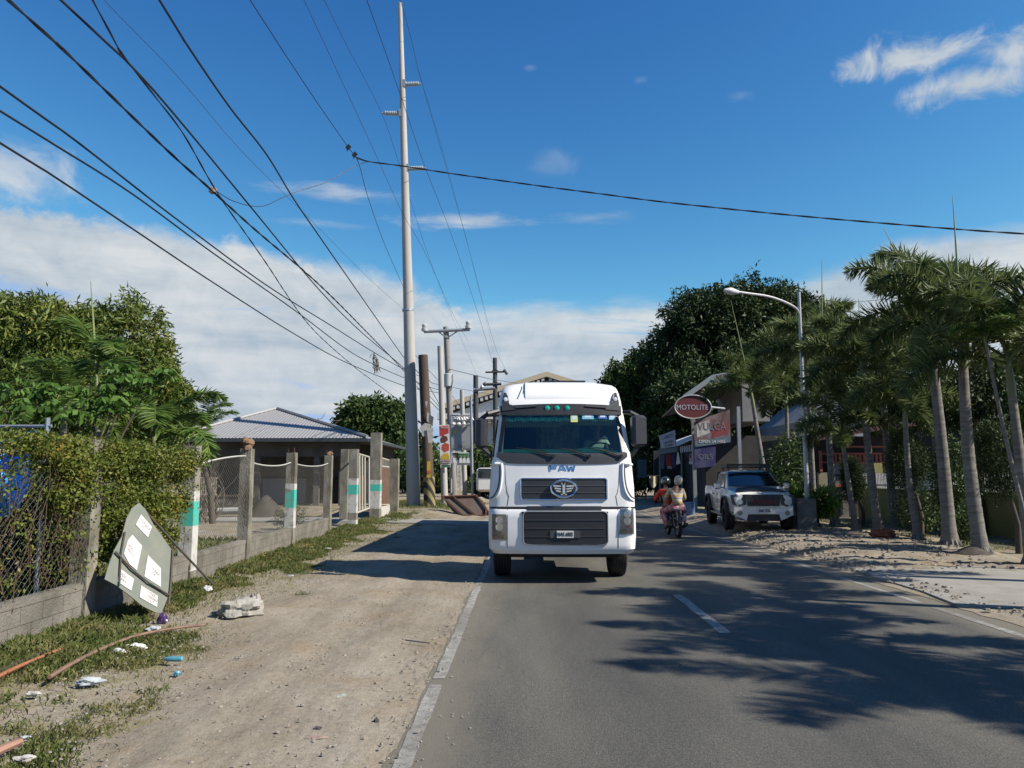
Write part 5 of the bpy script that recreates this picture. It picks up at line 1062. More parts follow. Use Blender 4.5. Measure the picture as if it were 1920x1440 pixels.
for v in (2.2, 2.8, 3.4): rk.cbox((0, v, 1.93), (1.35, .05, .04))
for sg in (-1, 1): rk.cbox((sg * .66, 2.8, 1.97), (.04, 1.5, .1)); rk.cbox((sg * .6, 2.3, 1.87), (.04, .04, .12)); rk.cbox((sg * .6, 3.3, 1.85), (.04, .04, .16))
for v in frange(2.1, 3.5, 10): rk.cbox((0, v, 2.0), (1.3, .025, .02))
rk.cbox((0, 2.05, 2.0), (1.35, .04, .07)); rk.build('roof_rack', black_pl, pk, local=True)
MB().tube([(-.72, 3.8, 1.28), (-.68, 3.95, 1.75), (.68, 3.95, 1.75), (.72, 3.8, 1.28)], .035, 8).build('roll_bar', black_pl, pk, local=True, smooth=True)

# ================================================================ MOTORCYCLE AND RIDERS
mx_, my_ = 4.47, 23.0
bk = empty('motorcycle', (mx_, my_, 0), R(3), 'small dark motorcycle carrying two riders away from the camera beside the white truck', 'motorcycle')
def mwheel(v, r, wd):
    t = MB().lathe([(r - .09, -wd * .35), (r - .02, -wd * .5), (r, -wd * .2), (r, wd * .2), (r - .02, wd * .5), (r - .09, wd * .35)], (0, v, r), 'X', 32, True).build('wheel', rubber, bk, local=True, smooth=True)
    rm = MB().lathe([(r - .1, -.02), (r - .08, -.03), (r - .08, .03), (r - .1, .02)], (0, v, r), 'X', 32, True).lathe([(.04, -.06), (.04, .06)], (0, v, r), 'X', 12)
    for k in range(10): q = 6.2832 * k / 10; rm.tube([(0, v, r), (0, v + (r - .09) * math.cos(q), r + (r - .09) * math.sin(q))], .006, 4)
    rm.build('rim', steel, t, local=True)
mwheel(0.0, .29, .11); mwheel(1.24, .28, .09)
dkb = flat('bike_black', (.015, .015, .018), .35, coat=.5)
fr = MB().tube([(0, .0, .29), (0, .42, .36), (0, .62, .42), (0, .95, .62), (0, 1.05, .9)], .045, 8).tube([(.09, 0, .29), (.09, .45, .35)], .02, 6).tube([(-.09, 0, .29), (-.09, .45, .35)], .02, 6).tube([(.1, .02, .33), (.11, .12, .7)], .028, 8).tube([(-.1, .02, .33), (-.11, .12, .7)], .028, 8).build('frame', dkb, bk, local=True, smooth=True)
MB().bbox((0, .58, .38), (.24, .32, .26), .05).build('engine', flat('engine_grey', (.12, .12, .12), .5, metal=.6), bk, local=True, smooth=True)
MB().tube([(0, 1.05, 1.0), (0, 1.1, .85)], .05, 8).tube([(.07, 1.24, .28), (.07, 1.1, .85)], .02, 6).tube([(-.07, 1.24, .28), (-.07, 1.1, .85)], .02, 6).build('fork', steel, bk, local=True, smooth=True)
MB().tube([(-.33, .93, 1.02), (-.2, .98, 1.03), (0, 1.03, .98), (.2, .98, 1.03), (.33, .93, 1.02)], .014, 6).build('handlebar', black_pl, bk, local=True, smooth=True)
for sg in (-1, 1): MB().tube([(sg * .25, .98, 1.03), (sg * .33, 1.0, 1.2)], .006, 4).bbox((sg * .36, 1.0, 1.24), (.11, .03, .07), .012).build('rear_view_mirror', chrome, bk, local=True)
MB().bbox((0, .32, .78), (.26, .78, .09), .035).build('seat', black_pl, bk, local=True, smooth=True)
MB().bbox((0, .22, .66), (.2, .6, .16), .05).tube([(0, -.12, .74), (0, -.24, .62), (0, -.3, .42)], [.09, .08, .06], 8).build('tail_fairing', dkb, bk, local=True, smooth=True)
MB().bbox((0, .98, .72), (.3, .12, .5), .04).build('leg_shield', flat('blue_fairing', (.05, .16, .3), .4), bk, local=True, smooth=True)
MB().bbox((0, -.17, .74), (.16, .04, .07), .015).build('tail_lamp', flat('tail_red', (.35, .01, .01), .25, coat=1), bk, local=True)
pl = MB().cbox((.03, -.27, .58), (.26, .012, .13)).build('number_plate', flat('plate_dim', (.45, .46, .48), .5), bk, local=True)
text('NC 58721', .08, flat('plate_text', (.03, .05, .05)), pl, TL(.03, -.279, .58), 'plate_lettering', .002, .001, .6)
MB().tube([(.12, .5, .3), (.17, .1, .3), (.2, -.22, .4)], [.03, .05, .055], 10).build('exhaust', flat('exhaust_dark', (.06, .055, .05), .4, metal=.6), bk, local=True, smooth=True)
for sg in (-1, 1): MB().tube([(sg * .05, .18, .34), (sg * .25, .18, .33)], .018, 6).build('foot_peg', black_pl, bk, local=True)
def rider(nm, label, P0, hip, chest, neck, hd, arms, legs, shirt, trous, sz=1.0):
    """seated rider: hip/chest/neck/head points, arms [(shoulder, elbow, hand)...], legs [(hip, knee, ankle, toe)...]"""
    t = empty('person', P0, R(3), label, 'person', 'riders on the motorcycle'); pts = [hip, tuple((Vector(hip) + Vector(chest)) / 2), chest, neck, tuple(Vector(neck) + (Vector(hd) - Vector(neck)) * .6)]; ed = [(0, 1), (1, 2), (2, 3), (3, 4)]; rd = [.13 * sz, .12 * sz, .135 * sz, .06 * sz, .06 * sz]
    si = [0, 1, 2]; sed = [(0, 1), (1, 2)]; srd = [.15 * sz, .14 * sz, .155 * sz]; sp_ = [pts[0], pts[1], pts[2]]; tp = [hip]; te = []; tr_ = [.155 * sz]
    for sh_, el_, ha in arms:
        k = len(pts); pts += [sh_, el_, ha]; ed += [(2, k), (k, k + 1), (k + 1, k + 2)]; rd += [.06 * sz, .043 * sz, .03 * sz]; fingers(pts, ed, rd, k + 2, Vector(ha) - Vector(el_), .9, Vector((0, .3, -1)).normalized())
        q = len(sp_); sp_ += [sh_, el_, tuple(Vector(el_).lerp(Vector(ha), .8))]; sed += [(2, q), (q, q + 1), (q + 1, q + 2)]; srd += [.085 * sz, .06 * sz, .045 * sz]
    for hp, kn, an, to in legs:
        k = len(pts); pts += [hp, kn, an, to]; ed += [(0, k), (k, k + 1), (k + 1, k + 2), (k + 2, k + 3)]; rd += [.095 * sz, .062 * sz, .04 * sz, .035 * sz]
        q = len(tp); tp += [hp, kn, tuple(Vector(kn).lerp(Vector(an), .85))]; te += [(0, q), (q, q + 1), (q + 1, q + 2)]; tr_ += [.115 * sz, .085 * sz, .06 * sz]
    b = skin('body', pts, ed, rd, skin_m, t); head(hd, .112 * sz, skin_m, b, -1); skin('shirt', sp_, sed, srd, shirt, t); skin('trousers', tp, te, tr_, trous, t)
    for hp, kn, an, to in legs: MB().tube([Vector(an) + Vector((0, -.05, -.05)), Vector(to) + Vector((0, .05, -.02))], [.04, .035], 8).build('sandal', flat('sandal', (.05, .03, .02), .8), t, local=True, smooth=True)
    return t
def striped():
    m = bpy.data.materials.new('striped_hood_shirt'); m.use_nodes = True; N, L = nodes(m); b = N['Principled BSDF']; b.inputs['Roughness'].default_value = .9
    s = N.new('ShaderNodeTexCoord').outputs['Object']; sp_ = N.new('ShaderNodeSeparateXYZ'); L.new(s, sp_.inputs[0]); mu = N.new('ShaderNodeMath'); mu.operation = 'MULTIPLY'; mu.inputs[1].default_value = 5.6; L.new(sp_.outputs[2], mu.inputs[0])
    fr_ = N.new('ShaderNodeMath'); fr_.operation = 'FRACT'; L.new(mu.outputs[0], fr_.inputs[0])
    r = N.new('ShaderNodeValToRGB'); r.color_ramp.interpolation = 'CONSTANT'; e = r.color_ramp.elements
    for _ in range(3): e.new(.5)
    for i, (p_, c) in enumerate(((0, (.62, .56, .42)), (.3, (.30, .24, .34)), (.48, (.62, .56, .42)), (.66, (.58, .44, .10)), (.86, (.62, .56, .42)))): e[i].position = p_; e[i].color = (*c, 1)
    L.new(fr_.outputs[0], r.inputs[0]); L.new(r.outputs[0], b.inputs['Base Color']); return m
stripe_m = striped(); pinkm = mat('pink_floral', (.42, .13, .18), .9, (.55, .38, .40), 14, thr=(.45, .55)); orange = mat('orange_shirt', (.68, .07, .02), .8, (.5, .05, .02), 3)
r1 = rider('driver', 'front rider in orange shirt and dark helmet steering the motorcycle', (mx_, my_, 0), (-.1, .56, .9), (-.17, .66, 1.3), (-.17, .7, 1.42), (-.16, .74, 1.6),
           [((-.34, .68, 1.34), (-.5, .72, 1.1), (-.36, .93, 1.04)), ((.04, .7, 1.34), (.2, .76, 1.12), (.3, .92, 1.04))], [((-.2, .6, .86), (-.26, .9, .72), (-.2, .66, .3), (-.2, .82, .26)), ((.08, .6, .86), (.24, .9, .72), (.2, .66, .3), (.2, .82, .26))], orange, pinkm)
MB().grid(lambda a, b: (-.16 + .145 * math.sin(2.15 * b) * math.cos(6.283 * a), .74 + .165 * math.sin(2.15 * b) * math.sin(6.283 * a), 1.62 + .16 * math.cos(2.15 * b)), 24, 12).build('helmet', flat('dark_helmet', (.03, .035, .03), .25, coat=.8), r1, local=True, smooth=True)
r2 = rider('passenger', 'rear rider in cream, yellow and purple striped hooded shirt and pink trousers', (mx_, my_, 0), (.05, .14, .92), (.02, .2, 1.34), (.05, .24, 1.48), (.12, .28, 1.64),
           [((-.17, .22, 1.37), (-.28, .34, 1.12), (-.14, .58, 1.05)), ((.21, .22, 1.37), (.31, .3, 1.12), (.12, .56, 1.05))], [((-.1, .2, .86), (-.3, .52, .74), (-.26, .24, .36), (-.26, .38, .32)), ((.18, .2, .86), (.32, .52, .74), (.26, .24, .36), (.27, .38, .32))], stripe_m, pinkm, .97)
MB().grid(lambda a, b: (.12 + .125 * math.sin(2.5 * b) * math.cos(6.283 * a) - .03 * b * b, .27 + .14 * math.sin(2.5 * b) * math.sin(6.283 * a) - (.02 * b), 1.66 + .155 * math.cos(2.5 * b)), 24, 14).build('hood', mat('cream_hood', (.6, .55, .42), .9, (.42, .36, .38), 4, thr=(.5, .55)), r2, local=True, smooth=True)
# ================================================================ POLES
def pole(name, pb, pt, Y, r0, r1, mt, label, group='utility poles beyond the fence', cat='utility pole', n=14, zb=None):
    b = P(pb[0], pb[1], Y); t_ = P(pt[0], pt[1], Y); b.z = gz(b.x, b.y) if zb is None else zb
    t = empty(name, b, 0, label, cat, group); pts = [b.lerp(t_, i / 12) for i in range(13)]; pts[0] = pts[0] - Vector((0, 0, .3))
    MB().tube(pts, [r0 + (r1 - r0) * i / 12 for i in range(13)], n).build('shaft', mt, t, smooth=True, ang=60); return t, b, t_
big, bb, bt = pole('tall_power_pole', (776, 950), (750, 6), 38, .345, .108, conc_pole, 'very tall tapered pale concrete power pole with three side insulators', n=28)
MB().lathe([(.26, -.06), (.29, -.05), (.29, .05), (.26, .06)], tuple(P(765, 582, 38)), 'Z', 24).build('joint_collar', steel, big, smooth=True)
MB().lathe([(.155, -.02), (.165, 0), (.155, .02)], tuple(P(756, 190, 38)), 'Z', 24).build('steel_band', steel, big)
ins_m = flat('insulator_grey', (.38, .44, .46), .3, coat=.5)
for (px0, px1, py) in ((758, 790, 158), (751, 716, 213), (763, 798, 316)):
    a_ = P(px0, py, 38); b_ = P(px1, py - 1, 38); mb = MB(); d = b_ - a_
    prof = []; k = 9
    for i in range(k): prof += [(.112, i / k), (.128, (i + .35) / k), (.112, (i + .7) / k)]
    pts = [a_ + d * p[1] * .88 for p in prof]; mb.tube(pts, [p[0] for p in prof], 12); mb.tube([a_ + d * .86, b_], [.06, .05], 8)
    io = mb.build('insulator', ins_m, big, smooth=True, ang=30); MB().cbox(tuple(a_), (.14, .3, .4)).build('bracket', steel, io)
brown, _, _ = pole('wooden_pole', (806, 948), (793, 666), 37.55, .27, .235, mat('old_timber', (.12, .085, .06), .9, (.07, .05, .04), 2.5, bump=.7, stretch=(1, 1, .2)), 'short thick dark timber pole with torn papers and striped foot beside the tall pole')
pap = mat('torn_paper', (.62, .6, .55), .9, (.4, .37, .32), 6)
def quadp(mb, pts, Y, th=.01, crum=.0):
    q = [P(a_, b_, Y + (c[0] if c else 0)) for a_, b_, *c in pts]; mb.prism(q, (0, th, 0)); return mb
pm = MB(); quadp(pm, [(787, 801), (797, 793), (808, 796), (800, 818), (792, 818)], 37.2); quadp(pm, [(800, 803), (812, 802), (811, 831), (803, 830)], 37.15); quadp(pm, [(800, 790), (801, 772), (805, 776), (803, 792)], 37.18); quadp(pm, [(797, 752), (802, 753), (799, 765)], 37.2)
pm.build('torn_paper', pap, brown)
quadp(MB(), [(804, 776), (813, 782), (811, 800), (806, 794)], 37.22).build('torn_poster', flat('grey_poster', (.12, .12, .13), .8), brown)
st = quadp(MB(), [(801, 865), (807, 865), (807, 896), (800, 895)], 37.22).build('yellow_sticker', flat('yellow_card', (.62, .40, .02), .7), brown); quadp(MB(), [(801, 882), (807, 882), (807, 888), (801, 888)], 37.2).build('orange_block', flat('orange_card', (.6, .12, .02), .7), st)
sp_m = bpy.data.materials.new('hazard_stripes'); sp_m.use_nodes = True
def _hz():
    N, L = nodes(sp_m); b = N['Principled BSDF']; s = N.new('ShaderNodeTexCoord').outputs['Object']; w = N.new('ShaderNodeTexWave'); w.inputs['Scale'].default_value = 1.1; w.inputs['Distortion'].default_value = .4; w.bands_direction = 'DIAGONAL'; L.new(s, w.inputs[0])
    L.new(RMP(N, L, w.outputs['Fac'], [(.45, (.03, .028, .025)), (.52, (.3, .24, .1))]), b.inputs['Base Color']); b.inputs['Roughness'].default_value = .9
_hz(); bq = P(805, 930, 37.55); MB().tube([(bq.x + .02, 37.55, .3), (bq.x - .03, 37.55, 1.75)], [.284, .281], 20, False).build('hazard_band', sp_m, brown, smooth=True)
p3, _, _ = pole('concrete_pole', (834, 946), (825, 649), 40, .18, .14, conc_pole, 'plain grey concrete pole carrying the narrow food banner')
bn = quadp(MB(), [(823, 797), (842, 796), (845, 876), (826, 877)], 39.72, .02).build('food_banner', flat('banner_white', (.62, .6, .56), .7), base=P(834, 877, 39.72), label='narrow vertical food banner fixed to the concrete pole', category='banner')
def bpatch(nm, pts, col, Y=39.71): return quadp(MB(), pts, Y, .008).build(nm, flat(nm + '_ink', col, .7), bn)
bn_items = [('red_field', [(824.5, 799), (841, 798), (841.5, 812), (825, 818)], (.5, .04, .03)), ('food_plate', [(825.5, 823), (830, 816), (838, 818), (840, 825), (834, 830), (827, 830)], (.12, .04, .03)), ('red_dish', [(829, 834), (835, 830), (842, 833), (842, 844), (834, 848), (828, 842)], (.5, .08, .04)),
            ('yellow_arch', [(827, 856), (832, 850), (840, 850), (843, 857), (843, 861), (827, 861)], (.6, .42, .03)), ('maroon_field', [(827, 861), (843, 861), (843.5, 869), (827.5, 869)], (.3, .06, .07)), ('green_field', [(828, 872), (844, 871.5), (844, 875.5), (828, 876)], (.04, .2, .06))]
for nm, pts, col in bn_items: bpatch(nm, pts, col)
def sign_text(s_, px, py, Y, hpx, mt, parent, sx=1.0, name='lettering', off=.006): c = P(px, py, Y - off); return text(s_, hpx * 1.38 * Y / FPX, mt, parent, Matrix.Translation(c - wbase(parent)) @ FACE, name, .003, 0, sx)
wht = flat('white_ink', (.65, .64, .6), .7); blk = flat('black_ink', (.03, .03, .03), .7); gry = flat('grey_ink', (.2, .2, .2), .7)
sign_text('The Jolo', 833, 801.5, 39.7, 4, wht, bn, .8); sign_text('BALAMAN', 835.5, 863.2, 39.7, 3.2, wht, bn, .8); sign_text('BRANCH', 835.5, 867.2, 39.7, 3.2, wht, bn, .8); sign_text('255-3131', 835.5, 870.6, 39.7, 2.6, blk, bn, .8)
grey_wood = mat('weathered_pole', (.34, .32, .29), .85, (.24, .22, .19), 2, bump=.3, stretch=(1, 1, .2))
p4, _, _ = pole('crossarm_pole', (851, 927), (836, 613), 55, .25, .2, grey_wood, 'slim pole with wide insulator crossarm and transformer can', n=12)
ca = MB(); A_ = P(795, 622, 54.8); B_ = P(881, 618, 54.8); ca.tube([A_, B_], .12, 6); ca.tube([P(838, 634, 54.8), P(822, 622, 54.8)], .05, 5); ca.tube([P(838, 634, 54.8), P(858, 621, 54.8)], .05, 5); co = ca.build('crossarm', steel, p4)
for px in (796, 878):
    c = P(px, 613 if px < 800 else 608, 54.8); MB().lathe([(.08, -.35), (.22, -.3), (.24, -.12), (.14, -.08), (.2, .05), (.2, .15), (.1, .25)], tuple(c), 'Z', 12).build('insulator', flat('porcelain', (.6, .58, .55), .3, coat=.5), co, smooth=True)
c = P(840, 713, 54.7); tr_ = MB().lathe([(.27, -.46), (.3, -.42), (.3, .42), (.24, .47)], tuple(c), 'Z', 20).build('transformer', flat('transformer_grey', (.5, .52, .5), .4), p4, smooth=True, ang=30)
MB().tube([P(848, 702, 54.5), P(849, 712, 54.5), P(847, 724, 54.5), P(845, 732, 54.6)], .03, 5).build('cable', black_pl, tr_)
for i, (pb, pt, Y, r, lb, mt) in enumerate((((872, 925), (866, 731), 50.5, .17, 'bare grey pole stub behind the grey signboard', conc_pole), ((886, 925), (883, 744), 49.6, .09, 'thin steel post at the right edge of the signboard', steel), ((893, 800), (892, 704), 72, .28, 'dark distant pole with a single low crossarm', flat('dark_pole', (.06, .065, .07), .8)),
                         ((930, 780), (928, 671), 78, .27, 'dark distant pole with two crossarms above the truck cab', flat('dark_pole', (.06, .065, .07), .8)))):
    t, b_, e_ = pole('utility_pole', pb, pt, Y, r, r * .85, mt, lb, n=10, zb=(0.5 if i < 2 else 0))
    if i == 3:
        ca = MB()
        for (x0, y0, x1, y1, th) in ((910, 698, 948, 697, .1), (906, 721, 940, 720, .16)): ca.tube([P(x0, y0, 77.8), P(x1, y1, 77.8)], th, 6); ca.tube([P(929, y0 - 6, 77.8), P(919, y0, 77.8)], .05, 4); ca.tube([P(929, y0 - 6, 77.8), P(937, y0, 77.8)], .05, 4)
        ca.tube([P(945, 693, 77.8), P(951, 702, 77.8)], .15, 6); ca.tube([P(907, 718, 77.8), P(911, 722, 77.8)], .2, 6); ca.build('crossarm', mt, t)
    if i == 2: MB().tube([P(888, 731, 71.8), P(928, 728, 71.8)], .16, 6).lathe([(.1, -.25), (.2, 0), (.1, .2)], tuple(P(904, 726, 71.8)), 'Z', 8).build('crossarm', steel, t)
# ================================================================ SIGNBOARDS, SHEET, CHURCH HALL
sb = empty('signboard', P(866, 925, 50), 0, 'tall steel framed grey signboard above a green poster with three white figures', 'signboard')
sf = MB()
for px0, px1 in ((846, 849), (886, 884)): a_ = P(px0, 926, 50); sf.tube([(a_.x, 50, .3), P(px1 - 2, 782, 50)], .09, 6)
for y in (779, 788, 797): sf.tube([P(843, y, 50), P(886, y, 50)], .05, 5)
for k in range(9): sf.tube([P(843 + k * 5, 779, 50), P(848 + k * 5, 788, 50)], .025, 4)
sf.build('frame', steel, sb)
lp = MB()
for k in range(4): q = P(850 + k * 10, 795, 49.7); lp.lathe([(.12, -.08), (.16, 0), (.1, .1)], tuple(q), 'Z', 8)
lp.build('spotlight', flat('lamp_white', (.55, .55, .52), .4), sb)
bdp = quadp(MB(), [(846, 799), (887, 799), (887, 844), (846, 845)], 49.9, .06).build('grey_panel', mat('faded_board', (.36, .37, .37), .7, (.3, .31, .31), .8), sb); sign_text('CUTTER LOAN', 867, 838, 49.88, 7, gry, bdp, .66, off=.05); sign_text('and', 868, 829, 49.88, 3, gry, bdp, off=.05); quadp(MB(), [(850, 805), (858, 804), (858, 812), (850, 812)], 49.86, .02).build('yellow_logo', flat('dim_yellow', (.42, .38, .16), .7), bdp)
pp = quadp(MB(), [(847, 838 + 9), (883, 848), (883, 872), (848, 872)], 49.6, .05).build('poster', flat('poster_white', (.6, .6, .57), .7), sb)
quadp(MB(), [(860, 848.5), (881, 849), (881, 862), (860, 862)], 49.57, .02).build('green_field', flat('poster_green', (.05, .3, .1), .7), pp); quadp(MB(), [(848, 849), (859, 848.5), (861, 865)], 49.57, .02).build('black_wedge', flat('poster_black', (.02, .02, .02), .7), pp)
for k, px in enumerate((864, 870.5, 877.5, 852)):
    z_ = 1 if k < 3 else .8; f_ = quadp(MB(), [(px - 3.2 * z_, 868), (px - 2.6, 860), (px - 1, 858), (px + 1, 858), (px + 2.6, 860), (px + 3.2 * z_, 868)], 49.55, .01).build('printed_figure', wht, pp); quadp(MB(), [(px - 1.3, 858), (px - 1.4, 854.5), (px, 852.8), (px + 1.4, 854.5), (px + 1.3, 858)], 49.54, .01).build('printed_face', flat('print_skin', (.35, .2, .14), .7), f_)
sign_text('PRESIDENTE', 870, 849.8, 49.54, 2.6, wht, pp); sign_text('TAPAT - SERBISYO', 866, 870, 49.54, 2.2, gry, pp)
# small white sign and stripe post near it
wq = empty('fluted_column', P(864, 918, 58), 0, 'short white fluted column on a cream plinth behind the signboards', 'column'); 
c0, c1 = P(854, 925, 58), P(865, 925, 58); fl = MB()
for k in range(5): fl.tube([(c0.x + (c1.x - c0.x) * k / 4, 58, .5), (c0.x + (c1.x - c0.x) * k / 4, 58, 3.6)], .07, 8)
fl.build('shaft', wpaint, wq); MB().cbox(((c0.x + c1.x) / 2, 58, .6), (.9, .5, .25)).build('plinth', flat('cream', (.55, .48, .33), .8), wq)
# rusted sheet propped on the mound
rsn = Vector((-.15, -1, .75)); p0 = P(870, 966, 35.2)
sq = [onplane(a_, b_, p0, rsn) for a_, b_ in ((829, 931), (893, 929), (905, 938), (921, 967), (868, 966), (850, 960), (838, 945))]
rs_ = empty('rusted_sheet', P(870, 966, 35.2), 0, 'large rusted red and grey metal sheet propped on a frame beside the poles', 'metal sheet')
MB().prism(sq, rsn.normalized() * -.04).build('sheet', mat('red_rust_sheet', (.14, .12, .10), .8, (.16, .05, .045), .9, thr=(.45, .62)), rs_)
rf = MB(); q = lambda a_, b_: onplane(a_, b_, p0 + Vector((0, -.08, 0)), rsn)
for a_, b_ in (((893, 929), (921, 967)), ((829, 931), (868, 966)), ((850, 931), (892, 966)), ((868, 966), (921, 967)), ((829, 931), (893, 929)), ((911, 952), (911, 970))): rf.tube([q(*a_), q(*b_)], .04, 5)
rf.build('frame', flat('rust', (.12, .05, .025)), rs_)
# hall with white pediment
hall = empty('white_hall', (3.5, 92, 0), 0, 'white hall with broad gable pediment and cream eaves behind the truck', 'building'); Yh = 92
gl_, gp, gr_ = P(826, 768, Yh), P(1025, 706, Yh), P(1224, 768, Yh); cream = flat('cream_trim', (.62, .52, .34), .7); hw_ = mat('white_render', (.62, .62, .6), .8, (.54, .54, .52), .5)
rfm = MB()
for s_, e_ in ((gl_, gp), (gp, gr_)): rfm.prism([s_, e_, e_ + Vector((0, 0, .55)), s_ + Vector((0, 0, .55))], (0, 30, 0))
rfm.build('roof', flat('dull_roof', (.35, .3, .2), .8), hall)
MB().prism([s_ + Vector((0, -.1, 0)) for s_ in (gl_, gp)] + [gp + Vector((0, -.1, .6)), gl_ + Vector((0, -.1, .6))], (0, .09, 0)).prism([s_ + Vector((0, -.1, 0)) for s_ in (gp, gr_)] + [gr_ + Vector((0, -.1, .6)), gp + Vector((0, -.1, .6))], (0, .09, 0)).build('barge_board', cream, hall)
wl_ = MB(); wl_.prism([gl_ + Vector((1.2, .8, -.4)), gr_ + Vector((-1.2, .8, -.4)), gp + Vector((0, .8, -.5))], (0, .3, 0)); wl_.box((gl_.x + 1.2, Yh + 1.4, 0), (gr_.x - 1.2, Yh + 29, gl_.z - .5)); wl_.build('wall', hw_, hall)
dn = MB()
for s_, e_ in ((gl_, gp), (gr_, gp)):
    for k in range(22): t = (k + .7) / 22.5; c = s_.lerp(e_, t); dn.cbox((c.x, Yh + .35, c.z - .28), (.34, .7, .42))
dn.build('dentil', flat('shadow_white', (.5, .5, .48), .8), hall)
MB().box((gl_.x - .4, Yh - .2, gl_.z - 1.15), (gr_.x + .4, Yh + 1.2, gl_.z - .45)).build('cornice', hw_, hall)
dn = MB()
for k in range(44): x = gl_.x + (gr_.x - gl_.x) * k / 43; dn.cbox((x, Yh + .3, gl_.z - 1.4), (.3, .7, .4))
dn.build('bracket', cream, hall)
for k in range(5): x = gl_.x + 1.0 + k * 5.8; MB().lathe([(.55, 0), (.45, .4), (.4, gl_.z - 1.9), (.55, gl_.z - 1.6)], (x, Yh + .4, 0), 'Z', 14).build('column', hw_, hall, smooth=True, ang=30)
for px in (905, 940): c = P(px, 850, Yh + 1.3); MB().cbox((c.x, Yh + 1.36, 4.5), (1.6, .06, 2.2)).build('window', flat('dim_glass', (.08, .1, .11), .2), hall)
# parked vehicle glimpsed beside the truck
jp = empty('parked_van', (-3.2, 48.5, .5), 0, 'white van half hidden behind the left side of the truck cab', 'van')
c = P(908, 930, 49); MB().bbox((-2.3, 50.5, 1.55), (1.5, 3.6, 1.5), .15).build('body', wp_, jp, smooth=True); MB().bbox((-2.3, 48.69, 1.95), (1.25, .06, .6), .02).build('windscreen', dgl, jp)
for sg in (-1, 1): MB().lathe([(.1, -.1), (.32, -.1), (.32, .1), (.1, .1)], (-2.3 + sg * .6, 49.3, .78), 'X', 18).build('wheel', rubber, jp, smooth=True)
# ================================================================ WIRES
wire_m = flat('black_cable', (.012, .014, .018), .55); wire_g = flat('grey_cable', (.05, .055, .06), .5)
ZW = 0
def PZ(px, py, z): d = ray(px, py); k = (z - H) / d.z; return Vector((0, 0, H)) + d * k
def wire(label, pts, r, mt=wire_m, z=None, Yend=38.0, twist=False, ext=True, group='overhead wires along the left roadside', name='overhead_wire', tail=None):
    """run of wire: its height follows a gentle slope between both ends, so every point has its own distance"""
    if z is not None:
        n = len(pts); zl = z; e = P(pts[-1][0], pts[-1][1], Yend); V = []
        for i, (a_, b_) in enumerate(pts):
            t = i / (n - 1); zz = zl + (e.z - zl) * (t ** 1.2); V.append(PZ(a_, b_, zz) if i < n - 1 else e)
    else: V = [P(*p) for p in pts]
    r *= .85
    if ext: V = [V[0] + (V[0] - V[1]).normalized() * 9] + V
    if tail: V += [P(*q) for q in tail]
    sp = smooth_pts(V); base = sp[len(sp) // 2].copy(); mb = MB()
    if twist:
        fine = []
        for a_, b_ in zip(sp, sp[1:]):
            for k in range(6): fine.append(a_.lerp(b_, k / 6))
        L_ = 0; s1 = []; s2 = []; pr = fine[0]
        for f_ in fine:
            L_ += (f_ - pr).length; pr = f_; q_ = L_ * 2 * math.pi / 1.25; o = Vector((math.cos(q_) * .8, 0, math.sin(q_))) * r * .6; s1.append(f_ + o); s2.append(f_ - o)
        mb.tube(s1, r * .75, 5); mb.tube(s2, r * .75, 5)
    else: mb.tube(sp, r, 6)
    return mb.build(name, mt, base=base, smooth=True, label=label, category='wire', group=group)
wire('thick twisted cable carrying the small junction box on the left', [(20, 4), (110, 85), (190, 162), (265, 235), (330, 297), (395, 355), (480, 432), (600, 535), (690, 625), (757, 695)], .022, z=7.4, twist=True, tail=[(790, 735, 42), (826, 772, 50)])
wire('straight black cable just above the junction box cable', [(112, -2), (250, 128), (350, 242), (480, 400), (600, 545), (680, 625), (757, 690)], .02, z=7.6, tail=[(803, 740, 44), (826, 765, 50)])
wire('thin twisted drop wire crossing under the others to the low right', [(172, -3), (225, 95), (290, 180), (345, 253), (410, 365), (490, 480), (580, 610), (655, 680), (700, 715), (757, 757)], .013, z=7.3, twist=True)
wire('faint thin wire between the box cable and the bright cable', [(195, 0), (330, 140), (450, 280), (550, 380), (620, 450), (700, 530), (757, 580)], .006, wire_g, z=9.2)
wire('bold cable with a glossy glint passing in front of the tall pole', [(297, -3), (350, 83), (430, 200), (500, 290), (550, 372), (600, 445), (680, 560), (757, 670)], .021, z=8.2, tail=[(778, 692, 37.0), (803, 722, 40), (830, 770, 50)])
wire('wire running down to the two dark dead end clamps', [(467, -3), (540, 110), (600, 200), (652, 275), (672, 305), (690, 370), (720, 455), (757, 540)], .012, z=10.8)
wire('thin wire left of the upper left insulator, passing behind the pole', [(568, -4), (640, 150), (700, 280), (755, 400), (800, 480), (850, 590), (878, 640)], .009, wire_g, z=13, Yend=55)
wire('conductor tied to the left insulator of the tall pole', [(608, 0), (650, 85), (716, 213)], .012, z=17, tail=[(750, 312, 46), (800, 470, 58), (850, 600, 78), (893, 700, 100)])
wire('conductor tied to the lower right insulator of the tall pole', [(687, -2), (720, 90), (760, 205), (797, 313)], .014, z=15.6, tail=[(850, 450, 52), (900, 600, 64), (925, 684, 77)])
wire('conductor tied to the upper right insulator of the tall pole', [(750, -3), (770, 70), (791, 155)], .013, z=19.5, tail=[(830, 290, 48), (880, 470, 60), (925, 640, 74), (948, 694, 78)])
wire('hair thin wire from the head of the tall pole', [(735, -4, 36), (776, 110, 39), (835, 300, 46), (890, 510, 60), (925, 660, 78)], .006, wire_g)
wire('upper of the three low cables rising from the left edge', [(0, 162), (150, 270), (330, 410), (500, 535), (620, 610), (700, 660), (757, 692)], .019, z=6.6, tail=[(803, 712, 44), (826, 722, 50), (925, 740, 76)])
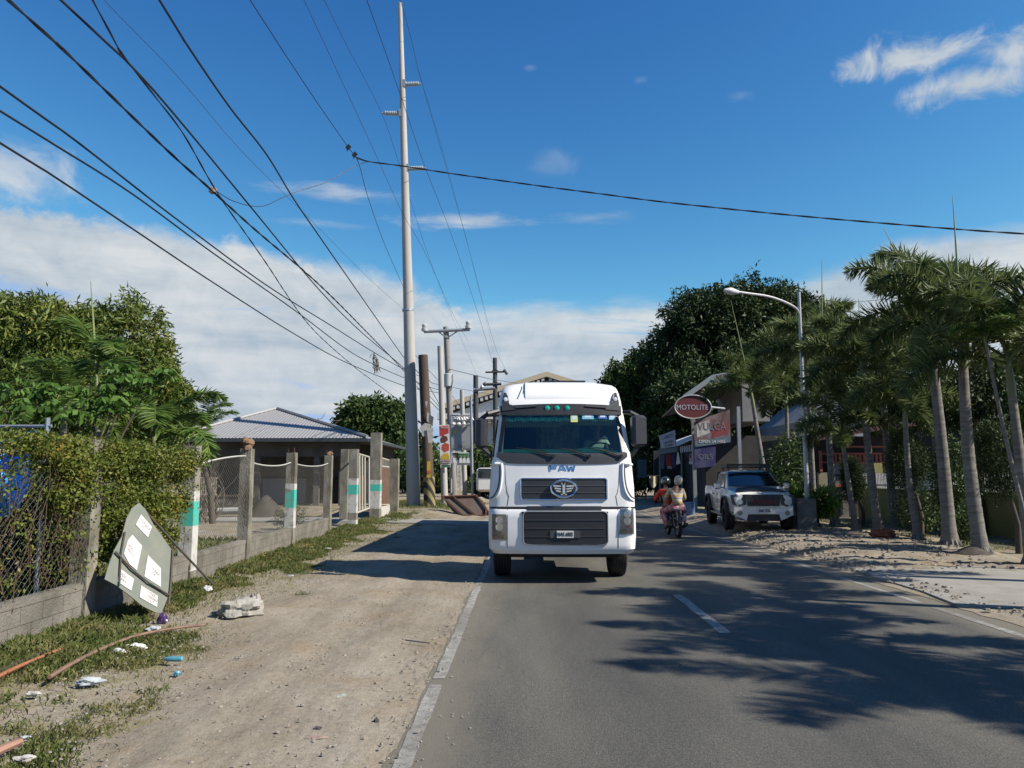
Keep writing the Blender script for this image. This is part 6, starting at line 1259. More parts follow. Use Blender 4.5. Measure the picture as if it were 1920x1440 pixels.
wire('middle of the three low cables rising from the left edge', [(0, 208), (100, 270), (250, 365), (400, 475), (550, 580), (650, 655), (700, 683), (757, 708)], .018, z=6.4, tail=[(803, 725, 44), (830, 733, 50)])
wire('lowest of the three low cables rising from the left edge', [(0, 268), (100, 330), (250, 430), (400, 530), (550, 625), (650, 680), (757, 723)], .018, z=6.0, tail=[(803, 733, 44), (830, 738, 50)])
wire('slack service wire sagging from the junction box to the clamps', [(402, 356, 17.0), (440, 378, 18), (490, 387, 19), (530, 370, 20), (560, 358, 20.5), (610, 342, 21), (665, 312, 21.8), (690, 303, 22)], .011, ext=False)
wire('heavy twisted cable crossing the road from the clamps', [(668, 295, 21.9), (692, 303, 21.7), (760, 312, 21.5), (850, 326, 21.2), (1000, 347, 20.6), (1130, 364, 20), (1255, 380, 19.6), (1500, 405, 18.6), (1785, 429, 17.5), (1960, 441, 16.8)], .021, twist=True, ext=False, group=None)
wire('pair of long wires sloping from the transformer pole behind the truck', [(842, 692, 54.5), (900, 706, 66), (928, 712, 76), (990, 722, 90)], .03, wire_g, ext=False)
wire('distant low wires at roof height left of the hall', [(757, 640, 60), (800, 690, 62), (846, 740, 56), (880, 790, 58)], .02, wire_g, ext=False)
wire('distant wire above the palm crowns on the right', [(1520, 563, 36), (1600, 566, 36), (1700, 556, 34), (1760, 545, 30)], .012, wire_g, ext=False, group=None)
# things hanging on the wires
jb = P(399, 357, 17.0); MB().bbox(tuple(jb), (.16, .14, .15), .03).bbox((jb.x + .03, jb.y - .07, jb.z - .04), (.07, .04, .07), .01).build('junction_box', mat('brown_tape', (.22, .12, .09), .8, (.45, .38, .33), 22), base=jb, label='small taped junction box on the twisted cable', category='junction box')
for px, py, lb in ((653, 276, 'upper dark dead end clamp on the wire left of the tall pole'), (665, 290, 'lower dark dead end clamp where the crossing cable starts')):
    c = P(px, py, 22); M_ = Matrix.Translation(c) @ Matrix.Rotation(R(40), 4, 'Y'); MB().box((-.05, -.04, -.07), (.05, .04, .07), M_).tube([c, c + Vector((-.03, 0, -.12))], .02, 5).build('wire_clamp', wire_m, base=c, label=lb, category='clamp', group='clamps on the crossing cable')
c = P(671, 298, 21.9); MB().bbox(tuple(c), (.1, .03, .05), .01).build('white_tag', wpaint, base=c, label='small white tag beside the lower clamp', category='tag')
c0 = P(705, 680, 33.5); jk = MB(); rr = random.Random(6)
for k in range(46):
    z0 = c0.z + .45 - rr.uniform(0, .75); x = c0.x + rr.uniform(-.12, .12) + (.2 * (c0.z - z0)); pts = [(x, c0.y + rr.uniform(-.08, .08), z0)]
    for j in range(3): pts.append((pts[-1][0] + rr.uniform(-.05, .07), pts[-1][1], pts[-1][2] - rr.uniform(.04, .1)))
    jk.tube(pts, [.012, .02, .016, .004], 4)
jk.build('tangled_rag', mat('grey_rag', (.42, .4, .35), .9, (.07, .065, .06), 14, thr=(.4, .6)), base=c0, label='tattered grey rag tangled on the low cables left of the tall pole', category='rag')
# ================================================================ STREET LAMP
lb_ = P(1514, 950, 24.6); lm = empty('street_lamp', (lb_.x, 24.6, .15), 0, 'galvanised street lamp post with long curved arm over the pickup', 'street lamp')
top = P(1498, 548, 24.6); MB().tube([(lb_.x, 24.6, .1), P(1508, 800, 24.6), P(1503, 680, 24.6), top], [.075, .07, .058, .045], 12).build('post', flat('pale_galvanised', (.5, .5, .49), .5, metal=.4), lm, smooth=True)
arm = [P(1499, 590, 24.6), P(1492, 578, 24.5), P(1470, 566, 24.3), P(1440, 556, 24.1), P(1400, 550, 23.8), P(1372, 546, 23.6)]
am = MB().tube(smooth_pts(arm, 4), .04, 8).build('arm', flat('pale_galvanised', (.5, .5, .49)), lm, smooth=True)
hp = [P(1384, 548, 23.7), P(1370, 546, 23.55), P(1358, 544, 23.5)]; MB().tube(hp, [.06, .12, .05], 10).build('lamp_head', flat('lamp_alu', (.6, .6, .58), .4), am, smooth=True)
# ================================================================ PLANTER
c = P(1513, 985, 24.4); pc = empty('planter_box', (c.x, 24.4, .12), 0, 'square mossy concrete planter box at the foot of the lamp post', 'planter'); x0, x1 = P(1496, 985, 24.2).x, P(1532, 985, 24.2).x
pmb = MB(); t_ = .07; hgt = .15 + .95; w_ = x1 - x0
for a_, b_ in (((x0, 24.2), (x1, 24.2 + t_)), ((x0, 24.2 + w_ - t_), (x1, 24.2 + w_)), ((x0, 24.2 + t_), (x0 + t_, 24.2 + w_ - t_)), ((x1 - t_, 24.2 + t_), (x1, 24.2 + w_ - t_))): pmb.box((a_[0], a_[1], 0), (b_[0], b_[1], hgt))
pmb.box((x0 + t_, 24.2 + t_, 0), (x1 - t_, 24.2 + w_ - t_, hgt - .1)); pmb.build('box', concrete, pc)
crot = leafmat('croton', [(.03, .07, .012), (.10, .18, .025), (.28, .32, .04)], .3, .35, 1.5)
a_ = P(1542, 940, 24.9); clump('leafy_plant', [((a_.x, 24.9, .95), (.5, .4, .42)), ((P(1498, 915, 24.9).x, 25.3, 1.15), (.25, .3, .25))], 420, .34, .1, crot, 71, 'yellow green strappy plant growing behind the concrete planter', 'plant', stems=4, droop=-.1)

# ================================================================ RIGHT SIDE BUILDINGS
ywall = empty('garden_wall', (13.2, 24, 0), 0, 'olive yellow rendered garden wall topped with pale pickets behind the palms', 'wall')
MB().box((13.1, 16.5, -.2), (13.3, 31, 1.28)).box((13.06, 16.5, 1.28), (13.34, 31, 1.34)).build('wall', mat('yellow_render', (.3, .29, .11), .85, (.22, .21, .09), 1.0), ywall)
pkm = MB()
for k in range(110): pkm.cbox((13.2, 17 + k * .125, 1.62), (.03, .05, .56))
pkm.box((13.18, 17, 1.44), (13.22, 31, 1.49)).build('pickets', flat('white_picket', (.5, .5, .48), .6), ywall)
# wooden house, front face at Y 31
def bx_px(mb, pa, pb, Y, d): a_ = P(pa[0], pa[1], Y); b_ = P(pb[0], pb[1], Y); return mb.box((a_.x, Y, min(a_.z, b_.z)), (b_.x, Y + d, max(a_.z, b_.z)))
wh = empty('wooden_house', P(1585, 985, 31), 0, 'old wooden house with red balusters, plank wall and rusty roof behind the palms', 'house')
rusty = corr('rusty_roof', (.20, .10, .07)); planks = mat('beige_planks', (.30, .27, .23), .85, (.2, .18, .15), 1.5, stretch=(.4, 1, 6)); redw = flat('red_paint', (.32, .08, .045), .7)
bx_px(MB(), (1512, 985), (1700, 818), 31.7, 6).build('wall', mat('dark_wood_wall', (.07, .06, .05), .9, (.035, .03, .028), 2), wh)
bx_px(MB(), (1563, 889), (1628, 866), 31.3, .1).build('plank_panel', planks, wh)
MB().prism([P(1500, 832, 30.6), P(1600, 815, 30.6), P(1690, 800, 30.6), P(1760, 797, 30.6), P(1700, 790, 36), P(1640, 803, 36), P(1520, 822, 36)], (0, 0, .09)).build('roof', rusty, wh)
bal = MB()
for k in range(14): px = 1566 + k * 7.6; bx_px(bal, (px, 866), (px + 3, 851), 31.25, .05)
bx_px(bal, (1540, 852), (1670, 849), 31.2, .1); bx_px(bal, (1540, 868), (1670, 866), 31.2, .09); bx_px(bal, (1538, 884), (1541, 845), 31.15, .1); bx_px(bal, (1590, 839), (1664, 836), 31.2, .1); bal.build('baluster_rail', redw, wh)
bx_px(MB(), (1641, 914), (1654, 868), 31.1, .1).build('yellow_panel', corr('yellow_sheet', (.48, .46, .16), sc=14), wh)
bx_px(MB(), (1539, 985), (1551, 886), 31.2, .2).build('pillar', mat('pale_render', (.32, .29, .19), .9), wh)
dm = bx_px(MB(), (1567, 985), (1588, 892), 31.4, .08).build('door', mat('grey_door', (.22, .21, .19), .8, (.12, .11, .1), 5), wh); bx_px(MB(), (1566, 913), (1590, 909), 31.3, .1).build('door_lintel', redw, dm); bx_px(MB(), (1576, 965), (1579, 925), 31.36, .05).build('door_rail', black_pl, dm); bx_px(MB(), (1570, 931), (1585, 928), 31.36, .05).build('door_rail', black_pl, dm)
# grey gabled house behind
gh = empty('grey_house', P(1600, 900, 42), 0, 'tall pale grey plastered house wall rising behind the wooden house', 'house'); gm_ = mat('grey_plaster', (.34, .35, .36), .85, (.28, .29, .3), .6)
a_, b_ = P(1505, 900, 42), P(1625, 900, 42); MB().prism([(a_.x, 42, 0), (b_.x, 42, 0), (b_.x, 42, P(1625, 815, 42).z), P(1560, 742, 42), P(1500, 790, 42), (a_.x, 42, 2)], (0, 8, 0)).build('wall', gm_, gh)
bx_px(MB(), (1600, 800), (1615, 786), 41.93, .04).build('window', flat('dim_glass', (.08, .1, .11)), gh)
rh = empty('red_roofed_house', P(1860, 880, 34), 0, 'low house with rusty red roof and pale carport edge at the right edge', 'house')
MB().prism([P(1820, 762, 34), P(1852, 756, 38), P(1880, 790, 36), P(1848, 792, 32)], (0, 0, -.08)).prism([P(1885, 768, 32), P(1945, 740, 32), P(1960, 762, 36), P(1900, 785, 36)], (0, 0, -.1)).build('roof', corr('red_roof', (.24, .07, .05)), rh)
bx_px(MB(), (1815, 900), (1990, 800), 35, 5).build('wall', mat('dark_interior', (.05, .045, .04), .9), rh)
MB().prism([P(1828, 808, 30), P(1990, 797, 30), P(1990, 790, 33), P(1850, 801, 33)], (0, 0, .06)).build('carport_roof', corr('pale_sheet', (.45, .46, .46)), rh)
bx_px(MB(), (1905, 803), (1990, 790), 30.6, .1).build('white_gable_sheet', corr('white_sheet', (.5, .5, .5), sc=14), rh)
# shop with oval sign
sh_ = empty('roadside_shop', (9.6, 38, 0), 0, 'roadside shop with raised grey canopy edge and coloured banners behind the pickup', 'shop')
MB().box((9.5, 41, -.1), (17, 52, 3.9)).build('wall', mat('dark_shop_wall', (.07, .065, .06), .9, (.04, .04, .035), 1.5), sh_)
can = MB(); c1_, c2_, c3_ = P(1281, 741, 38), P(1335, 703, 38), P(1389, 693, 38)
can.prism([c1_, c2_, c2_ + Vector((0, 0, -.28)), c1_ + Vector((0, 0, -.28))], (0, .2, 0)); can.prism([c2_, c3_, c3_ + Vector((0, 0, -.42)), c2_ + Vector((0, 0, -.42))], (0, .2, 0)); can.build('canopy_fascia', flat('grey_fascia', (.34, .36, .36), .5, metal=.3), sh_)
MB().prism([c1_ + Vector((0, .2, -.05)), c2_ + Vector((0, .2, -.05)), c3_ + Vector((0, .2, -.05)), c3_ + Vector((1, 6, -.6)), c1_ + Vector((0, 6, -.6))], (0, 0, -.06)).build('canopy_roof', rusty, sh_)
tx = MB()
for k in range(4): c = P(1345 + k * 7, 707 - k * 1.2, 37.9); tx.cbox(tuple(c), (.14, .04, .17))
tx.build('fascia_mark', flat('fascia_dark', (.05, .045, .045), .8), sh_)
bx_px(MB(), (1393, 790), (1440, 700), 39.3, 5).build('grey_block_wall', mat('grey_block', (.33, .32, .3), .85, (.24, .23, .22), 1.2, bump=.3), sh_)
for px in (1304, 1390): a_ = P(px, 950, 38.4); MB().box((a_.x - .08, 38.3, -.1), (a_.x + .08, 38.46, 5.2)).build('post', steel, sh_)
def ban(nm, pts, Y, col, col2=None, th=.03, lb=None): return quadp(MB(), pts, Y, th).build(nm, mat(nm + '_print', col, .7, col2, 1.6, thr=(.45, .6)), sh_)
b1 = ban('pink_banner', [(1301, 790), (1368, 768), (1370, 825), (1303, 840)], 37.9, (.17, .09, .09), (.25, .19, .2))
quadp(MB(), [(1306, 795), (1330, 787), (1331, 812), (1307, 820)], 37.894, .005).build('white_splash', pap, b1); quadp(MB(), [(1335, 805), (1366, 792), (1366, 812), (1335, 822)], 37.894, .005).build('red_patch', flat('banner_red', (.26, .04, .04), .7), b1); sign_text('VULCA', 1335, 800, 37.89, 15, flat('pale_letters', (.2, .2, .24), .7), b1, .8)
b2 = ban('blue_grey_strip', [(1303, 828), (1370, 817), (1370, 829), (1304, 838)], 37.8, (.14, .2, .23)); sign_text('OPEN 24 HRS', 1335, 828, 37.795, 6, wht, b2)
b3 = ban('purple_banner', [(1302, 839), (1342, 834), (1342, 874), (1302, 878)], 37.85, (.03, .025, .11), (.075, .075, .16)); sign_text('OILS', 1323, 857, 37.845, 10, flat('pale_letters', (.5, .5, .54)), b3)
os_ = empty('oval_sign', P(1303, 790, 37.3), 0, 'red oval sign, darkened for shade, with white lettering on a bracket by the shop canopy', 'sign'); oc = P(1299, 763, 37.3); rx_, rz_ = 34 * 37.3 / FPX, 22 * 37.3 / FPX
pts = [(oc.x + rx_ * math.cos(6.2832 * k / 40), 37.3, oc.z + rz_ * math.sin(6.2832 * k / 40)) for k in range(40)]
MB().prism(pts, (0, .18, 0)).build('panel', flat('shaded_sign_red', (.13, .01, .014), .6), os_); MB().tube([Vector(p) + Vector((0, -.02, 0)) for p in pts + pts[:1]], .035, 6, False).build('rim', flat('rim_white', (.35, .35, .34), .5), os_)  # red and lettering colours darkened to stand in for shade on the sign
sign_text('MOTOLITE', 1298, 764, 37.27, 9.6, flat('shaded_sign_white', (.42, .42, .44), .6), os_, .93, off=-.02)
MB().tube([(oc.x + rx_, 37.4, oc.z), (oc.x + rx_ + .9, 38.3, oc.z)], .05, 6).build('bracket', steel, os_)
# vendor stall with white roof sheet and shop board
vs_ = empty('vendor_stall', P(1265, 960, 42), 0, 'small stall with white sloping awning and blue valance hung with clothes', 'stall')
MB().prism([P(1268, 837, 42), P(1303, 822, 40.5), P(1302, 815, 46), P(1268, 827, 47)], (0, 0, .05)).build('awning', flat('awning_white', (.75, .74, .7), .7), vs_)
quadp(MB(), [(1236, 841), (1270, 838), (1270, 847), (1237, 852)], 41.9, .05).build('valance', flat('valance_teal', (.15, .24, .25), .7), vs_)
fr_ = MB()
for px in (1238, 1279): a_ = P(px, 960, 42); fr_.tube([(a_.x, 42, 0), P(px - 1, 845, 42)], .05, 6)
fr_.build('post', flat('post_green', (.10, .15, .14), .6), vs_)
sc_ = MB()
for k in range(8): quadp(sc_, [(1276 + k * 3.3, 838 - k * .3 - 1.0 * k * .4), (1277.4 + k * 3.3, 838 - k * .7), (1277.4 + k * 3.3, 848 - k * .4), (1276 + k * 3.3, 849 - k * .4)], 41.2, .02)
sc_.build('white_fringe', wht, vs_)
for pts, col in (([(1238, 853), (1246, 852), (1245, 880), (1239, 878)], (.08, .11, .16)), ([(1248, 852), (1257, 852), (1258, 874), (1249, 873)], (.25, .03, .03)), ([(1258, 852), (1266, 851), (1267, 878), (1259, 876)], (.05, .04, .14)), ([(1251, 874), (1262, 873), (1260, 879), (1252, 879)], (.3, .28, .26))): quadp(MB(), pts, 41.95, .06).build('hanging_garment', flat('cloth_%d' % int(pts[0][0]), col, .9), vs_)
quadp(MB(), [(1270, 848), (1272, 848), (1276, 869), (1268, 871)], 41.8, .04).build('white_shirt', wht, vs_)
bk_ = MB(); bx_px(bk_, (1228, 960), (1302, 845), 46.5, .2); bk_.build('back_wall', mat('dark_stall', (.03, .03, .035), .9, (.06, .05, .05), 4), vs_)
bs_ = empty('shop_board', P(1252, 845, 41.7), 0, 'white lettered board mounted above the stall valance', 'sign'); sbp = quadp(MB(), [(1236, 817), (1266, 806), (1267, 837), (1240, 841)], 41.7, .06).build('panel', flat('board_white', (.45, .46, .5), .7), bs_)
Mq = lambda px, py, sz, s_: text(s_, sz, blk, bs_, Matrix.Translation(P(px, py, 41.69) - wbase(bs_)) @ Matrix.Rotation(R(-13), 4, 'Y') @ FACE, 'lettering', .003, 0, .5)
Mq(1252, 819, .27, 'L. LANCY\'S'); Mq(1253, 829, .2, 'CAR WASH'); Mq(1254, 835, .15, 'VULCANIZING')
pn = quadp(MB(), [(1293, 852), (1302, 851), (1302, 870), (1292, 870)], 40.9, .02).build('price_notice', flat('notice_white', (.6, .58, .56), .7), base=P(1297, 870, 40.9), label='small white and red price notice on the stall post', category='notice'); quadp(MB(), [(1293.5, 853), (1297, 853), (1296.5, 859), (1293.2, 859)], 40.88, .01).build('red_corner', flat('banner_red', (.38, .07, .06)), pn); sign_text('100', 1297, 863, 40.87, 5, blk, pn, off=.01)
MB().grid(lambda u, v: tuple(P(1218 + u * 14, 893 + v * 22 * (1 - .5 * abs(2 * u - 1) ** 2), 38 + .15 * math.sin(u * 9))), 14, 8, (0, .03, 0)).build('hanging_cloth', mat('cream_cloth', (.5, .45, .3), .9, (.4, .36, .24), 5), base=P(1225, 915, 38), smooth=True, label='ragged cream cloth hanging left of the motorcycle riders', category='cloth')
MB().tube([P(1214, 892, 38.1), P(1236, 892, 38.1)], .02, 5).build('clothes_line', wire_m, base=P(1225, 892, 38.1), label='short pole the cream cloth hangs from', category='rail')
c = P(1291, 953, 33); MB().lathe([(.2, 0), (.25, .02), (.27, .5), (.25, .55)], (c.x, 33, gz(c.x, 33)), 'Z', 20).build('plastic_drum', flat('pale_blue_plastic', (.12, .2, .34), .4), base=(c.x, 33, gz(c.x, 33)), smooth=True, label='pale blue plastic drum on the ground behind the riders', category='drum')
gp_ = quadp(MB(), [(1196, 862), (1212, 862), (1212, 896), (1196, 896)], 44, .1).build('green_board', mat('green_board', (.06, .12, .11), .8, (.05, .1, .16), 1), base=P(1204, 896, 44), label='dim green board standing behind the truck mirror', category='board')
# ================================================================ RIGHT SIDE TREES
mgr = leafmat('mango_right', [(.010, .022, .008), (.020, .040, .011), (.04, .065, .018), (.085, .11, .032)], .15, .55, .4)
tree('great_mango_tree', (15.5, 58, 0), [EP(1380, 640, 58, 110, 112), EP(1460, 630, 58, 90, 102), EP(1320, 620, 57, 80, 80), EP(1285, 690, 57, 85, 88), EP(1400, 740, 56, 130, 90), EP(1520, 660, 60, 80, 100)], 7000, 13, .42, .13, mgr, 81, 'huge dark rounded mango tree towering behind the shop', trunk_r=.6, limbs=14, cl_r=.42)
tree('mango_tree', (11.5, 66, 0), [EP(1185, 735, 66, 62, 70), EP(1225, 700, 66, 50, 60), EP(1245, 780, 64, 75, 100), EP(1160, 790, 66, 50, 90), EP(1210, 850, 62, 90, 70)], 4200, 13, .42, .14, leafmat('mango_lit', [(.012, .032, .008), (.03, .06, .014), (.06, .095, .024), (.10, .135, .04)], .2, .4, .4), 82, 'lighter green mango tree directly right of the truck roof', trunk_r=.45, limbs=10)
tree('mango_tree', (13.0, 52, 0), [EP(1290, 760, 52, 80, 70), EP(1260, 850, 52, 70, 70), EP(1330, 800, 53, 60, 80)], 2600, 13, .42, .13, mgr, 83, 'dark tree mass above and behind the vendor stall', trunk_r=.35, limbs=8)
tree('background_tree', (24, 48, 0), [EP(1560, 745, 48, 70, 60), EP(1640, 770, 48, 80, 50), EP(1760, 770, 46, 80, 55), EP(1870, 730, 44, 60, 60)], 2200, 11, .42, .14, leafmat('right_leaf', [(.015, .035, .01), (.035, .065, .015), (.08, .11, .03), (.14, .17, .05)], .22, .45, .5), 84, 'mixed green trees behind the low houses on the right', trunk_r=.3, limbs=8)
tree('background_tree', (17.8, 24, 0), [EP(1930, 700, 24, 45, 70), EP(1900, 780, 25, 55, 45)], 700, 12, .24, .07, fox_y, 85, 'bright yellow green treetop at the far right edge', trunk_r=.12, limbs=5)
tree('pickup_shade_tree', (12.9, 22.4, .12), [((12.7, 22.3, 4.1), (1.4, 1.4, .85)), ((13.0, 24.6, 4.2), (1.3, 1.4, .85))], 1000, 11, .16, .06, mgr, 86, 'dark leafy garden tree added to shade the pickup, behind the two thick palm trunks', trunk_r=.12, limbs=6)  # tree added to throw shade on the pickup front
cyp = leafmat('cypress', [(.018, .035, .012), (.035, .06, .018), (.065, .085, .025)], .15, .6, .8)
def juniper(px, py, Y, rx, rz, seed, label): e = EP(px, py, Y, rx, rz); return tree('ornamental_tree', (e[0][0] + .25, Y, .12), [e, ((e[0][0] - .15, Y, e[0][2] + e[1][2] * .6), (e[1][0] * .55, e[1][0] * .5, e[1][2] * .6))], 1500, 9, .09, .018, cyp, seed, label, 'tree', 'dark trimmed trees before the garden wall', trunk_r=.06, droop=-.5, cl_r=.14, limbs=6, shell=.35)
juniper(1876, 870, 17.6, 52, 68, 91, 'dark feathery ornamental tree on a forked trunk nearest the right edge'); juniper(1702, 870, 21.5, 36, 60, 92, 'dark feathery ornamental tree between the leaning palm and the thick palm'); juniper(1600, 905, 27, 20, 40, 93, 'small dark ornamental tree in front of the wooden house door')
hib = leafmat('hibiscus', [(.014, .03, .01), (.03, .055, .015), (.07, .11, .03), (.16, .2, .06)], .25, .3, 1.2)
def shrub(px, py, Y, rx, rz, n, seed, label, ln=.1): return clump('shrub', [EP(px, py, Y, rx, rz)], n, ln, ln * .5, hib, seed, label, 'shrub', 'shrubs under the palms on the right')
shrub(1785, 900, 20.2, 38, 85, 2600, 94, 'glossy leafy shrub between the two thick palm trunks'); shrub(1722, 960, 22, 45, 40, 1300, 95, 'low olive shrub at the foot of the small shaded palm'); shrub(1460, 930, 29, 34, 50, 1300, 96, 'dark shrub between the pickup and the planter', .14); shrub(1800, 985, 19.5, 34, 34, 900, 97, 'low shrub behind the palm with the root collar'); shrub(1480, 870, 30, 40, 60, 1500, 98, 'tall dark shrub behind the pickup bonnet', .16)
c = GG(1842, 1045); mound('root_mound', (c.x, c.y + .35, 0), .62, .3, mat('root_mat', (.13, .11, .09), .95, (.06, .05, .04), 8, bump=1), 5, kind=None, label='dark rooty mound round the foot of the nearest palm', category='mound')
for i, (px, y, h) in enumerate(((1290, 66, 7), (1100, 120, 9), (640, 110, 8))): pass
# far tree belt hiding the horizon
belt = []
for i in range(30):
    x = -150 + i * 10.5
    if -9 < x < 9: continue
    belt.append(((x, 150 + 12 * math.sin(i * 2.1), 3.5), (7.5, 5, 4.6 + 1.6 * math.sin(i * 1.7))))
cp, cd = crown_pts(belt, 9000, np.random.default_rng(77), .55); nn_ = 9000 * 5; rg = np.random.default_rng(78); V, F = leaves(np.repeat(cp, 5, 0) + rg.normal(size=(nn_, 3)) * .8, np.repeat(cd, 5, 0) + rg.normal(size=(nn_, 3)), 1.3, .8, rg); npmesh('far_woodland', V, F, mango2, kind='stuff', label='distant belt of trees along the horizon', category='woodland')

# ================================================================ LEANING SIGN, LITTER
lsn = Vector((.9, -.45, .35)).normalized(); lp0 = P(290, 1150, 9.8); ls = empty('leaning_board', lp0, 0, 'curved grey green board with white notices leaning on the fence beside the nearest post', 'sign board')
def LP(px, py, off=0.0): return onplane(px, py, lp0 + lsn * off, lsn)
outl = [(256, 945), (268, 957), (284, 985), (303, 1008), (322, 1031), (320, 1065), (317, 1112), (300, 1151), (288, 1150), (262, 1138), (235, 1115), (215, 1098), (196, 1086), (202, 1062), (212, 1033), (225, 1008), (233, 975), (243, 955)]
cx_, cy_ = 262, 1050
def bend(p, px): return p + lsn * (.05 * math.sin((px - 195) / 127 * 3.1))
mb = MB(); vs = []; rings = 7
for k in range(rings + 1):
    t = k / rings
    for a_, b_ in outl: x = cx_ + (a_ - cx_) * t; y = cy_ + (b_ - cy_) * t; vs.append(bend(LP(x, y), x))
nO = len(outl); mb.add(vs, [(k * nO + j, (k + 1) * nO + j, (k + 1) * nO + (j + 1) % nO, k * nO + (j + 1) % nO) for k in range(rings) for j in range(nO)])
mb.add([v - lsn * .012 for v in vs], [(k * nO + j, k * nO + (j + 1) % nO, (k + 1) * nO + (j + 1) % nO, (k + 1) * nO + j) for k in range(rings) for j in range(nO)])
mb.build('board', mat('grey_green_board', (.17, .195, .165), .8, (.23, .235, .185), 3, bump=.1), ls, smooth=True)
def lpoly(pts, off): 
    return [bend(LP(a_, b_), a_) + lsn * off for a_, b_ in pts]
pfm = mat('notice_paper', (.66, .65, .62), .8, (.58, .57, .54), 5)
for i, pts in enumerate((((259, 967), (280, 990), (272, 1010), (249, 986)), ((243, 1005), (261, 1026), (251, 1072), (238, 1060), (228, 1040), (235, 1015)), ((272, 1043), (298, 1067), (298, 1102), (265, 1083)), ((220, 1066), (246, 1088), (241, 1110), (217, 1092)), ((259, 1100), (292, 1119), (290, 1140), (256, 1122)))):
    po = MB().prism(lpoly(pts, .006), lsn * .003).build('notice', pfm, ls); c = sum((Vector(p) for p in lpoly(pts, .011)), Vector()) / len(pts)
    ax = (LP(pts[1][0], pts[1][1]) - LP(pts[0][0], pts[0][1])).normalized(); up = lsn.cross(ax).normalized() * -1; up = up if up.z > 0 else -up; ax = up.cross(lsn).normalized(); M_ = Matrix((ax, up, lsn)).transposed().to_4x4(); M_.translation = c - wbase(ls)
    text('NOTICE\nNO PARKING\nKEEP OUT' if i == 4 else 'FOR SALE\n%s' % ('LOT', 'HOUSE', 'RICE', 'SAND', '')[i], .042, flat('faded_ink', (.38, .34, .32), .8), po, M_, 'lettering', .0008)
rod_m = mat('green_rod', (.05, .1, .08), .7, (.12, .06, .04), 12)
rd_ = MB(); rd_.tube([lpoly([q], .03)[0] for q in ((212, 1036), (240, 1070), (270, 1095), (314, 1118))], .013, 6); rd_.tube([lpoly([q], .02)[0] for q in ((229, 1000), (222, 1040), (219, 1100))], .012, 6); rd_.tube([lpoly([q], .02)[0] for q in ((322, 1031), (318, 1090), (313, 1135))], .013, 6); rd_.build('stiffening_rod', rod_m, ls)
a_ = LP(256, 941, .04); b_ = G(407, 1104, .02); MB().tube([a_, a_.lerp(b_, .5) + Vector((0, 0, -.01)), b_], .017, 7).build('prop_pole', mat('rusty_prop', (.14, .075, .045), .8, (.06, .1, .08), 2.2), base=b_, label='thin rusty pole propping the leaning board against the grass', category='pole')
def crump(name, px, py, w, h, d, mt, seed, label, cat, z=.0, flatk=1.0, group=None):
    c = GG(px, py); rr = random.Random(seed); sx_, sy_, sz_ = w / 2, d / 2, h
    def f_(a, b): th = a * 6.2832; ph = b * math.pi; v = Vector((math.cos(th) * math.sin(ph), math.sin(th) * math.sin(ph), math.cos(ph))); k = 1 + .5 * noise.noise(v * 1.7 + Vector((seed, 0, 0))) + .25 * noise.noise(v * 4 + Vector((0, seed, 0))); return (c.x + v.x * sx_ * k, c.y + v.y * sy_ * k, c.z + z + sz_ * .35 + v.z * sz_ * .6 * k)
    return MB().grid(f_, 26, 16).build(name, mt, base=c, smooth=True, ang=28, label=label, category=cat, group=group)
rock = mat('broken_concrete', (.5, .48, .42), .9, (.3, .28, .24), 5, bump=1, bscale=25)
def crumple(px, py, w, h, d, seed):
    pass
crump('concrete_rubble', 448, 1152, .62, .2, .42, rock, 3, 'jagged pale lump of broken concrete on the grass edge', 'rubble'); crump('concrete_chunk', 478, 1148, .2, .22, .18, rock, 8, 'small jagged chunk beside the big concrete lump', 'rubble')
plas = flat('clear_plastic', (.55, .58, .58), .25, coat=.5); blueb = flat('cyan_plastic', (.10, .33, .42), .35)
gL2 = 'litter on the left verge'
purple = flat('purple_foil', (.08, .04, .14), .3)
crump('purple_wrapper', 304, 1168, .11, .11, .08, purple, 4, 'crumpled purple wrapper standing below the leaning board', 'litter', group=gL2)
crump('plastic_cup', 388, 1108, .13, .08, .1, plas, 5, 'clear plastic cup near the foot of the prop pole', 'litter', group=gL2); crump('plastic_bag', 288, 1186, .2, .07, .12, plas, 6, 'clear plastic bag in the grass below the leaning board', 'litter', group=gL2)
crump('plastic_bag', 255, 1216, .2, .05, .1, wht, 7, 'white plastic scrap beside the long lath', 'litter', group=gL2); crump('plastic_scrap', 222, 1225, .12, .05, .09, plas, 9, 'dull plastic scrap under the long lath', 'litter', group=gL2)
c = GG(327, 1243); MB().lathe([(.01, -.1), (.022, -.07), (.026, .0), (.024, .07), (.014, .08)], (c.x, c.y, .06), 'X', 12).build('plastic_bottle', blueb, base=c, smooth=True, label='crushed bottle with cyan label on the dirt', category='bottle')
crump('cyan_cap', 332, 1266, .05, .04, .05, blueb, 10, 'small cyan scrap below the crushed bottle', 'litter', group=gL2)
for i, (px, py, w_, lb) in enumerate(((62, 1303, .14, 'white wrapper on the lower left grass'), (48, 1384, .08, 'small white scrap near the left edge'), (46, 1426, .15, 'pale flat wrapper in the lower left corner'), (168, 1282, .26, 'pale crumpled sack half buried in dirt'), (60, 1243, .13, 'white scrap behind the orange lath'), (545, 1080, .12, 'white paper on the grass edge near the truck shadow'), (615, 1030, .2, 'white plastic bag in the grass near the gate'), (640, 1340 - 0, .1, 'x'), (700, 1016, .1, 'tiny pale scrap beyond the truck shadow tip'), (540, 1148, .07, 'tiny pale scrap on the dirt edge'))):
    if lb == 'x': continue
    crump('litter', px, py, w_ * .85, w_ * .2, w_ * .5, plas if i % 2 else pap, 20 + i, lb, 'litter', group=gL2)
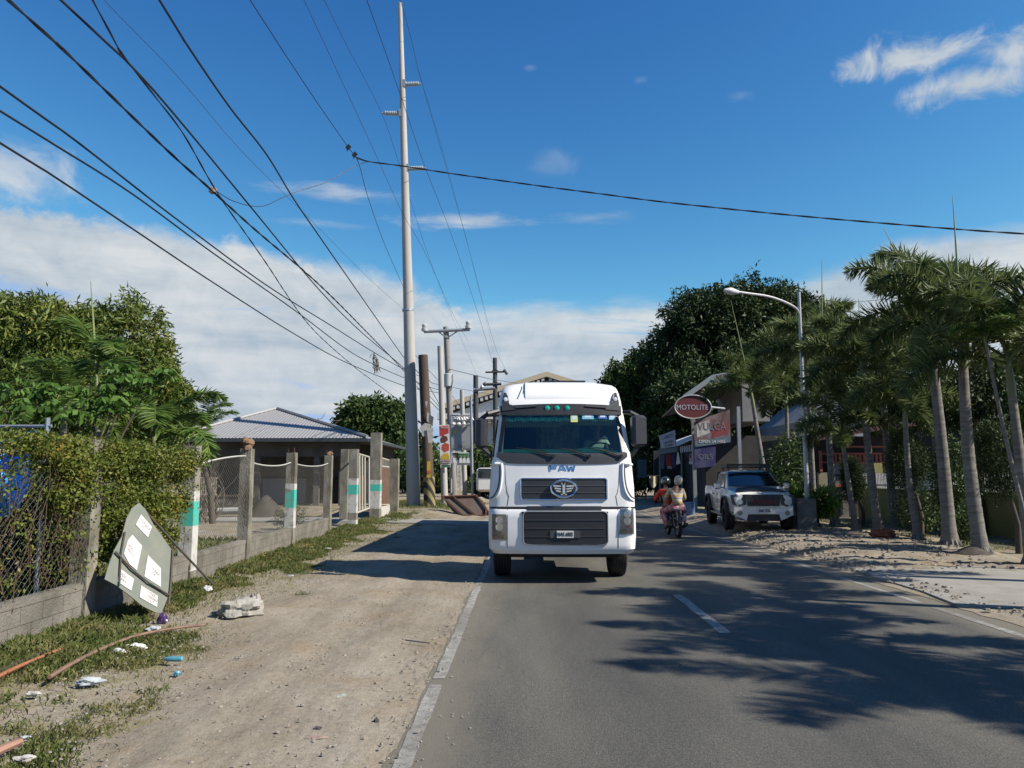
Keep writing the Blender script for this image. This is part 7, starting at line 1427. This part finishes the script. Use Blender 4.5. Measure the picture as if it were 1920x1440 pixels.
c = GG(640, 1310); crump('crushed_bag', 640, 1310, .15, .03, .09, mat('green_bag', (.33, .38, .3), .7, (.5, .5, .45), 9), 31, 'flattened pale green bag on the dirt shoulder', 'litter'); crump('leaf_litter', 668, 1304, .1, .02, .05, flat('wilted_green', (.22, .26, .08), .9), 32, 'wilted green sprig beside the flattened bag', 'litter')
crump('pink_scrap', 596, 1386, .14, .02, .06, mat('faded_pink', (.38, .26, .22), .9, (.3, .24, .18), 9), 33, 'torn faded pink scrap on the near dirt', 'litter'); crump('dark_stone', 706, 1357, .04, .04, .04, flat('dark_stone', (.07, .065, .06), .9), 34, 'dark stone near the worn edge line', 'stone'); crump('dark_stone', 597, 1369, .06, .025, .04, flat('dark_stone', (.07, .065, .06)), 35, 'flat dark stone above the torn pink scrap', 'stone')
def lath(name, pts, w, h, mt, label):
    V = [GG(*p) + Vector((0, 0, .05 + (p[2] if len(p) > 2 else 0))) for p in [(a[0], a[1]) for a in pts]]; V = smooth_pts(V, 6); return MB().tube(V, [w * (1 - .25 * i / len(V)) for i in range(len(V))], 6).build(name, mt, base=V[0], smooth=True, label=label, category='lath')
lath('bent_lath', [(92, 1281), (140, 1252), (200, 1222), (260, 1200), (330, 1186), (385, 1180)], .02, .01, bamboo, 'long bent brown lath lying on the grass')
lath('orange_lath', [(-20, 1288), (40, 1258), (112, 1227)], .02, .01, mat('orange_wood', (.4, .16, .08), .8, (.3, .12, .06), 5), 'straight orange painted lath at the left edge'); lath('dark_lath', [(-20, 1276), (45, 1248), (105, 1222)], .014, .01, flat('dark_lath', (.05, .04, .03), .9), 'thin dark lath lying just behind the orange lath')
lath('orange_board', [(-20, 1431), (10, 1417), (38, 1405)], .03, .01, mat('faded_orange', (.42, .24, .17), .8), 'short faded orange stick in the lower left corner'); lath('grey_stick', [(760, 1209), (806, 1215)], .008, .01, flat('grey_stick', (.12, .12, .13), .8), 'short grey stick on the dirt beside the edge line')
crump('orange_bag', 1655, 1010, .6, .22, .4, flat('rusty_orange', (.3, .08, .04), .8), 36, 'rusty orange bag at the foot of the flared leaning palm', 'bag', z=.05)
for i, (px, py, s_) in enumerate(((1640, 1058, .16), (1618, 1052, .12), (1646, 1033, .14), (1560, 1040, .1), (1740, 1078, .1))): crump('loose_stone', px, py, s_, s_ * .5, s_ * .8, rock, 50 + i, ['pale stone near the apron edge', 'smaller pale stone left of the apron stone', 'pale stone in front of the leaning palm', 'low stone beside the road line', 'stone at the far apron edge'][i], 'stone', group='loose stones on the right verge')
bpy.context.view_layer.update()
# ---------------------------------------------------------------- base colours brought to this exposure, once for every material
def calibrate():
    for m in bpy.data.materials:
        if not m.use_nodes: continue
        N, L = nodes(m); b = next((n for n in N if n.type == 'BSDF_PRINCIPLED'), None)
        if b is None or b.inputs['Metallic'].default_value > .9: continue
        tr = next((n for n in N if n.type == 'BSDF_TRANSLUCENT'), None); k = .86 if tr else (.86 if 'white' in m.name or 'paint' in m.name else .70); s = b.inputs['Base Color']
        if s.is_linked:
            src = s.links[0].from_socket; x = N.new('ShaderNodeMix'); x.data_type = 'RGBA'; x.blend_type = 'MULTIPLY'; x.inputs[0].default_value = 1; x.inputs[7].default_value = (k, k, k, 1); L.new(src, x.inputs[6]); L.new(x.outputs[2], s)
            if tr: L.new(x.outputs[2], tr.inputs[0])
        else: c = s.default_value; s.default_value = (c[0] * k, c[1] * k, c[2] * k, 1)
calibrate()
bpy.context.view_layer.update()
